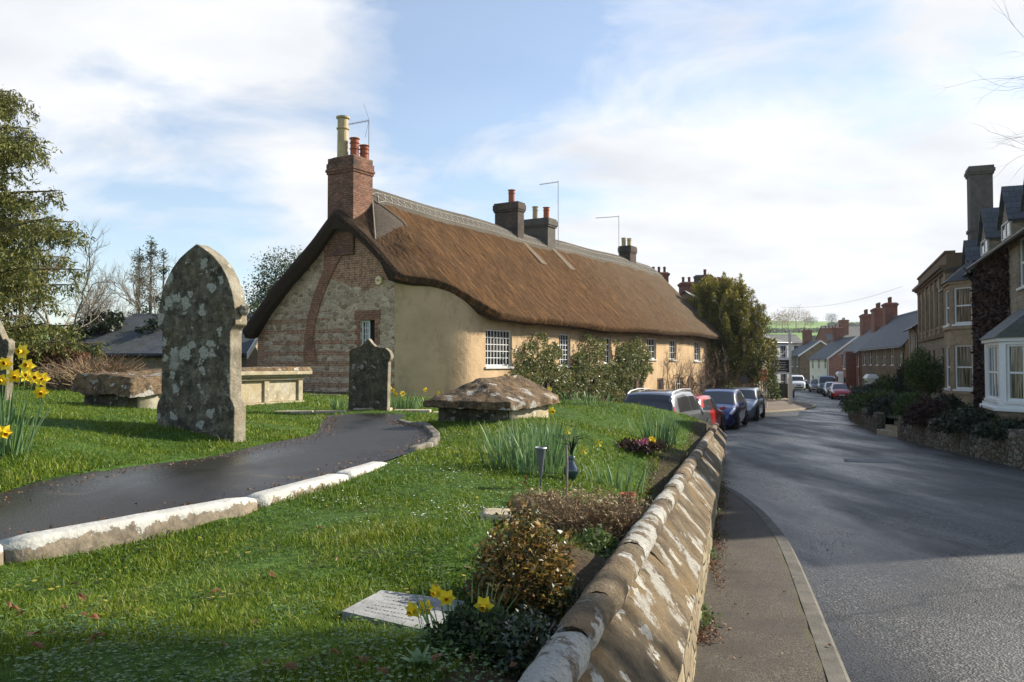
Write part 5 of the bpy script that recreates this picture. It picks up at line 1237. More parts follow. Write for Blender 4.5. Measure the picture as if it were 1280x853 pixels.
# ---------------------------------------------------------------- inn sign
ir = thing('inn_sign', 'white post carrying a framed black inn signboard over the far pavement', 'sign', (20.35, 60.0, roadz(60)+.1), R(2))
mb = MB(); mb.box(-.13, -.13, 0, .13, .13, 1.9); mb.frustum(-.13, -.13, .13, .13, 1.9, 2.0, .05); mb.box(-.08, -.08, 2.0, .08, .08, 5.15); mb.frustum(-.12, -.12, .12, .12, 5.15, 5.3, .05); mb.build('post', M['white_old'], ir, bevel=.01)
mb = MB(); mb.box(-1.22, -.05, 2.22, -.09, .05, 2.34); mb.box(-1.22, -.05, 3.26, -.09, .05, 3.36); mb.box(-1.22, -.05, 2.34, -1.12, .05, 3.26); mb.box(-1.35, -.03, 3.36, -.09, .03, 3.42); mb.tube([(-.9, 0, 3.4), (-.1, 0, 4.1)], .03, 6); mb.build('frame', M['white'], ir)
mb = MB(); mb.box(-1.118, -.025, 2.342, -.092, .025, 3.258); sb_ = mb.build('signboard', M['black'], ir)
mb = MB(); rr_ = random.Random(4)
for i in range(5):
    z_ = 3.10-i*.165; wid = (.60, .78, .50, .82, .66)[i]; x_ = -.605-wid/2
    while x_ < -.605+wid/2-.03: lw = rr_.uniform(.05, .13); mb.box(x_, -.029, z_-.07, min(x_+lw, -.605+wid/2), -.0255, z_); x_ += lw+.03
mb.build('sign_lettering', m_plain('sign_lettering_cream', (.45, .43, .36), .6, .1, 9, 0), sb_)
# small road sign in front of the yew
rs = thing('road_sign', 'small round sign on a pale post among the parked cars', 'sign', (12.0, 42.5, roadz(42)))
mb = MB(); mb.tube([(0, 0, 0), (0, 0, 2.0)], .04, 8); mb.build('post', M['metal'], rs); mb = MB(); mb.lathe([(.0, -.05), (.22, -.05), (.22, -.03), (.0, -.03)], (0, 0, 1.95), 20, 'y'); mb.build('sign_disc', m_plain('back_of_sign', (.07, .055, .05), .5, .1, 9, 0), rs)

# ---------------------------------------------------------------- gardens on the right
def gwx(Y): return float(np.interp(Y, [10, 17.6, 29.4, 40, 54, 75], [9.9, 11.0, 13.3, 16.6, 22.2, 31.2]))
ysg = np.arange(14, 58.5, 1.0); V = []
for yy in ysg:
    for j in range(9):
        t = j/8; xl = gwx(yy)+.15; xx = xl+(fx(yy)+.6-xl)*t; V.append((xx, yy, float(roadz(yy))+.62+.25*t+.04*noise.noise(Vector((xx, yy, 0)))))
ii = np.arange((len(ysg)-1)*8); a = (ii//8)*9+ii % 8
tag(fast('garden_ground', np.array(V), np.stack([a, a+1, a+10, a+9], 1), M['turf'], smooth=True, tint=np.full(len(V), .55)), kind='structure')
def gzr(x, y): return float(roadz(y))+.68
def rubble_wall(name, label, Ya, Yb, h, mat, thick=.32):
    ys2 = np.arange(Ya, Yb+.01, .25); V = []; k = 8
    for yy in ys2:
        x0 = gwx(yy); zb_ = float(roadz(yy))-.15
        for (o, hh) in ((-.5, 0), (-.5, .45), (-.47, .8), (-.32, 1.0), (.32, 1.02), (.47, .8), (.5, .45), (.5, 0)):
            jx = .05*noise.noise(Vector((yy*3, hh*4, o*5))); jz = .05*noise.noise(Vector((yy*2.5, 3, o)))*(hh > .7)
            V.append((x0+o*thick+jx, yy, zb_+(h+.15)*hh+jz))
    Fs = [(i*k+j, (i+1)*k+j, (i+1)*k+(j+1) % k, i*k+(j+1) % k) for i in range(len(ys2)-1) for j in range(k)]+[tuple(range(k)), tuple((len(ys2)-1)*k+j for j in range(k))[::-1]]
    tag(fast(name, np.array(V), Fs, mat), label, 'wall'); rg = np.random.default_rng(5)
rubble_wall('garden_wall', 'low rubble garden wall of rough flints at the right road edge', 13.5, 27.0, .78, M['flintwall'])
rubble_wall('garden_wall', 'further stretch of rubble garden wall beyond the gate steps', 30.0, 41, .75, M['flintwall'])
rubble_wall('garden_wall', 'dark garden wall running down to the parked red car', 41.2, 64, .9, M['flintwall'])
gs = thing('garden_steps', 'pale stone gate steps between two stretches of garden wall', 'steps', (gwx(28.5), 28.5, roadz(28.5)))
for i in range(4): mb = MB(); mb.box(.05+i*.32, -1.2, -.3, .42+i*.32, 1.2, .16+i*.16); mb.build('step', M['ashlar'], gs, bevel=.015)
# overhead wire to the far houses
mb = MB(); pa, pb = at(975, 384, 75), at(1128, 358, 62)
mb.tube([pa.lerp(pb, t)+Vector((0, 0, -1.6*4*t*(1-t)*.35)) for t in np.linspace(0, 1, 24)], .008, 4); tag(mb.build('overhead_wire', M['black']), 'thin overhead wire crossing high over the far street', 'cable')
# ================================================================ VEGETATION
def ell_points(rg, n, c, r, shell=.55, lump=.25, seed=0, flat=False):
    """points in the outer shell of a lumpy ellipsoid"""
    d_ = rg.normal(size=(n*2, 3)); d_ /= np.linalg.norm(d_, axis=1)[:, None]
    if flat: d_[:, 2] = np.abs(d_[:, 2])
    lm = np.array([noise.noise(Vector(v*2.3)+Vector((seed*7.1, 0, 0)))+.5*noise.noise(Vector(v*6.1)+Vector((seed*3.3, 0, 0))) for v in d_])
    rad = (shell+(1-shell)*rg.random(n*2)**.5)*(1+lump*lm)
    gap = np.array([noise.noise(Vector(v*4.2)+Vector((0, seed*5.7, 2))) for v in d_]); keep = gap > -.32
    P = np.asarray(c)+d_*rad[:, None]*np.asarray(r); return P[keep][:n]
def shrub(name, label, c, r, n, size, mat, seed=1, group=None, cat='shrub', stems=True, aspect=.55, lump=.25, shell=.5, flat=True, stemmat=None, sub=6):
    rg = np.random.default_rng(seed); t = thing(name, label, cat, tuple(c), 0, group)
    P = ell_points(rg, n, (0, 0, 0), r, shell, lump, seed, flat)
    leafmesh('foliage', P, size, mat, t, rg, aspect)
    if stems:
        mb = MB(); rn = random.Random(seed)
        for i in range(sub):
            a = rn.uniform(0, 6.28); e = Vector((math.cos(a)*r[0]*.7, math.sin(a)*r[1]*.7, r[2]*rn.uniform(.5, .85)))
            mb.tube([(0, 0, -.1), e*.4+Vector((0, 0, r[2]*.1)), e], [.02+r[0]*.02, .012+r[0]*.01, .004], 5)
        mb.build('stem', stemmat or M['bark'], t)
    return t
def branch(mb, p, d_, L, r, depth, rn, spread=.6, up=.12, n=5, tips=None, kids=(3, 4), shrink=.66, gnarl=.18):
    path = [p]; q = p.copy(); dd = d_.copy(); seg = 4 if depth > 1 else 3
    for i in range(seg):
        dd = (dd+Vector((rn.gauss(0, gnarl), rn.gauss(0, gnarl), rn.gauss(0, gnarl)+up*.4))).normalized(); q = q+dd*(L/seg); path.append(q.copy())
    mb.tube(path, [r*(1-.45*i/seg) if depth else r*(1-.8*i/seg) for i in range(seg+1)], n if depth > 1 else (4 if depth else 3), caps=False)
    if tips is not None and depth <= 1: tips.extend(path[1:])
    if depth == 0: return
    for i in range(rn.randint(*kids)):
        k = rn.randint(1, seg) if i else seg
        ax = Vector((rn.gauss(0, 1), rn.gauss(0, 1), rn.gauss(0, 1))); ax = (ax-dd*ax.dot(dd)).normalized()
        nd = (dd+ax*spread*rn.uniform(.6, 1.3)+Vector((0, 0, up))).normalized()
        branch(mb, path[k], nd, L*shrink*rn.uniform(.75, 1.15), r*(.62 if i else .7)*(1-.1*k/seg), depth-1, rn, spread, up, n, tips, kids, shrink, gnarl)
def bare_tree(label, base, H, seed, depth=5, mat=None, group='bare trees behind the churchyard', r0=None, lean=(0, 0), spread=.6, kids=(3, 4), trunk_l=.28, name='bare_tree', cat='tree', up=.12):
    rn = random.Random(seed); t = thing(name, label, cat, tuple(base), 0, group); mat = mat or M['bark_grey']
    mb = MB(); r0 = r0 or H*.013; mb.tube([(0, 0, -.4), (lean[0]*.3, lean[1]*.3, H*trunk_l*.5), (lean[0], lean[1], H*trunk_l)], [r0*1.3, r0, r0*.85], 8); mb.build('trunk', mat, t)
    mb = MB()
    for i in range(4):
        a = i*1.57+rn.uniform(-.5, .5); d_ = Vector((math.cos(a)*spread, math.sin(a)*spread, .75+.5*rn.random())).normalized()
        branch(mb, Vector((lean[0], lean[1], H*trunk_l*(.85+.05*i))), d_, H*.27, r0*.55, depth-1, rn, spread, up, kids=kids)
    mb.build('crown', mat, t); return t
# drooping golden conifer at the left edge ----------------------------------
def droop_conifer(label, base, H, seed):
    rn = random.Random(seed); rg = np.random.default_rng(seed); t = thing('drooping_conifer', label, 'tree', tuple(base))
    mb = MB(); mb.tube([(0, 0, -.5), (.05, 0, H*.5), (0, .1, H)], [.30, .18, .03], 8); mb.build('trunk', M['bark'], t)
    mb = MB(); C = []; 
    for i in range(120):
        z_ = H*(.14+.86*(i/120)); a = rn.uniform(0, 6.28); L = (3.05*(1-z_/H)**.55+.55)*rn.uniform(.62, 1.15)
        path = []; q = Vector((0, 0, z_)); d_ = Vector((math.cos(a), math.sin(a), .30)).normalized()
        for s in range(8):
            path.append(q.copy()); q = q+d_*(L/7); d_ = (d_+Vector((rn.gauss(0, .08), rn.gauss(0, .08), -.05+ (.03 if s > 4 else 0)))).normalized()
        mb.tube(path, [.05*(1-.8*k/7)+.006 for k in range(8)], 5, caps=False)
        for k in range(1, 8):
            for _ in range(7):
                f_ = k+rn.uniform(-.5, .5); f_ = min(max(f_, .3), 7); p = path[int(f_)].lerp(path[min(int(f_)+1, 7)], f_-int(f_))
                sd_ = Vector((rn.gauss(0, .22), rn.gauss(0, .22), rn.gauss(0, .05))); hl = rn.uniform(.22, .62)*(1.1-.5*k/8); m_ = int(hl*60)
                pp_ = np.linspace(0, 1, m_)[:, None]
                line = np.array(p+sd_*.3)+pp_*np.array([sd_.x, sd_.y, -hl])+rg.normal(size=(m_, 3))*(.045*(1.2-pp_))
                C.append(line)
            tw = 10; C.append(np.array(path[k])+rg.normal(size=(tw, 3))*np.array([.10, .10, .05]))
    mb.build('branch', M['bark'], t); C = np.concatenate(C)
    sc = np.array([noise.noise(Vector(c)*1.1) for c in C[::1]]) if len(C) < 60000 else 0
    leafmesh('foliage', C, .12, M['lf_conifer'], t, rg, .30, tint=np.clip(rg.random(len(C))*.75+.18+.35*sc, 0, 1), droop=.9); return t
b_ = at(-40, 500, 20.5); droop_conifer('tall drooping golden green conifer at the left frame edge', (b_.x, b_.y, .5), 8.1, 5)
# bare trees and dark conifers behind
for i, (px_, Y, H, sd_, lab) in enumerate([(70, 30, 7.6, 11, 'bare twiggy tree just behind the drooping conifer'), (15, 34, 9.0, 12, 'tall bare tree whose twigs show above the drooping conifer'), (118, 33, 5.2, 13, 'low spreading bare tree behind the russet hedge'),
        (185, 40, 7.6, 14, 'bare pale tree in front of the small dark conifers'), (232, 44, 5.8, 15, 'bare tree right behind the tall headstone'), (150, 48, 6.2, 16, 'faint bare tree far behind the low slate roof')]):
    b_ = at(px_, 470, Y); bare_tree(lab, (b_.x, b_.y, .4), H, sd_, depth=6, kids=(3, 4), spread=.6)
def spire(label, base, H, W, seed):
    rg = np.random.default_rng(seed); t = thing('spiky_conifer', label, 'tree', tuple(base), 0, 'dark conifers behind the headstone'); mb = MB(); mb.tube([(0, 0, -.3), (0, 0, H)], [.16, .02], 6)
    C = []
    for i in range(int(34*H/6)):
        z_ = H*(.12+.86*rg.random()); a = rg.random()*6.28; L = W*(1-z_/H)**.8*(.5+.6*rg.random())+.12
        e = np.array([math.cos(a)*L, math.sin(a)*L, L*.55]); mb.tube([(0, 0, z_), tuple(e*.5+[0, 0, z_-.05]), tuple(e+[0, 0, z_])], [.025, .015, .006], 3, caps=False)
        m_ = int(60*L+25); s = rg.random((m_, 1)); C.append(np.array([0, 0, z_])+e*s+rg.normal(size=(m_, 3))*.11)
    mb.build('trunk', M['bark'], t); leafmesh('foliage', np.concatenate(C), .14, M['lf_dark'], t, rg, .4)
for px_, H, Wd, sd_, lab in ((172, 7.9, .9, 1, 'left one of the dark spiky conifers beyond the headstone'), (187, 8.3, 1.0, 2, 'tallest of the dark spiky conifers beyond the headstone'), (203, 7.7, 1.1, 3, 'right one of the dark spiky conifers beyond the headstone')):
    b_ = at(px_, 470, 46); spire(lab, (b_.x, b_.y, .3), H, Wd, sd_)
def leafy_tree(label, base, H, rads, seed, mat, nleaf, size, group=None, name='evergreen_tree', lean=(0, 0), zc=.62, blobs=9, lump=.3, tr=.2, limbs=True):
    rg = np.random.default_rng(seed); rn = random.Random(seed); t = thing(name, label, 'tree', tuple(base), 0, group); mb = MB()
    mb.tube([(0, 0, -.5), (lean[0]*.5, lean[1]*.5, H*.35), (lean[0], lean[1], H*.62)], [tr, tr*.8, tr*.4], 8); mb.build('trunk', M['bark'], t)
    C = []; mb = MB()
    for i in range(blobs):
        a = i*2.399+rn.uniform(-.3, .3); rr_ = (i/blobs)**.5*.62; zz = H*zc+(rn.uniform(-.5, .5)*rads[2]*.9*(1-rr_*.6))
        c_ = Vector((lean[0]+math.cos(a)*rr_*rads[0], lean[1]+math.sin(a)*rr_*rads[1], zz)); f_ = rn.uniform(.38, .60)
        C.append(ell_points(rg, nleaf//blobs, tuple(c_), [q*f_ for q in rads], .3, lump, seed+i))
        mb.tube([(lean[0]*.5, lean[1]*.5, H*.35), tuple(Vector((lean[0]*.7, lean[1]*.7, H*.45)).lerp(c_, .5)), tuple(c_)], [tr*.4, tr*.25, .03], 5, caps=False)
    if limbs: mb.build('branch', M['bark'], t)
    C = np.concatenate(C); sc = np.array([noise.noise(Vector(c)*.9) for c in C])
    leafmesh('foliage', C, size, mat, t, rg, .55, tint=np.clip(rg.random(len(C))*.7+.15+.5*sc, 0, 1)); return t
b_ = at(352, 470, 38); leafy_tree('grey green evergreen tree rising behind the cottage eave', (b_.x, b_.y, .4), 7.0, (2.3, 2.2, 3.0), 21, M['lf_dark'], 15000, .11, blobs=12, lump=.45)
b_ = at(395, 470, 40); leafy_tree('second evergreen whose top shows beside the gable chimney', (b_.x, b_.y, .4), 7.3, (1.9, 2.0, 2.8), 22, M['lf_mid'], 11000, .11, blobs=11, lump=.45)
b_ = at(318, 470, 33); leafy_tree('dark laurel filling the gap left of the thatched gable', (b_.x, b_.y, .4), 3.6, (1.1, 1.2, 1.7), 23, M['lf_dark'], 9000, .10, blobs=7)
# russet beech hedge, brambles and dark scrub behind the tombs
def hedge(name, label, A, B, w, h, n, size, mat, seed, cat='hedge', base=None, sub=True):
    rg = np.random.default_rng(seed); A = np.array(A, float); B = np.array(B, float); L = np.linalg.norm(B-A); d_ = (B-A)/L; nn = np.array([-d_[1], d_[0]])
    zb_ = base if base is not None else g1(*((A+B)/2)); t = thing(name, label, cat, (float(A[0]), float(A[1]), zb_))
    s = rg.random(n)*L; q = rg.random(n)*2-1; hh = rg.random(n)**.6; side = rg.random(n)
    q = np.where(side < .5, np.sign(q)*(1-.15*rg.random(n)), q); hh = np.where(side >= .5, 1-.12*rg.random(n), hh)
    top = np.array([h*(1+.14*noise.noise(Vector((x*.9, seed, 0)))+.07*noise.noise(Vector((x*3, seed, 0)))) for x in s]); wv = w*.5*(1-.25*hh**3)
    P = np.stack([d_[0]*s+nn[0]*q*wv, d_[1]*s+nn[1]*q*wv, hh*top], 1)+rg.normal(size=(n, 3))*.05
    leafmesh('foliage', P, size, mat, t, rg, .6)
    mb = MB(); rn = random.Random(seed)
    for i in range(int(L*5)):
        s_2 = rn.uniform(0, L); mb.tube([(d_[0]*s_2, d_[1]*s_2, -.1), (d_[0]*s_2+rn.gauss(0, .12), d_[1]*s_2+rn.gauss(0, .12), h*.5), (d_[0]*s_2+rn.gauss(0, .2), d_[1]*s_2+rn.gauss(0, .2), h*.95)], [.02, .014, .005], 4, caps=False)
    mb.build('stem', M['bark'], t); return t
def pxy(px, Y): v = at(px, 470, Y); return (v.x, v.y)
hedge('beech_hedge', 'russet beech hedge holding its dead leaves behind the left tombs', pxy(-30, 21), pxy(108, 22), 1.1, 1.15, 12000, .085, M['lf_beech'], 31, base=.72)
def twiggy(name, label, c, r, n, L, mat, seed, group=None, cat='shrub', thick=.006, lm=None, nl=0, ls=.05, updir=1.2):
    rn = random.Random(seed); rg = np.random.default_rng(seed); t = thing(name, label, cat, tuple(c), 0, group); mb = MB()
    for i in range(n):
        a = rn.uniform(0, 6.28); q = rn.random()**.5; p = Vector((math.cos(a)*q*r[0]*.75, math.sin(a)*q*r[1]*.75, rn.random()*r[2]*.45)); d_ = Vector((math.cos(a)*q+rn.gauss(0, .4), math.sin(a)*q+rn.gauss(0, .4), updir*rn.uniform(.3, 1))).normalized()
        l = L*rn.uniform(.5, 1.1)*math.sqrt(max(.15, 1-q*q*.6)); e = Vector((rn.gauss(0, .12), rn.gauss(0, .12), -.12))*l
        mb.tube([p, p+d_*l*.5, p+d_*l+e], [thick, thick*.7, thick*.3], 3, caps=False)
    mb.build('twigs', mat, t)
    if nl: leafmesh('foliage', ell_points(rg, nl, (0, 0, r[2]*.15), (r[0], r[1], r[2]*.85), .4, .25, seed, True), ls, lm, t, rg, .4)
    return t
b_ = at(118, 484, 18.5); twiggy('bramble_thicket', 'pinkish brown bare bramble thicket between the hedge and the stone slab', (b_.x, b_.y, .85), (1.3, 1.0, 1.0), 2200, .75, M['twig_brown'], 33, thick=.010, lm=M['lf_beech'], nl=2500, ls=.05)
b_ = at(60, 484, 17.5); twiggy('bramble_thicket', 'lower bare brambles in front of the beech hedge at left', (b_.x-.2, b_.y+2, .85), (1.2, .9, .85), 1600, .6, M['twig_brown'], 34, thick=.009, lm=M['lf_beech'], nl=2500, ls=.05)
# low dark stone wall under the hedge
mb = MB()
for i in range(26):
    x0 = -12.6+i*.34
    for j in range(3): mb.box(x0+.17*(j % 2), 17.7+.03*math.sin(i*j+1), .55+j*.13, x0+.32+.17*(j % 2), 18.05, .67+j*.13)
tag(mb.build('boundary_wall', m_stone('dark_damp_wall', (.12, .10, .075), (.05, .045, .035), spots=False), bevel=.02, rough=0), 'low dark damp stone wall below the russet hedge', 'wall')
# ivy over the outbuilding roof
rg = np.random.default_rng(41); n0 = 9000; u = rg.random(n0)*3.6; v = rg.random(n0)
P = np.stack([-17.4+u+.9*v, 29.9+v*2.4, 2.12+v*1.38], 1); kk = np.array([noise.noise(Vector((p[0]*.9, p[1]*.9, 0)))+.35-(p[0]+17.4)*.18 for p in P]) > 0
iv = thing('roof_ivy', 'dark ivy spreading over the left slope of the outbuilding roof', 'ivy', (-15.6, 30, 2.2)); leafmesh('foliage', P[kk]+rg.normal(size=(kk.sum(), 3))*[.05, .05, .08]+[0, 0, .1], .12, M['lf_ivy'], iv, rg, .8, world=True)
b_ = at(113, 430, 22); shrub('laurel_bush', 'small bright green bush poking above the bramble thicket', (b_.x, b_.y, 1.5), (.32, .3, .5), 700, .10, M['lf_mid'], 42)

# climbing shrubs on the cottage front ------------------------------------
def wallshrub(label, blobs, n, seed, mat, size=.12, depth=.38, group='evergreen climbers on the cottage front'):
    """blobs: (t, z, rt, rz) lobes on the front wall"""
    rg = np.random.default_rng(seed); t0 = blobs[0][0]; b = cw(t0, 4.25, -.95); t = thing('climbing_shrub', label, 'climber', tuple(b), CA, group)
    area = sum(q[2]*q[3] for q in blobs); C = []
    for (bt, bz, rt, rz_) in blobs:
        m_ = int(n*rt*rz_/area); a = rg.random(m_)*6.283; r_ = rg.random(m_)**.5; e = 1+.22*np.sin(a*5+bt)+.12*np.sin(a*11)
        C.append(np.stack([bt-t0+np.cos(a)*r_*rt*e, -(depth*(1-r_**2*.8))*(.3+.7*rg.random(m_))+.12, bz+.95+np.sin(a)*r_*rz_*e], 1))
    C = np.concatenate(C); g_ = np.array([noise.noise(Vector(c)*2.1+Vector((seed, 0, 0))) for c in C]); C = C[g_ > -.22]
    leafmesh('foliage', C, size, mat, t, rg, .42, tint=np.clip(rg.random(len(C))*.9+.05+.25*g_[g_ > -.22], 0, 1)); mb = MB(); rn = random.Random(seed)
    for (bt, bz, rt, rz_) in blobs:
        for _ in range(3):
            x1 = bt-t0+rn.uniform(-.5, .5)*rt; z1 = bz+.95+rn.uniform(-.2, .7)*rz_; mb.tube([(rn.uniform(-.2, .2), -.02, 0), (x1*.6, -.08, z1*.5), (x1, -.1, z1)], [.045, .03, .01], 5, caps=False)
    mb.build('stem', M['vine'], t); return t
wallshrub('loose evergreen climber between the big paned window and the second window', [(6.0, 1.8, 1.5, .85), (5.3, .9, 1.5, .6), (7.0, 1.0, 1.4, 1.0), (4.7, 1.0, 1.0, .5), (8.3, .4, 1.5, 1.0), (6.6, .1, 1.7, .8), (5.0, .3, 1.2, .6)], 22000, 51, M['lf_wallshrub'])
wallshrub('middle evergreen climber between the second and third upper windows', [(10.3, 1.8, 1.35, .95), (9.9, .7, 1.8, 1.0), (11.6, .5, 1.6, 1.1), (9.4, 1.4, .8, .7), (10.2, -.2, 1.8, .8), (12.2, .0, 1.3, .9)], 21000, 52, M['lf_wallshrub'])
wallshrub('bushy evergreen climber beside the fourth upper window', [(14.4, 1.75, 1.9, 1.0), (15.4, 1.6, 1.2, .85), (13.4, .9, 1.4, 1.1), (13.2, -.1, 1.2, .9)], 19000, 53, M['lf_wallshrub'])
def vines(label, t0, t1, z1, seed, n=9):
    rn = random.Random(seed); b = cw(t0, 4.12, -1.1); t = thing('bare_vine', label, 'vine', tuple(b), CA, 'bare vines on the far cottage front'); mb = MB()
    for i in range(n):
        p = Vector((rn.uniform(0, t1-t0), -.04, 0)); branch(mb, p, Vector((rn.uniform(-.4, .4), -.03, 1)).normalized(), z1*.55, .055, 4, rn, .6, .05, kids=(3, 4), gnarl=.33, shrink=.62)
    mb.v = [(v[0], -abs(v[1])*.35-.02, min(v[2], 3.9-.1*abs(math.sin(v[0]*3)))) for v in mb.v]; mb.build('stems', M['vine'], t); rg = np.random.default_rng(seed)
    return t
vines('gnarled bare vine on the cottage front around the fifth window', 19.3, 22.6, 3.6, 61); vines('bare brown vine covering the far end of the cottage front', 23.2, 27.3, 3.7, 62, 11)
vw = cw(26.5, 4.6, -1.1); twiggy('bare_shrub', 'tangled brown shrub at the far corner of the cottage', (vw.x, vw.y, -1.0), (1.7, 1.0, 2.4), 1900, 1.5, M['twig_brown'], 63, thick=.014, lm=M['lf_dry'], nl=2600, ls=.09)
# the big yew ---------------------------------------------------------------
def yew(label, base, H, seed):
    rg = np.random.default_rng(seed); rn = random.Random(seed); t = thing('yew_tree', label, 'tree', tuple(base)); mb = MB()
    mb.tube([(0, 0, -.4), (-.1, 0, 2.2), (-.7, .1, 4.2)], [.24, .20, .12], 8); mb.tube([(-2.4, .4, -.4), (-2.3, .3, 2.5), (-1.9, .2, 6)], [.3, .24, .08], 8); mb.build('trunk', M['bark'], t)
    C = []; T = []; mb = MB()
    for i in range(420):
        # upright plumes filling a broad cone
        a = rn.uniform(0, 6.28); zc = 1.1+(H-1.6)*rn.random()**.9; f_ = (zc-1.0)/(H-1.0)
        R0 = 3.25*(1-max(0, f_-.18)**1.7*1.02)*(.75+.25*min(1, f_*4)); q = rn.random()**.55*R0
        c_ = np.array([-1.75+math.cos(a)*q, .3+math.sin(a)*q*.95, zc]); hh = rn.uniform(.7, 1.3)*(1.0-.25*f_); rr_ = rn.uniform(.26, .44)
        m_ = 430; s = rg.random(m_); ang = rg.random(m_)*6.28; ra = rr_*np.sqrt(rg.random(m_))*(1-s**2.2)*(.5+.5*np.minimum(1, s*4)+.1)
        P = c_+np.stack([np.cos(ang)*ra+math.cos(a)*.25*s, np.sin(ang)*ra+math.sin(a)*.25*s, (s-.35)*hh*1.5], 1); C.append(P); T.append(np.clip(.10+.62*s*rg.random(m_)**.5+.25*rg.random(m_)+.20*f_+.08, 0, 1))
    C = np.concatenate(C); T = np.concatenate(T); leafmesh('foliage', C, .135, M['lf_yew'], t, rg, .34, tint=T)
    for i in range(10):
        mb = MB(); a = rn.uniform(3.4, 5.6); p = Vector((-1.75+math.cos(a)*2.3, .3+math.sin(a)*2.4, rn.uniform(2.0, 5.5))); branch(mb, p, Vector((math.cos(a)*.6, math.sin(a)*.8, .5)).normalized(), .9, .028, 3, rn, .7, .1, gnarl=.3, kids=(2, 3))
        mb.build('dead_branch', M['bark_grey'], t)
    return t
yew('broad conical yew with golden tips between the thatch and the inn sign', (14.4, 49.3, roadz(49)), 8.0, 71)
b_ = at(930, 500, 43); shrub('green_shrub', 'small green shrub behind the blue parked car', (11.2, 42.6, roadz(43)), (.9, .8, 1.6), 2200, .12, M['lf_mid'], 72)
shrub('climbing_rose', 'leafy green climber on the wall beside the inn sign', (21.0, 66.2, roadz(66)+.3), (.6, .6, 2.5), 1500, .18, M['lf_mid'], 73)
# right-hand gardens ---------------------------------------------------------
for i, (px_, Y, rx, rz_, py_, mt, lab) in enumerate([
    (1212, 21.0, .85, .60, 545, 'lf_ivy', 'dark rounded bush behind the garden wall below the bay window'), (1262, 18.8, .7, .40, 552, 'lf_ivy', 'low dark bush behind the wall at the right frame edge'),
    (1162, 24.5, .75, .80, 532, 'lf_red', 'brownish domed bush behind the rubble wall'), (1120, 31.5, 1.15, .75, 520, 'lf_ivy', 'blackish low bush beyond the gate steps'),
    (1185, 26.6, .7, .8, 525, 'lf_ivy', 'small dark bush below the canted bay'), (1098, 36, 1.4, .9, 515, 'lf_mid', 'green overgrown hedge bush beside the far garden wall'), (1090, 45, 1.5, .9, 505, 'lf_ivy', 'dark hedge bush near the red car at the garden corner'),
    (1140, 30.5, .8, .9, 518, 'lf_mid', 'grassy green bush between the steps and the stone hall'), (1118, 47, 1.5, 1.6, 495, 'lf_mid', 'green shrub in front of the stone terrace'), (1142, 45.5, 1.2, 2.3, 495, 'lf_ivy', 'tall dark ivy bush against the small stone house')]):
    b_ = at(px_, py_, Y); z0 = gzr(b_.x, b_.y)-.1; shrub('garden_shrub', lab, (b_.x, b_.y, z0), (rx, rx, rz_), int(4200*max(1, rx*rz_)), .06+.0015*Y, M[mt], 80+i, 'shrubs in the right-hand gardens')
b_ = at(1172, 500, 36.3); leafy_tree('dark green bushy conifer in front of the stone hall', (b_.x-.5, b_.y, gzr(0, 36)), 3.2, (1.15, 1.1, 1.5), 95, M['lf_mid'], 6000, .12, name='garden_tree', zc=.5, blobs=7)
hedge('clipped_hedge', 'long dark hedge along the top of the far garden wall', (gwx(33)+.6, 33), (gwx(52)+.6, 52), .9, .75, 12000, .11, M['lf_ivy'], 97, base=float(roadz(42))+.55)
# creeper on the right-hand house
def creeper(parent_lab, x0, x1, z0, z1, n, seed, root, mat, lab):
    rg = np.random.default_rng(seed); t = thing('wall_creeper', lab, 'creeper', tuple(root.location), RA); u = rg.random(n)*(x1-x0)+x0; v = rg.random(n)*(z1-z0)+z0
    g_ = np.array([noise.noise(Vector((a*.8, b*.8, seed)))+.4*noise.noise(Vector((a*2.5, b*2.5, seed))) for a, b in zip(u, v)])-np.clip((z0+1.2-v), 0, 1)*.1
    edge = np.minimum(np.minimum(u-x0, x1-u), z1-v); k = (g_+np.clip(edge*1.2, -.2, .6)) > .0
    P = np.stack([u, -.04-.22*rg.random(n)*np.clip(edge+.3, .2, 1), v], 1)[k]; leafmesh('foliage', P, .14, mat, t, rg, .7)
    mb = MB(); rn = random.Random(seed)
    for i in range(7): p = Vector((rn.uniform(x0+.4, x1-.4), -.04, -.1)); branch(mb, p, Vector((rn.uniform(-.2, .2), 0, 1)).normalized(), 2.1, .04, 3, rn, .5, .1, kids=(3, 3), gnarl=.2)
    mb.v = [(min(max(v[0], x0), x1), -abs(v[1])*.2-.03, min(v[2], z1)) for v in mb.v]; mb.build('stem', M['vine'], t)
creeper('', .15, 5.3, .1, 5.1, 15000, 98, r1, M['lf_red'], 'dark dormant creeper covering the house wall left of the white bay')
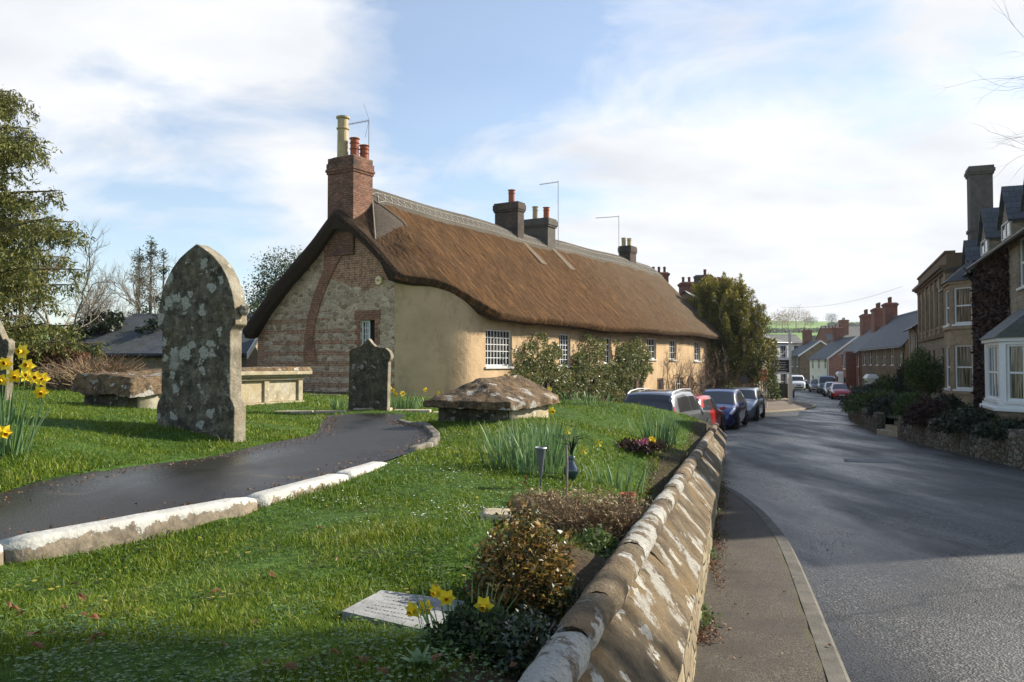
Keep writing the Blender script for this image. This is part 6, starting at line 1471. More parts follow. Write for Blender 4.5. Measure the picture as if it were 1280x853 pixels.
# bare tree behind the right terrace, and one at the right edge whose twigs hang into the sky
b_ = at(1128, 440, 82); bare_tree('bare tree rising behind the terrace chimneys', (b_.x+1, b_.y, -1), 8.5, 101, depth=5, group=None, spread=.7)
b_ = at(1148, 440, 70); bare_tree('small bare tree behind the roof of the stone cottage', (b_.x+3, b_.y, -1), 7.8, 102, depth=5, group=None, spread=.7)
tr_ = thing('street_tree', 'bare tree beyond the right frame edge with twigs hanging against the sky', 'tree', (12.0, 12.6, -.2)); mb = MB(); mb.tube([(0, 0, -.3), (.1, 0, 3), (0, .1, 6.0)], [.22, .18, .14], 10); mb.build('trunk', M['bark'], tr_)
mb = MB(); rn = random.Random(9)
for (dx, dy, dz, zz, L) in ((-.9, .25, .22, 5.3, 2.3), (-.9, .1, .05, 4.9, 2.1), (-.95, .45, .0, 4.4, 2.2), (-.6, -.6, .6, 5.8, 2.2), (.3, -.5, .7, 6, 2.2), (.6, .5, .6, 5.9, 2.2), (-.8, .5, .35, 5.9, 2.4)):
    branch(mb, Vector((0, .05, zz)), Vector((dx, dy, dz)).normalized(), L*.85, .011, 4, rn, .42, .02, kids=(3, 3), gnarl=.12, shrink=.68)
mb.build('crown', M['bark_grey'], tr_)
# far hillside: hedgerows, copse and lone tree -----------------------------
def ter(x, y): return float(terr(np.array([x]), np.array([y]))[0])
def far_tree(label, px, Y, H, W, seed, mat, n, group='trees on the far hillside', name='hill_tree', size=.5):
    b = at(px, 400, Y); rg = np.random.default_rng(seed); t = thing(name, label, 'tree', (b.x, b.y, ter(b.x, b.y)), 0, group)
    mb = MB(); mb.tube([(0, 0, -1), (0, 0, H*.5)], [H*.018, H*.01], 6); mb.build('trunk', M['bark'], t)
    leafmesh('foliage', ell_points(rg, n, (0, 0, H*.62), (W, W, H*.42), .2, .5, seed), size, mat, t, rg, .6)
far_tree('lone round tree on the skyline of the far hill', 1039, 690, 11, 5.8, 201, M['lf_dark'], 1500)
for i, (px_, Y, H, W) in enumerate([(985, 560, 15, 6), (995, 570, 18, 7), (1006, 575, 14, 6), (1013, 640, 9, 6), (978, 545, 14, 6), (970, 560, 13, 7)]):
    far_tree(('left edge', 'tallest', 'right edge', 'skyline', 'leftmost', 'hidden')[i]+' tree of the bare copse on the far hill', px_, Y, H, W, 210+i, M['lf_dry'] if i != 3 else M['lf_dark'], 1100, size=.55)
def hrow(label, A, B, h, seed, mat=None):
    rg = np.random.default_rng(seed); n = 5000; s = rg.random(n)[:, None]; a = np.array(A, float); b = np.array(B, float); p = a+(b-a)*s; 
    hh = h*(.6+.4*np.array([noise.noise(Vector((q*30, seed, 0))) for q in s[:, 0]])+.3); P = np.stack([p[:, 0]+rg.normal(size=n)*.6, p[:, 1]+rg.normal(size=n)*.8, terr(p[:, 0], p[:, 1])+rg.random(n)*np.maximum(hh, .5)], 1)
    t = thing('hedgerow', label, 'hedge', (float(a[0]), float(a[1]), ter(*A)), 0, 'hedgerows between the far fields'); leafmesh('foliage', P, .9, mat or M['lf_dark'], t, rg, .7, world=True)
def pw(px, Y): v = at(px, 400, Y); return (v.x, v.y)
hrow('dark hedgerow along the top of the far hill', pw(1035, 700), pw(1140, 700), 3.0, 301)
hrow('middle hedgerow crossing the far green hill', pw(940, 520), pw(1130, 560), 3.2, 302)
hrow('lower hedgerow at the foot of the far fields', pw(1010, 430), pw(1120, 450), 3.0, 303)
for i, (px_, Y) in enumerate([(1000, 250), (1010, 262), (1022, 255), (1032, 270), (1043, 280), (990, 265), (978, 258), (1052, 300)]):
    far_tree(('leftmost', 'second', 'middle', 'taller', 'pale', 'rusty', 'low', 'last')[i]+' brown bush of the scrub below the far fields', px_, Y, 5.5+i % 3, 3.6, 220+i, M['lf_dry'], 900, 'brown scrub below the fields', 'scrub_bush', .35)

# unseen evergreen added across the road, its crown shaped to shade the lawn bottom
leafy_tree('evergreen tree added out of view across the road to shade the foreground lawn', (11.2, 6.8, roadz(5)+.1), 10.6, (2.2, 1.1, .85), 120, M['lf_dark'], 5200, .15, name='street_tree', zc=.86, blobs=9)
# ================================================================ CARS
def car(name, label, loc, heading, L, W, H, paint, style='hatch', group=None, cat='car', rails=False, lights_on=False, simple=False):
    """x forward, y left, z up; heading is the world angle of +x"""
    r = thing(name, label, cat, loc, heading, group); h2 = W/2
    # stations: x, half width, belt z, roof half width, roof z   (fractions of L and H)
    ST = {'hatch': [(-.50, .80, .50, .66, .52), (-.485, .93, .55, .74, .60), (-.44, .97, .60, .74, .82), (-.36, 1, .62, .74, .95), (-.15, 1, .61, .76, 1.0), (.03, 1, .60, .76, .985), (.12, 1, .59, .74, .93), (.29, .985, .575, .80, .625), (.40, .95, .53, .80, .57), (.46, .88, .46, .72, .49), (.50, .72, .38, .60, .40)],
          'suv': [(-.50, .88, .52, .74, .54), (-.487, .95, .58, .78, .66), (-.465, .98, .60, .78, .85), (-.42, 1, .61, .77, .96), (-.20, 1, .61, .78, 1.0), (.02, 1, .60, .77, .985), (.10, 1, .60, .76, .93), (.24, .99, .60, .84, .645), (.38, .96, .57, .84, .61), (.46, .90, .50, .76, .53), (.50, .78, .42, .66, .44)],
          'van': [(-.50, .93, .50, .84, .93), (-.49, .98, .55, .86, .97), (-.4, 1, .56, .87, 1.0), (-.1, 1, .56, .87, 1.0), (.15, 1, .56, .86, .99), (.24, 1, .55, .84, .92), (.36, .98, .54, .84, .60), (.44, .94, .50, .80, .53), (.50, .80, .42, .66, .44)]}[style]
    zb = .17*1.0
    ST = [(a*L, b*h2, c*H, d_*h2, e*H) for a, b, c, d_, e in ST]
    def sec(st, s):
        x, w_, zl, wr, zr = st
        P = [(w_*.86, zb), (w_*.985, zb+.10), (w_, zb+(zl-zb)*.45), (w_*.985, zl-.06), (w_*.955, zl), (wr*1.02, zl+(zr-zl)*.80), (wr*.93, zr-.015), (wr*.55, zr+.012), (0, zr+.02)]
        i = min(int(s), 7); t = s-i; return Vector((x, P[i][0]*(1-t)+P[i+1][0]*t, P[i][1]*(1-t)+P[i+1][1]*t))
    def at_(x, s, off=0, side=1):
        i = 0
        while i < len(ST)-2 and x > ST[i+1][0]: i += 1
        t = (x-ST[i][0])/(ST[i+1][0]-ST[i][0]); p = sec(ST[i], s).lerp(sec(ST[i+1], s), t)
        if off:
            e = .02; a = at_(min(x+e, ST[-1][0]), s)-at_(max(x-e, ST[0][0]), s); b = at_(x, min(s+.05, 8))-at_(x, max(s-.05, 0)); n_ = a.cross(b); n_ = n_.normalized() if n_.length > 0 else Vector((0, 0, 1))
            c_ = Vector((0, 0, H*.45)); 
            if n_.dot(Vector((p.x*.2, p.y, p.z-c_.z))) < 0: n_ = -n_
            p = p+n_*off
        return Vector((p.x, p.y*side, p.z))
    mb = MB(); xs = []
    for i in range(len(ST)-1):
        for q in range(3): xs.append(ST[i][0]+(ST[i+1][0]-ST[i][0])*q/3)
    xs.append(ST[-1][0]); S_ = [0, .5, 1, 1.5, 2, 2.5, 3, 3.5, 4, 4.5, 5, 5.5, 6, 6.5, 7, 7.5, 8]; k = 2*len(S_)-1
    for x in xs:
        for s in S_: mb.v.append(tuple(at_(x, s, 0, -1)))
        for s in S_[-2::-1]: mb.v.append(tuple(at_(x, s, 0, 1)))
    mb.f = [[i*k+j, (i+1)*k+j, (i+1)*k+(j+1) % k, i*k+(j+1) % k] for i in range(len(xs)-1) for j in range(k)]+[list(range(k)), [(len(xs)-1)*k+j for j in range(k)][::-1]]
    body = mb.build('body', paint, r, smooth=True)
    def patch(nm, xa, xb, sa, sb, side, mat, off=.006, nx=6, ns=4, xa2=None, xb2=None, parent=None):
        m_ = MB(); m_.grid(lambda u, v: at_((xa+((xa2 if xa2 is not None else xa)-xa)*v)*(1-u)+(xb+((xb2 if xb2 is not None else xb)-xb)*v)*u, sa+(sb-sa)*v, off, side), nx, ns)
        return m_.build(nm, mat, parent or r, smooth=True)
    def full(nm, xa, xb, smin, mat, off=.007):
        m_ = MB(); m_.grid(lambda u, v: at_(xa+(xb-xa)*u, smin+(8-smin)*(1-abs(2*v-1)), off, -1 if v < .5 else 1), 6, 14); return m_.build(nm, mat, r, smooth=True)
    sx = lambda i: ST[i][0]
    n_ = len(ST)
    if style == 'van': full('windscreen', sx(5)+.06, sx(6)-.03, 5.1, M['car_glass']); 
    else:
        full('windscreen', sx(6)+.02, sx(7)-.05, 4.6, M['car_glass'])
        full('rear_window', sx(1)+.02, sx(3)-.04 if style == 'hatch' else sx(3)-.05, 4.9, M['car_glass'])
    xf = sx(7)-.25 if style != 'van' else sx(6)-.1; xrr = sx(3)+.02 if style != 'van' else sx(4)-.2
    for side in (-1, 1):
        xm = (xf+xrr)*.5+.05
        patch('side_window', xrr+.12, xm-.04, 4.12, 4.93, side, M['car_glass'], xa2=xrr+.28, xb2=xm-.04); patch('side_window', xm+.04, xf-.10, 4.12, 4.93, side, M['car_glass'], xa2=xm+.04, xb2=xf-.62)
        patch('headlight', sx(n_-3)-.10, sx(n_-2)+.08, 3.0, 4.6, side, M['lamp_clear'], off=.010); patch('tail_light', sx(1)-.03, sx(2)+.05, 3.0, 4.7, side, M['lamp_red'], off=.010)
        m_ = MB(); m_.hexa([(xf-.12, side*(h2*.97), H*.60), (xf+.02, side*(h2*.97), H*.60), (xf+.0, side*(h2+.17), H*.61), (xf-.12, side*(h2+.17), H*.61), (xf-.12, side*(h2*.97), H*.66), (xf+.0, side*(h2*.97), H*.66), (xf-.03, side*(h2+.16), H*.70), (xf-.13, side*(h2+.16), H*.70)]); m_.build('wing_mirror', paint, r, bevel=.02)
        patch('sill_trim', -L*.30, L*.24, .05, .95, side, M['plastic'], off=.008)
        for wx in (-.30*L, .315*L):
            wr_ = .32 if style != 'suv' else .36
            m_ = MB(); m_.lathe([(wr_+.055, -.0), (wr_+.055, .012), (wr_-.02, .012)], (wx, 0, wr_), 24, 'y'); m_.v = [(v[0], side*(h2-.005+v[1]), max(v[2], .12)) for v in m_.v]; m_.build('wheel_arch', M['plastic'], r)
            m_ = MB(); w0 = h2-.17; m_.lathe([(wr_*.62, .0), (wr_*.93, .0), (wr_, .03), (wr_, .17), (wr_*.93, .195), (wr_*.64, .195)], (wx, 0, wr_), 24, 'y'); m_.v = [(v[0], side*(w0+v[1]), v[2]) for v in m_.v]; wo = m_.build('wheel', M['tyre'], r)
            m_ = MB(); m_.lathe([(wr_*.66, .165), (wr_*.66, .188), (wr_*.58, .188), (wr_*.55, .165)], (wx, 0, wr_), 20, 'y')
            m_.lathe([(wr_*.16, .15), (wr_*.16, .19), (wr_*.05, .198)], (wx, 0, wr_), 10, 'y')
            for q in range(7):
                a = q*2*math.pi/7; c_, s_2 = math.cos(a), math.sin(a); p0, p1 = wr_*.12, wr_*.60; t_ = .028
                m_.hexa([(wx+c_*p0-s_2*t_, .165, wr_+s_2*p0+c_*t_), (wx+c_*p1-s_2*t_*.7, .165, wr_+s_2*p1+c_*t_*.7), (wx+c_*p1+s_2*t_*.7, .165, wr_+s_2*p1-c_*t_*.7), (wx+c_*p0+s_2*t_, .165, wr_+s_2*p0-c_*t_),
                         (wx+c_*p0-s_2*t_, .187, wr_+s_2*p0+c_*t_), (wx+c_*p1-s_2*t_*.7, .187, wr_+s_2*p1+c_*t_*.7), (wx+c_*p1+s_2*t_*.7, .187, wr_+s_2*p1-c_*t_*.7), (wx+c_*p0+s_2*t_, .187, wr_+s_2*p0-c_*t_)])
            m_.v = [(v[0], side*(w0+v[1]), v[2]) for v in m_.v]; m_.build('rim', M['alloy'], wo)
    full('grille', sx(n_-1)-.13, sx(n_-1)-.012, 7.0, M['plastic']) if False else None
    xg = L*.5; m_ = MB(); m_.box(xg-.08, -.32, H*.30, xg+.012, .32, H*.37); m_.build('grille', M['plastic'], r, bevel=.01)
    m_ = MB(); m_.box(xg-.06, -.55, H*.155, xg+.018, .55, H*.235); m_.build('lower_grille', M['plastic'], r, bevel=.015)
    m_ = MB(); m_.box(xg+.005, -.26, H*.245, xg+.026, .26, H*.245+.11); m_.build('number_plate', M['plate'], r)
    m_ = MB(); m_.box(-xg-.02, -.26, H*.36, -xg+.02, .26, H*.36+.11); m_.build('number_plate', m_plain('rear_plate_yellow', (.6, .45, .05), .5, .05, 8, 0) if 'rear_plate_yellow' not in bpy.data.materials else bpy.data.materials['rear_plate_yellow'], r)
    if rails:
        for side in (-1, 1):
            m_ = MB(); m_.tube([tuple(at_(x, 6.0, .0, side)+Vector((0, 0, .055 if 0 < i < 9 else .0))) for i, x in enumerate(np.linspace(sx(3), sx(6)-.1, 10))], .018, 6); m_.build('roof_rail', M['alloy'], r)
    return r
P_silver = m_paint('silver_paint', (.24, .25, .27), .7); P_red = m_paint('red_paint', (.48, .015, .012), .2); P_blue = m_paint('dark_blue_paint', (.018, .028, .13), .5); P_grey = m_paint('grey_silver_paint', (.36, .38, .41), .7)
P_white = m_paint('white_paint', (.70, .70, .70), 0); P_dark = m_paint('dark_grey_paint', (.04, .042, .05), .5); P_navy = m_paint('navy_paint', (.02, .026, .055), .3); P_bronze = m_paint('bronze_paint', (.16, .13, .11), .6)
CARS_L = 'cars parked along the left side of the street'; CARS_R = 'cars parked further down the street'
def pc(name, label, ref, corner, hd, L, W, H, paint, style='hatch', **k):
    """place by one rear or front right-hand corner (seen from the camera)"""
    hx, hy = math.cos(hd), math.sin(hd)
    return None
dstreet = math.atan2(.89, .456)
def place(x, y): return (x, y, float(roadz(y))+.0)
# away from the camera: silver estate and red hatchback, angled along the cottage
def centre_from_rear_right(px, Y, hd, L, W):
    r_ = at(px, 470, Y); f_ = Vector((math.cos(hd), math.sin(hd), 0)); lf = Vector((-f_.y, f_.x, 0)); c_ = Vector((r_.x, r_.y, 0))+f_*(L/2)+lf*(W/2); return c_
c_ = centre_from_rear_right(846, 22.6, dstreet, 4.5, 1.80); car('parked_car', 'silver estate car with roof rails, half hidden behind the churchyard lawn', (c_.x, c_.y, float(roadz(24))-.05), dstreet, 4.5, 1.8, 1.66, P_silver, 'suv', CARS_L, rails=True)
c_ = centre_from_rear_right(878, 27.4, dstreet, 3.7, 1.66); car('parked_car', 'red hatchback parked between the silver estate and the dark blue car', (c_.x, c_.y, float(roadz(29))+.0), dstreet, 3.7, 1.66, 1.43, P_red, 'hatch', CARS_L)
# facing the camera
def centre_from_front_right(px, Y, hd, L, W):      # hd = heading (towards camera); right in the image = car's left
    r_ = at(px, 470, Y); f_ = Vector((math.cos(hd), math.sin(hd), 0)); lf = Vector((-f_.y, f_.x, 0)); return Vector((r_.x, r_.y, 0))-f_*(L/2)-lf*(W/2)
dback = math.atan2(-.92, -.39)
c_ = centre_from_front_right(919, 31.6, dback, 4.1, 1.76); car('parked_car', 'dark blue hatchback facing the camera, its bonnet in the sun', (c_.x, c_.y, float(roadz(33))+.02), dback, 4.1, 1.76, 1.56, P_blue, 'hatch', CARS_L)
c_ = centre_from_front_right(945, 38.0, dback, 4.2, 1.78); car('parked_car', 'grey silver car parked right behind the dark blue one', (c_.x, c_.y, float(roadz(39))+.02), dback, 4.2, 1.78, 1.55, P_grey, 'suv', CARS_L)
dr_ = math.atan2(-.92, -.30)
def far_car(label, px, Y, L, W, H, paint, style='hatch', hd=dr_, name='parked_car', cat='car'):
    b = at(px, 480, Y); return car(name, label, (b.x, b.y, rz_at(b.x, b.y)+.0), hd, L, W, H, paint, style, CARS_R, cat)
far_car('red hatchback facing up the street beside the right-hand houses', 1050, 76, 4.0, 1.72, 1.45, P_red, hd=math.atan2(-.97, -.30))
far_car('dark grey car just behind the far red hatchback', 1041, 82, 4.2, 1.75, 1.45, P_dark)
far_car('dark navy van parked in the line below the cream house', 1033, 92, 4.8, 1.9, 2.0, P_navy, 'van', name='parked_van', cat='van')
far_car('bronze car half hidden behind the navy van', 1021, 98, 4.2, 1.75, 1.5, P_bronze)
far_car('dark saloon at the bottom of the street right of the white van', 1008, 112, 4.4, 1.8, 1.45, P_dark, hd=math.atan2(-.9, .25))
far_car('white van facing up the street near the brown house', 995, 106, 4.6, 1.85, 1.9, P_white, 'van', hd=math.atan2(-.95, -.2), name='parked_van', cat='van')
far_car('pale car mostly hidden behind the inn sign post', 983, 112, 4.2, 1.75, 1.5, P_grey, hd=math.atan2(-.95, -.2))
for i, px_ in enumerate((1091, 1099)):
    b_ = at(px_, 490, 57); t = thing('wheelie_bin', ('left', 'right')[i]+' one of the two black wheelie bins by the white porch', 'bin', (b_.x, b_.y, float(roadz(57))+.55), R(20), 'wheelie bins by the porch')
    mb = MB(); mb.hexa([(-.2, -.25, .08), (.2, -.25, .08), (.2, .2, .08), (-.2, .2, .08), (-.28, -.33, .98), (.28, -.33, .98), (.28, .3, .98), (-.28, .3, .98)]); mb.build('bin_body', M['plastic'], t, bevel=.02)
    mb = MB(); mb.hexa([(-.3, -.36, .985), (.3, -.36, .985), (.3, .36, .985), (-.3, .36, .985), (-.26, -.30, 1.06), (.26, -.30, 1.06), (.26, .33, 1.08), (-.26, .33, 1.08)]); mb.build('lid', M['plastic'], t)
    for s_2 in (-.22, .22): mb = MB(); mb.lathe([(.09, -.02), (.09, .02)], (s_2, .22, .09), 12, 'x'); mb.build('wheel', M['tyre'], t)
# ================================================================ GRAVES
GA = -R(24)
M['edge_stone'] = m_stone('pale_stone_edge', (.33, .29, .215), (.17, .145, .10), (.46, .44, .37), 9, (.57, .68), bump=.5, warm=(.27, .21, .13), blotch=.3)
def stone_outline(name, label, loc, rz, pts, t, mat, lean=(0, 0), nsub=3, rough=.008, edge_mat=None, group='headstones in the churchyard'):
    """pts: outline in local x,z (closed, base first); slab of thickness t behind the front face"""
    r = thing(name, label, 'headstone', loc, rz, group); mb = MB(); mb.prism(pts, 0, t, 'y')
    mb.v = [(v[0]+lean[0]*v[2], v[1]+lean[1]*v[2], v[2]) for v in mb.v]
    o = mb.build('stone', mat, r); o.data.materials.append(M['edge_stone'])
    for f in o.data.polygons: f.material_index = 1 if (abs(f.normal.x) > .35 or f.normal.z > .5) else 0  # side and top faces take the paler stone colour
    m = o.modifiers.new('bevel', 'BEVEL'); m.width = .014; m.segments = 2; m.limit_method = 'ANGLE'; m.angle_limit = R(25)
    return r, o
# tall pointed headstone
pts = [(-.50, -.25), (.50, -.25), (.50, .27), (.485, .31), (.445, .36), (.44, 1.00), (.465, 1.03), (.505, 1.06), (.505, 1.10)]
arc = [(.50, 1.16), (.488, 1.26), (.455, 1.38), (.40, 1.51), (.32, 1.63), (.22, 1.73), (.11, 1.80), (.0, 1.86)]
pts += arc+[(-x, z) for x, z in arc[-2::-1]]+[(-.505, 1.10), (-.505, 1.06), (-.465, 1.03), (-.44, 1.00), (-.445, .36), (-.485, .31), (-.50, .27)]
b_ = at(240, 540, 8.0); hs, ho = stone_outline('headstone', 'tall pointed-arch headstone with pale lichen circles standing in the left lawn', (b_.x+.02, b_.y, b_.z-.02), GA, pts, .165, M['headstone'])
mb = MB(); mb.lathe([(.02, .0), (.05, .02), (.06, .055), (.035, .085), (.01, .10)], (0, 0, 0), 12, 'x'); mb.v = [(v[0]+.495, v[1]+.08, v[2]+1.20) for v in mb.v]; mb.build('knob', M['headstone'], hs)
# hidden plinth detail on the back
pts = [(-.36, -.25), (.36, -.25), (.36, .82), (.40, .87), (.41, .92), (.385, .97), (.36, 1.0), (.30, 1.045), (.20, 1.05), (.12, 1.07), (.05, 1.12), (-.02, 1.20), (-.09, 1.12), (-.16, 1.07), (-.25, 1.05), (-.32, 1.03), (-.36, .99), (-.37, .92), (-.36, .87)]
b_ = at(459, 516, 13.0); stone_outline('headstone', 'mossy headstone with an ogee top standing before the cottage gable', (b_.x, b_.y, b_.z-.02), -R(22), pts, .10, M['headstone2'], lean=(.02, .0))
pts = [(-.40, -.25), (.40, -.25), (.40, .70), (.44, .78), (.44, .90), (.36, .95), (.30, .93), (.20, 1.05), (.08, 1.20), (0, 1.26), (-.08, 1.20), (-.2, 1.05), (-.30, .93), (-.36, .95), (-.44, .90), (-.44, .78), (-.40, .70)]
b_ = at(-12, 503, 12.0); stone_outline('headstone', 'peaked headstone with a sunlit edge, cut off by the left frame edge', (b_.x, b_.y, b_.z-.02), -R(30), pts, .10, M['headstone2'])
def lumpy(mb_fn, name, mat, parent, amp, sub, seed, smooth=True):
    mb = MB(); mb_fn(mb); return mb.build(name, mat, parent, smooth=smooth, rough=amp, sub=sub, seed=seed)
def pier(parent, x0, x1, y0, y1, z0, z1, mat, nm='base'): mb = MB(); mb.box(x0, y0, z0, x1, y1, z1); return mb.build(nm, mat, parent, bevel=.02)
# left slab tomb
b_ = at(132, 510, 11.8); t = thing('slab_tomb', 'rough brown stone slab tomb on a dark base left of the tall headstone', 'tomb', (b_.x, b_.y, b_.z-.05), GA)
lumpy(lambda m: m.hexa([(-.62, -.12, .27), (.62, -.12, .24), (.62, 1.95, .26), (-.62, 1.95, .28), (-.52, -.04, .54), (.54, -.04, .50), (.54, 1.86, .58), (-.50, 1.86, .60)]), 'slab', M['tombtop'], t, .07, 26, 3)
lumpy(lambda m: m.box(-.46, .02, -.2, .50, 1.8, .30), 'base', M['headstone2'], t, .02, 6, 4)
lumpy(lambda m: m.box(.503, .10, -.15, .54, 1.7, .27), 'side_panel', M['ashlar'], t, .006, 4, 5)
# chest tomb with moulded edge
b_ = at(285, 508, 13.2); t = thing('chest_tomb', 'pale chest tomb with moulded top slab and recessed panels right of the tall headstone', 'tomb', (b_.x, b_.y, b_.z-.04), GA)
mb = MB()
for e, z0, z1 in ((-.02, -.2, .06),): mb.box(-.9-e, -.05+e, z0, .02+e*0+.02, 1.9-e, z1)
mb.box(-.86, 0, .06, -.04, 1.86, .44)
mb.build('chest', M['ashlar'], t, bevel=.01)
for (ya, yb) in ((-.02, .10), (.86, .98), (1.76, 1.88)): mb = MB(); mb.box(-.04, ya, .06, .0, yb, .44); mb.build('pilaster', M['ashlar'], t, bevel=.008)
mb = MB()
for e, z0, z1 in ((.03, .44, .49), (.08, .49, .53), (.13, .53, .60)): mb.box(-.86-e, -e, z0, -.0+e, 1.86+e, z1)
mb.build('moulding', M['ashlar'], t, bevel=.012)
lumpy(lambda m: m.hexa([(-.99, -.13, .602), (.13, -.13, .602), (.13, 1.99, .602), (-.99, 1.99, .602), (-.94, -.09, .655), (.10, -.09, .655), (.10, 1.95, .665), (-.94, 1.95, .665)]), 'top_slab', M['tombtop'], t, .012, 14, 6)
# hipped slab tomb in the middle
b_ = at(590, 528, 9.9); t = thing('slab_tomb', 'low tomb with a hipped brown slab, white lichen patches, beside the path', 'tomb', (b_.x-.02, b_.y, b_.z-.05), GA)
def hip(m):
    a = [(-.60, -.10, .22), (.58, -.10, .20), (.58, 1.50, .22), (-.60, 1.50, .24)]; b = [(-.60, -.10, .30), (.57, -.10, .29), (.57, 1.50, .31), (-.60, 1.50, .33)]; m.hexa(a+b)
    m.v[4:] = [tuple(p) for p in b]; m.f = [f for f in m.f if f != [4, 5, 6, 7]]
    m.add([(-.10, .42, .56), (.12, 1.15, .60)], []); m.f += [[4, 5, 8], [5, 6, 9, 8], [6, 7, 9], [7, 4, 8, 9]]
lumpy(hip, 'hipped_slab', M['tombtop'], t, .045, 22, 8)
lumpy(lambda m: m.box(-.46, .04, -.25, .46, 1.38, .24), 'base', M['headstone2'], t, .018, 6, 9)
lumpy(lambda m: m.box(.463, .10, -.2, .50, 1.3, .21), 'side_panel', M['ashlar'], t, .006, 4, 10)
# flat slab in the foreground grass
cs = [(428, 764), (476, 738), (584, 752), (532, 788)]; W4 = []
for (px_, py_) in cs:
    Y = 3.2
    for _ in range(8): v = at(px_, py_, Y); g_ = g1(v.x, v.y)+.035; Y *= (1.6-g_)/(1.6-v.z)
    W4.append(at(px_, py_, Y))
zz = sum(v.z for v in W4)/4; cx_ = sum(v.x for v in W4)/4; cy_ = sum(v.y for v in W4)/4
t = thing('grave_slab', 'flat grey inscribed grave slab sunk in the grass in the foreground', 'grave slab', (cx_, cy_, zz))
lumpy(lambda m: m.hexa([(v.x-cx_, v.y-cy_, -.07) for v in W4]+[(v.x-cx_, v.y-cy_, .0+(v.z-zz)) for v in W4]), 'slab', M['slab'], t, .0035, 6, 12, smooth=False)
mb = MB(); A0, B0, C0, D0 = [Vector((v.x-cx_, v.y-cy_, (v.z-zz))) for v in W4]; rn = random.Random(2)
for i in range(6):
    v_ = .16+.12*i; u = .16+rn.random()*.05
    while u < .80:
        du = rn.uniform(.006, .03); q = [A0.lerp(D0, u).lerp(B0.lerp(C0, u), v_), A0.lerp(D0, u+du).lerp(B0.lerp(C0, u+du), v_), A0.lerp(D0, u+du).lerp(B0.lerp(C0, u+du), v_+.028), A0.lerp(D0, u).lerp(B0.lerp(C0, u), v_+.028)]
        mb.poly([(p.x, p.y, p.z+.0055) for p in q]); u += du+rn.uniform(.006, .03)
mb.build('inscription', m_plain('worn_lettering', (.275, .275, .265), .9, .2, 30, .1), t)
b_ = at(622, 650, 4.75); t = lumpy(lambda m: m.hexa([(-.10, -.07, -.06), (.11, -.05, -.06), (.08, .09, -.06), (-.09, .07, -.06), (-.09, -.06, .03), (.10, -.04, .015), (.07, .08, .035), (-.08, .06, .04)]), 'loose_stone', M['ashlar'], None, .012, 4, 14); t.location = (b_.x, b_.y, g1(b_.x, b_.y)+.03); tag(t, 'small pale flat stone lying in the grass behind the golden shrub', 'stone')

# ================================================================ SMALL PLANTS
def onground(px, py, Y0=5, lift=0):
    Y = Y0
    for _ in range(14):
        v = at(px, py, Y); g_ = g1(v.x, v.y)+lift; den = 1.6-v.z
        Y = max(1.5, min(26, Y*(1+.7*((1.6-g_)/den-1)))) if den > .01 else Y
    v = at(px, py, Y); return Vector((v.x, v.y, g1(v.x, v.y)))
def blade(V, T, p, d_, L, w_, rn, bend=.3, tint=None, seg=5):
    sd_ = d_.cross(Vector((0, 0, 1))); sd_ = sd_.normalized() if sd_.length > .01 else Vector((1, 0, 0)); a = rn.uniform(-1, 1); sd_ = Matrix.Rotation(a, 3, 'Z') @ sd_
    q = p.copy(); dd = d_.copy(); b = len(V); tt = rn.random() if tint is None else tint
    for i in range(seg+1):
        ww = w_*(1-.55*(i/seg)**2) if i < seg else w_*.15; V.append(q-sd_*ww); V.append(q+sd_*ww); T += [tt, tt]
        q = q+dd*(L/seg); dd = (dd+Vector((d_.x, d_.y, 0))*bend*.35+Vector((0, 0, -bend*.22*i/seg))).normalized()
    return [(b+2*i, b+2*i+1, b+2*i+3, b+2*i+2) for i in range(seg)]
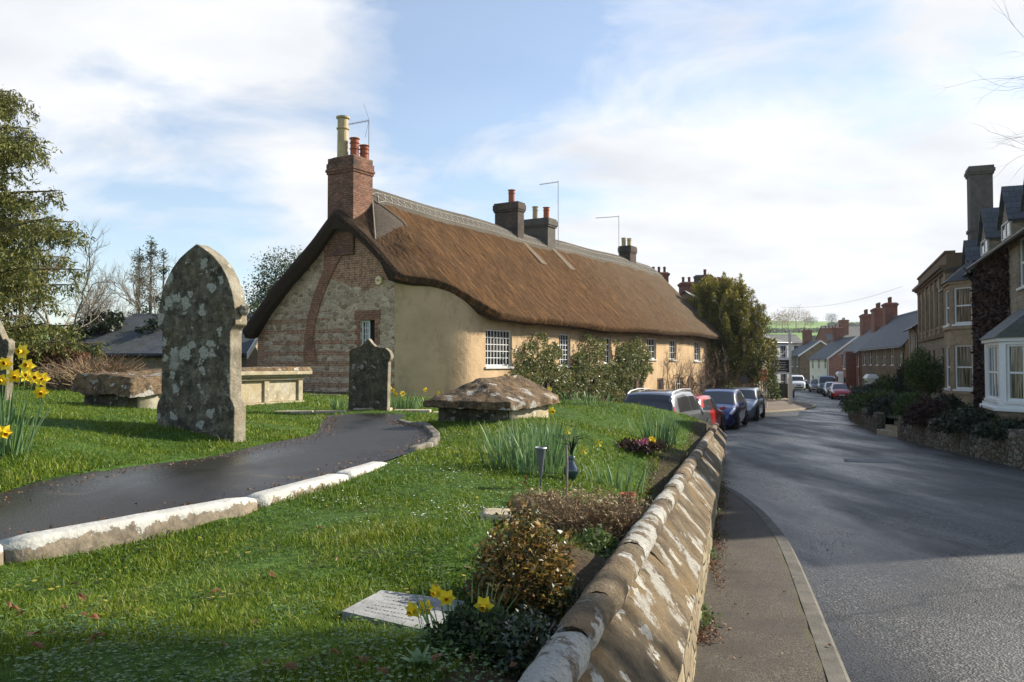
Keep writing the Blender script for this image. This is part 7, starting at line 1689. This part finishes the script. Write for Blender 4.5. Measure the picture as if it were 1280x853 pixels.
def daffodils(name, label, loc, nleaf, H, spread, flowers, seed, group='daffodil clumps in the churchyard', fs=.042, lw=.006, squash=1, droop=0):
    """flowers: list of (dx, dy, height) or a number"""
    rn = random.Random(seed); t = thing(name, label, 'daffodils', tuple(loc), 0, group); V = []; T = []; Fs = []
    for i in range(nleaf):
        a = rn.uniform(0, 6.28); q = rn.random()**.5; p = Vector((math.cos(a)*q*spread, math.sin(a)*q*spread*squash, -.02)); d_ = Vector((math.cos(a)*.22*q+rn.gauss(0, .10), math.sin(a)*.22*q+rn.gauss(0, .10), 1)).normalized()
        Fs += blade(V, T, p, d_, H*rn.uniform(.65, 1.1), lw*rn.uniform(.7, 1.2), rn, rn.uniform(.1, .9)+droop)
    if V: fast('leaves', np.array([tuple(v) for v in V]), Fs, M['daff_leaf'], t, tint=T)
    if isinstance(flowers, int): flowers = [(rn.gauss(0, spread*.6), rn.gauss(0, spread*.6*squash), H*rn.uniform(.85, 1.15)) for _ in range(flowers)]
    for (dx, dy, hz) in flowers:
        fz = rn.uniform(-.5, .9); face = Vector((math.sin(fz), -math.cos(fz), rn.uniform(-.45, .25))).normalized(); s = fs*rn.uniform(.85, 1.12)
        top = Vector((dx, dy, hz)); mb = MB(); mb.tube([(dx*.45, dy*.45, 0), (dx*.7, dy*.7, hz*.55), tuple(top-face*.02+Vector((0, 0, .012))), tuple(top)], [.0035, .003, .0025, .004], 5); st = mb.build('flower_stem', bpy.data.materials.get('flower_stalk') or m_plain('flower_stalk', (.10, .19, .05), .5, .2, 8, 0), t)
        ax = face.cross(Vector((0, 0, 1))).normalized(); ay = ax.cross(face).normalized(); mb = MB()
        for k in range(6):
            a = k*math.pi/3+rn.uniform(-.1, .1); r_ = ax*math.cos(a)+ay*math.sin(a); sdv = face.cross(r_); bk = rn.uniform(-.12, .12)
            mb.add([top, top+r_*s*.48+sdv*s*.40+face*s*.10, top+r_*s*1.02+face*s*bk, top+r_*s*.48-sdv*s*.40+face*s*.10, top+r_*s*.52+face*s*.02], [(0, 1, 4), (1, 2, 4), (2, 3, 4), (3, 0, 4)])
        mb.build('petals', M['daff_petal'], st)
        mb = MB(); kx = 12; prof = [(.17, 0), (.21, .3), (.23, .62), (.34, .80), (.30, .82), (.18, .6)]
        V2 = []
        for (r_, h_) in prof:
            for j in range(kx): a = j*2*math.pi/kx; rr_ = r_*(1+(.12*math.cos(a*6) if h_ > .7 else 0)); V2.append(top+(ax*math.cos(a)+ay*math.sin(a))*rr_*s+face*h_*s)
        mb.add(V2, [(i*kx+j, i*kx+(j+1) % kx, (i+1)*kx+(j+1) % kx, (i+1)*kx+j) for i in range(5) for j in range(kx)]); mb.build('trumpet', M['daff_trumpet'], st)
    return t
Y = 5.75; p = at(5, 560, Y); p.z = g1(p.x, p.y)
def rel(px, py, Y, p): v = at(px, py, Y); return (v.x-p.x, v.y-p.y, v.z-p.z)
daffodils('daffodil_clump', 'big near daffodil clump with nodding yellow flowers at the left frame edge', p, 60, .44, .17, [rel(7, 455, 5.8, p), rel(28, 440, 5.7, p), rel(34, 458, 5.7, p), rel(18, 470, 5.75, p), rel(32, 470, 5.6, p), rel(43, 472, 5.6, p), rel(2, 475, 5.6, p), rel(51, 490, 5.55, p), rel(4, 540, 5.4, p), rel(-8, 450, 5.7, p), rel(52, 474, 5.7, p)], 1, fs=.055, lw=.0075)
for (px_, py_, Y0, nl, H, sp, fl, lab, sd_, sq) in [
    (655, 588, 7, 110, .42, .33, 0, 'broad clump of upright daffodil leaves right of the hipped tomb', 2, .6), (690, 575, 8, 70, .40, .25, 1, 'daffodil leaves behind the grave ornaments', 3, .6), (820, 555, 9, 75, .44, .26, 0, 'tall leafy daffodil clump in front of the silver car', 4, .5),
    (770, 612, 6, 45, .26, .24, 0, 'short fresh daffodil leaves beside the wall', 5, .6), (500, 514, 13, 90, .34, .34, 6, 'daffodils flowering between the mossy headstone and the hipped tomb', 6, .5), (425, 513, 13.6, 30, .26, .13, 0, 'small tuft of pale leaves left of the mossy headstone', 7, .7),
    (540, 512, 14, 45, .26, .3, 1, 'low daffodil leaves right behind the hipped tomb', 8, .5), (672, 508, 15, 40, .30, .3, 5, 'yellow daffodils on the crest under the cottage climbers', 9, .4), (640, 505, 17, 40, .25, .4, 1, 'leafy daffodils at the lawn edge beneath the second window', 10, .4), (735, 506, 17, 60, .30, .5, 0, 'low green leaves on the crest left of the silver car', 11, .4)]:
    p = onground(px_, py_, Y0); daffodils('daffodil_clump', lab, p, nl, H, sp, fl, sd_, squash=sq, fs=.05, lw=.008 if py_ > 540 else .010)
# foreground narcissi
p = at(570, 835, 2.65); p.z = g1(p.x, p.y)
daffodils('daffodil_clump', 'slender small daffodils growing beside the flat grave slab', p, 34, .20, .13, [rel(546, 739, 2.75, p), rel(558, 747, 2.7, p), rel(517, 762, 2.7, p), rel(605, 757, 2.6, p), rel(531, 760, 2.8, p)], 12, fs=.034, lw=.0034)
p = at(452, 848, 2.5); p.z = g1(p.x, p.y); daffodils('daffodil_clump', 'single small daffodil low in the grass at the bottom edge', p, 5, .06, .05, [rel(452, 828, 2.5, p)], 13, fs=.032, lw=.003)
def leafy(name, label, p, r, n, size, mat, seed, cat='plant', aspect=.8, core=True):
    rg = np.random.default_rng(seed); t = thing(name, label, cat, tuple(p)); P = ell_points(rg, n, (0, 0, 0), r, .35, .3, seed, True); leafmesh('foliage', P, size, mat, t, rg, aspect)
    mb = MB(); rn = random.Random(seed)
    for i in range(8): a = rn.uniform(0, 6.28); q = rn.random(); mb.tube([(0, 0, -.05), (math.cos(a)*r[0]*.4*q, math.sin(a)*r[1]*.4*q, r[2]*.4), (math.cos(a)*r[0]*.8*q, math.sin(a)*r[1]*.8*q, r[2]*.8)], [.008, .006, .003], 5)
    mb.build('stem', M['bark'], t); return t
p = at(656, 765, 3.55); p.z = g1(p.x, p.y); leafy('golden_shrub', 'small round golden and bronze leaved shrub beside the wall in the foreground', p+Vector((0, 0, .06)), (.235, .23, .36), 5200, .027, M['lf_euon'], 21, 'shrub', .55)
for (px_, py_, Y, r, n, sz, mt, lab, sd_) in [(640, 812, 2.9, (.19, .22, .17), 3200, .019, 'lf_ivy', 'dark leafy plant under the golden shrub', 22), (600, 850, 2.55, (.17, .16, .10), 2200, .020, 'lf_dark', 'dark ground ivy at the bottom edge beside the small daffodils', 23), (665, 850, 2.45, (.14, .18, .12), 1800, .020, 'lf_ivy', 'dark leaves against the wall at the bottom edge', 24),
    (695, 735, 3.5, (.12, .24, .20), 1500, .019, 'lf_dark', 'narrow dark plant between the golden shrub and the wall', 25), (745, 655, 4.7, (.15, .35, .14), 1400, .024, 'lf_mid', 'pale leaved plant between the dry heather and the wall', 26)]:
    p = at(px_, py_, Y); p.z = g1(p.x, p.y); leafy('ground_plant', lab, p, r, n, sz, M[mt], sd_)
p = at(725, 655, 5.25); p.z = g1(p.x, p.y); twiggy('dry_heather', 'dry brown heather mound beside the wall', p, (.50, .36, .30), 1900, .20, M['twig_brown'], 27, thick=.0028, lm=M['lf_dry'], nl=3800, ls=.028)
p = at(672, 640, 5.5); p.z = g1(p.x, p.y); twiggy('dry_heather', 'smaller withered patch left of the heather mound', p, (.20, .18, .14), 600, .13, M['twig_brown'], 28, thick=.0026, lm=M['lf_dry'], nl=900, ls=.028)
# primula rosette
p = at(525, 856, 2.35); p.z = g1(p.x, p.y); t = thing('primrose', 'pale green primrose rosette at the bottom frame edge', 'plant', tuple(p)); V = []; T = []; Fs = []; rn = random.Random(5)
for i in range(16): a = i*2.4; Fs += blade(V, T, Vector((0, 0, 0)), Vector((math.cos(a), math.sin(a), .9)).normalized(), rn.uniform(.05, .085), .013, rn, .5, .8)
fast('leaves', np.array([tuple(v) for v in V]), Fs, M['daff_leaf'], t, tint=T)
# grave ornaments
p = onground(714, 600, 7); t = thing('flower_vase', 'glazed blue grave vase holding withered daffodils', 'vase', tuple(p))
mb = MB(); mb.lathe([(.03, 0), (.045, .02), (.062, .055), (.058, .10), (.03, .14), (.026, .17), (.034, .19), (.026, .19), (.018, .16)], (0, 0, 0), 20); mb.build('vase_body', m_paint('blue_glaze', (.012, .035, .055), 0), t, smooth=True)
rn = random.Random(6); mb = MB()
for i in range(14): a = rn.uniform(0, 6.28); L = rn.uniform(.08, .24); mb.tube([(0, 0, .2), (math.cos(a)*L*.3, math.sin(a)*L*.3, .2+L*.7), (math.cos(a)*L*.8, math.sin(a)*L*.8, .2+L*.8)], [.004, .004, .002], 4)
mb.build('stalk', M['lf_dark'], t)
for (dx, dz) in ((.22, .20), (.10, .14), (-.03, .30)):
    mb = MB()
    for k in range(5): a = k*1.256; mb.add([(dx, -.02, dz+.1), (dx+.035*math.cos(a), -.03, dz+.1+.035*math.sin(a)), (dx+.035*math.cos(a+.6), -.02, dz+.1+.035*math.sin(a+.6))], [(0, 1, 2)])
    mb.build('bloom', M['daff_petal'], t)
p = onground(676, 612, 6.5); t = thing('grave_vase', 'narrow spiked metal flower cone standing in the leaves', 'vase', tuple(p)); mb = MB(); mb.lathe([(.004, -.03), (.007, .08), (.018, .16), (.034, .285), (.044, .30), (.042, .305), (.030, .285)], (0, 0, 0), 16); mb.build('cone', M['lead'], t, smooth=True); mb = MB(); mb.lathe([(.038, .295), (.046, .302), (.042, .309), (.036, .303)], (0, 0, 0), 16); mb.build('rim', M['metal'], t)
p = onground(708, 632, 6); mb = MB(); mb.tube([(0, 0, -.03), (.005, 0, .30), (0, .01, .42)], [.009, .009, .008], 7); t = mb.build('wooden_stake', M['bark_grey'], bevel=0); t.location = p; tag(t, 'thin wooden stake rising from the heather mound', 'stake')
p = onground(785, 632, 5.6); mb = MB(); mb.lathe([(.036, -.03), (.048, .045), (.058, .05), (.058, .07), (.048, .07), (.040, .02), (.02, .01)], (0, 0, 0), 20); t = mb.build('flower_pot', M['terracotta'], bevel=0); t.location = p+Vector((0, 0, .02)); tag(t, 'empty terracotta flower pot between heather and wall', 'flower pot')
p = onground(795, 584, 8.5); t = thing('flower_tray', 'spilled posy of pink and yellow flowers on the turf near the wall', 'flowers', tuple(p)); rg = np.random.default_rng(3)
leafmesh('foliage', ell_points(rg, 900, (0, 0, 0), (.34, .22, .09), .3, .3, 3, True), .05, M['lf_red'], t, rg, .6); leafmesh('pink_bloom', ell_points(rg, 60, (.05, -.08, .05), (.09, .06, .06), .3, .3, 4, True), .04, m_plain('pink_petals', (.55, .15, .22), .6, .3, 9, 0), t, rg, .9); leafmesh('yellow_bloom', ell_points(rg, 50, (.17, -.02, .06), (.07, .06, .06), .3, .3, 5, True), .04, M['daff_petal'], t, rg, .9)

# ================================================================ GRASS
rg = np.random.default_rng(99)
def in_lawn(x, y, margin=.02):
    ok = (x < xr(y)-margin) & (x > -40) & ~inpoly(x, y, [(a, b) for a, b in PATHPOLY])
    ok &= segdist(x, y, KERB) > .085
    ok &= ~inpoly(x, y, [(v.x, v.y) for v in W4])
    return ok
def blades(name, label, N, ymin, ymax, hgt, wid, seed, mat, pxmin=-120, pxmax=960, powr=1.0, tuft=1):
    rg = np.random.default_rng(seed); y = ymin*(ymax/ymin)**rg.random(N); u = (pxmin+(pxmax-pxmin)*rg.random(N)-640)/1024; x = u*y
    k = in_lawn(x, y); wl = x-(wallx(y)-.28); k &= (wl < -.02) | (rg.random(N) < .12)
    bare = (np.hypot((x-.05)/.6, (y-2.35)/.45) < 1) & (rg.random(N) < .55); k &= ~bare
    x, y = x[k], y[k]; n = len(x); z = gz(x, y)
    cl = np.array([noise.noise(Vector((a*1.7, b*1.7, 5)))+.6*noise.noise(Vector((a*5, b*5, 9))) for a, b in zip(x, y)])
    h = hgt*(.55+.75*rg.random(n))*(1+.55*cl)*(1+.035*y)
    w_ = wid*(y/3)**.72*(.7+.6*rg.random(n)); a = rg.random(n)*6.283; la = rg.random(n)*6.283; lean = (.25+.75*rg.random(n))*h*.9
    sx_, sy_ = np.cos(a)*w_, np.sin(a)*w_; lx, ly = np.cos(la)*lean, np.sin(la)*lean
    z = z-.012
    V = np.empty((n, 5, 3)); V[:, 0] = np.stack([x-sx_, y-sy_, z], 1); V[:, 1] = np.stack([x+sx_, y+sy_, z], 1)
    V[:, 2] = np.stack([x+sx_*.75+lx*.35, y+sy_*.75+ly*.35, z+h*.62], 1); V[:, 3] = np.stack([x-sx_*.75+lx*.35, y-sy_*.75+ly*.35, z+h*.62], 1); V[:, 4] = np.stack([x+lx, y+ly, z+h*.95], 1)
    t_ = np.clip(rg.random(n)**1.25*.85+.22*cl+.05, 0, 1); tint = np.repeat(t_, 5)
    b = np.arange(n)*5; me = bpy.data.meshes.new(name); me.vertices.add(5*n); me.vertices.foreach_set('co', V.ravel())
    li = np.concatenate([np.stack([b, b+1, b+2, b+3, b+3, b+2, b+4], 1)]).ravel(); me.loops.add(len(li)); me.loops.foreach_set('vertex_index', li.astype(np.int32))
    ls_ = np.stack([np.arange(n)*7, np.arange(n)*7+4], 1).ravel(); lt_ = np.tile([4, 3], n); me.polygons.add(2*n); me.polygons.foreach_set('loop_start', ls_.astype(np.int32)); me.polygons.foreach_set('loop_total', lt_.astype(np.int32)); me.update(calc_edges=True)
    at2 = me.attributes.new('tint', 'FLOAT', 'POINT'); at2.data.foreach_set('value', tint.astype(np.float32)); me.materials.append(mat)
    o = bpy.data.objects.new(name, me); COL.objects.link(o); return tag(o, label, 'grass', kind='stuff')
blades('lawn_grass', 'short uneven green grass covering the churchyard', 590000, 1.9, 27, .028, .0022, 1, M['grass'], pxmin=-520)
blades('tall_grass_tufts', 'longer scattered grass blades in the churchyard lawn', 19000, 1.9, 20, .055, .0018, 2, M['grass'], pxmin=-520)
# broad-leaved weeds and daisies among the grass
def scatter(name, label, N, seed, size, mat, ymin, ymax, hz=.02, keep=.0, aspect=.9, pxr=(-100, 900), cat='weeds', flat=.4, cond=None):
    rg = np.random.default_rng(seed); y = ymin*(ymax/ymin)**rg.random(N); x = (pxr[0]+(pxr[1]-pxr[0])*rg.random(N)-640)/1024*y; k = in_lawn(x, y)
    cl = np.array([noise.noise(Vector((a*1.3+seed, b*1.3, 5)))+.5*noise.noise(Vector((a*4, b*4, seed))) for a, b in zip(x, y)]); k &= cl > keep; x, y = x[k], y[k]; n = len(x)
    P = np.stack([x, y, gz(x, y)+hz*(.5+rg.random(n))], 1); a = rg.random(n)*6.283; s_ = size*(.5+.9*rg.random(n))
    ex = np.stack([np.cos(a), np.sin(a), flat*(rg.random(n)-.3)], 1)*s_[:, None]; ey = np.stack([-np.sin(a), np.cos(a), flat*(rg.random(n)-.5)], 1)*(s_*aspect)[:, None]
    V = np.stack([P, P+ex*.6-ey*.5, P+ex*1.1, P+ex*.6+ey*.5], 1).reshape(-1, 3); o = fast(name, V, np.arange(4*n).reshape(n, 4), mat, tint=np.repeat(rg.random(n), 4)); return tag(o, label, cat, kind='stuff')
scatter('lawn_weeds', 'clover and broad leaved weeds in the lawn', 22000, 11, .013, M['clover'], 1.9, 9, .025, .0)
scatter('border_weeds', 'coarse dark weeds at the bottom edge of the lawn', 9000, 12, .013, M['clover'], 1.9, 3.3, .025, .12, pxr=(-60, 660))
scatter('daisies', 'tiny white daisies and dew specks in the lawn', 2600, 13, .010, M['white'], 4.5, 12, .045, -.05, pxr=(380, 820), cat='daisies')
scatter('moss_patches', 'yellow moss and clippings in the lawn', 9000, 14, .020, M['lf_yew'], 3, 16, .02, .15)
# fallen leaves, each a thing
rn = random.Random(3); lf = None
for i in range(46):
    px_, py_ = rn.choice([(rn.uniform(60, 560), rn.uniform(640, 850)), (rn.uniform(560, 680), rn.uniform(600, 700)), (rn.uniform(300, 700), rn.uniform(830, 852)), (rn.uniform(0, 150), rn.uniform(710, 840))])
    p = onground(px_, py_, 4)
    if not in_lawn(np.array([p.x]), np.array([p.y]))[0]: continue
    if lf is None:
        mb = MB(); s = .030; mb.add([(0, 0, 0), (s*.5, -s*.42, .006), (s*1.2, -.1*s, .012), (s*1.5, .1*s, .0), (s*.6, s*.45, .010), (s*.6, 0, .002)], [(0, 1, 5), (1, 2, 5), (2, 3, 5), (3, 4, 5), (4, 0, 5)])
        lf = fast('fallen_leaf', np.array(mb.v), mb.f, M['dead_leaf'], tint=[.4, .6, .8, .5, .7, .3]); o = tag(lf, 'brown fallen leaf lying on the churchyard grass', 'leaf', 'fallen leaves on the grass')
    else: o = lf.copy(); COL.objects.link(o)
    o.location = (p.x, p.y, p.z+.03); o.rotation_euler = (rn.gauss(0, .4), rn.gauss(0, .4), rn.uniform(0, 6.28)); o.scale = (rn.uniform(.6, 1.3),)*3
# litter and moss at the foot of the wall, on the pavement side
rg = np.random.default_rng(17); N = 3800; y = 3.2*(14/3.2)**rg.random(N); x = wallx(y)+.235+np.abs(rg.normal(size=N))*.075; P = np.stack([x, y, 1.6-rd(y)+.112+.012*rg.random(N)], 1)
kk = np.array([noise.noise(Vector((a*3, b*1.2, 1))) for a, b in zip(x, y)]) > -.12
o = leafmesh('leaf_litter', P[kk], .020, M['dead_leaf'], None, rg, .7); tag(o, 'crumbled leaves and grit along the foot of the wall', 'litter', kind='stuff')
N = 1500; y = 3.2*(13/3.2)**rg.random(N); x = wallx(y)+.24+np.abs(rg.normal(size=N))*.05; kk = np.array([noise.noise(Vector((a*2+9, b*1.6, 4))) for a, b in zip(x, y)]) > .12
o = leafmesh('wall_foot_weeds', np.stack([x, y, 1.6-rd(y)+.12+.02*rg.random(N)], 1)[kk], .028, M['clover'], None, rg, .7); tag(o, 'small green weeds along the foot of the wall', 'weeds', kind='stuff')
N = 1400; y = 4*(20/4)**rg.random(N); 
P = np.stack([wallx(y)-.30-.12*rg.random(N), y, np.zeros(N)], 1); P[:, 2] = gz(P[:, 0], P[:, 1])+.01; o = leafmesh('border_litter', P, .025, M['dead_leaf'], None, rg, .7); tag(o, 'dead leaves on the bare soil inside the wall', 'litter', kind='stuff')
# moss cushion on the inner side of the coping
p = Vector((wallx(4.55)-.27, 4.55, 1.6-ridge_d(4.55)-.28)); mb = MB(); mb.grid(lambda u, v: (p.x+(-.05+.10*v)+.02*math.sin(u*9), p.y-.33+.66*u, p.z+.07*math.sin(math.pi*v)*math.sin(math.pi*u)**.5), 20, 8); tag(mb.build('moss_cushion', m_plain('green_moss', (.10, .14, .02), .95, .4, 30, .8)), 'bright green moss cushion on the inner side of the wall coping', 'moss')

# ---------------------------------------------------------------- small things on the road and path
def disc(name, label, px, py, r, mat, h=.008, n=28, sq=1, cat='cover', rz=0):
    Y = 20.0
    for _ in range(20): v = at(px, py, Y); Y *= (1.6-rz_at(v.x, Y)-0)/(1.6-v.z)
    v = at(px, py, Y); mb = MB(); z0 = rz_at(v.x, v.y)+.012
    return v, z0
v, z0 = disc('', '', 1088, 577, 1, None); t = thing('service_cover', 'rectangular service cover with a pale rim further up the road', 'service cover', (v.x, v.y, z0-.008), -.35)
mb = MB(); mb.box(-.55, -.32, -.05, .55, .32, .003); mb.build('cover_rim', M['kerb_grey'], t); mb = MB(); mb.box(-.48, -.25, -.04, .48, .25, .008); mb.build('lid', M['lead'], t)
rn = random.Random(8); lf2 = None
for i in range(26):
    px_, py_ = rn.uniform(900, 1240), rn.uniform(660, 850); v, z0 = disc('', '', px_, py_, 1, None)
    if v.x > roadR(v.y)-.3: continue
    zz_ = z0+.006 if px_ > 985+(py_-690)*.53 else float(roadz(v.y))+.115
    o = lf.copy(); COL.objects.link(o); o['label'] = 'brown fallen leaf lying on the road or pavement'; o['group'] = 'fallen leaves on the road'
    o.location = (v.x, v.y, zz_); o.rotation_euler = (rn.gauss(0, .2), rn.gauss(0, .2), rn.uniform(0, 6.28)); o.scale = (rn.uniform(.5, .9),)*3
rg = np.random.default_rng(33); n0 = 2600; ip = rg.integers(0, len(KL)-1, n0); kp = np.array(KL)[ip]; side = rg.random(n0) < .5; pp2 = np.array(resample(PL, 200))[rg.integers(0, 199, n0)]
P = np.where(side[:, None], kp, pp2); nrm = np.where(side[:, None], np.array([[-.8, .55]]), np.array([[.8, -.55]])); P = P+nrm*(.09+np.abs(rg.normal(size=(n0, 1)))*.09)+rg.normal(size=(n0, 2))*.05
ok = inpoly(P[:, 0], P[:, 1], PATHPOLY) & (P[:, 1] > 2.5); P = P[ok]; Z = np.array([pathz(a, b) for a, b in P])+.006
o = leafmesh('path_litter', np.column_stack([P, Z]), .016, M['dead_leaf'], None, rg, .7); tag(o, 'grit, moss and leaf crumbs along both edges of the tarmac path', 'litter', kind='stuff')
n0 = 9000; y = 3.3*(16/3.3)**rg.random(n0); x = (860+(1300-860)*rg.random(n0)-640)/1024*y; ok = (x > wallx(y)+1.08) & (x < roadR(y)-.2); x, y = x[ok], y[ok]; Z = np.array([rz_at(a, b) for a, b in zip(x, y)])+.004
kk = np.array([noise.noise(Vector((a*1.3, b*.5, 0))) for a, b in zip(x, y)])+.35*np.exp(-np.abs(x-wallx(y)-1.2)*3) > .12
s2 = .0032; a = rg.random(kk.sum())*6.28; C = np.column_stack([x, y, Z])[kk]; s2 = s2*(.5+rg.random(len(C)))*(1+.05*C[:, 1])
V = np.concatenate([np.stack([C+np.column_stack([np.cos(a+q)*s2, np.sin(a+q)*s2, 0*s2]) for q in (0, 2.09, 4.19)]+[C+np.column_stack([0*s2, 0*s2, s2*1.1])], 1).reshape(-1, 3)])
b = np.arange(len(C))*4; Ff = np.concatenate([np.stack([b, b+1, b+3], 1), np.stack([b+1, b+2, b+3], 1), np.stack([b+2, b, b+3], 1)])
o = fast('road_grit', V, Ff, m_plain('road_grit', (.16, .15, .135), .9, .5, 60, 0)); tag(o, 'loose grit scattered over the road surface', 'grit', kind='stuff')

# ================================================================ HAZE
mb = MB(); mb.box(-2600, -60, -8, 4800, 7200, 75)
m = bpy.data.materials.new('haze'); m.use_nodes = True; m.node_tree.nodes.clear(); n = NT(m.node_tree)
v = n.N.new('ShaderNodeVolumePrincipled'); v.inputs['Color'].default_value = (.86, .92, 1, 1); v.inputs['Density'].default_value = .00018; v.inputs['Anisotropy'].default_value = .3
n.L.new(v.outputs[0], n.N.new('ShaderNodeOutputMaterial').inputs['Volume'])
hz = mb.build('haze', m); tag(hz, 'faint pale haze over the far hillside', 'haze', kind='stuff')
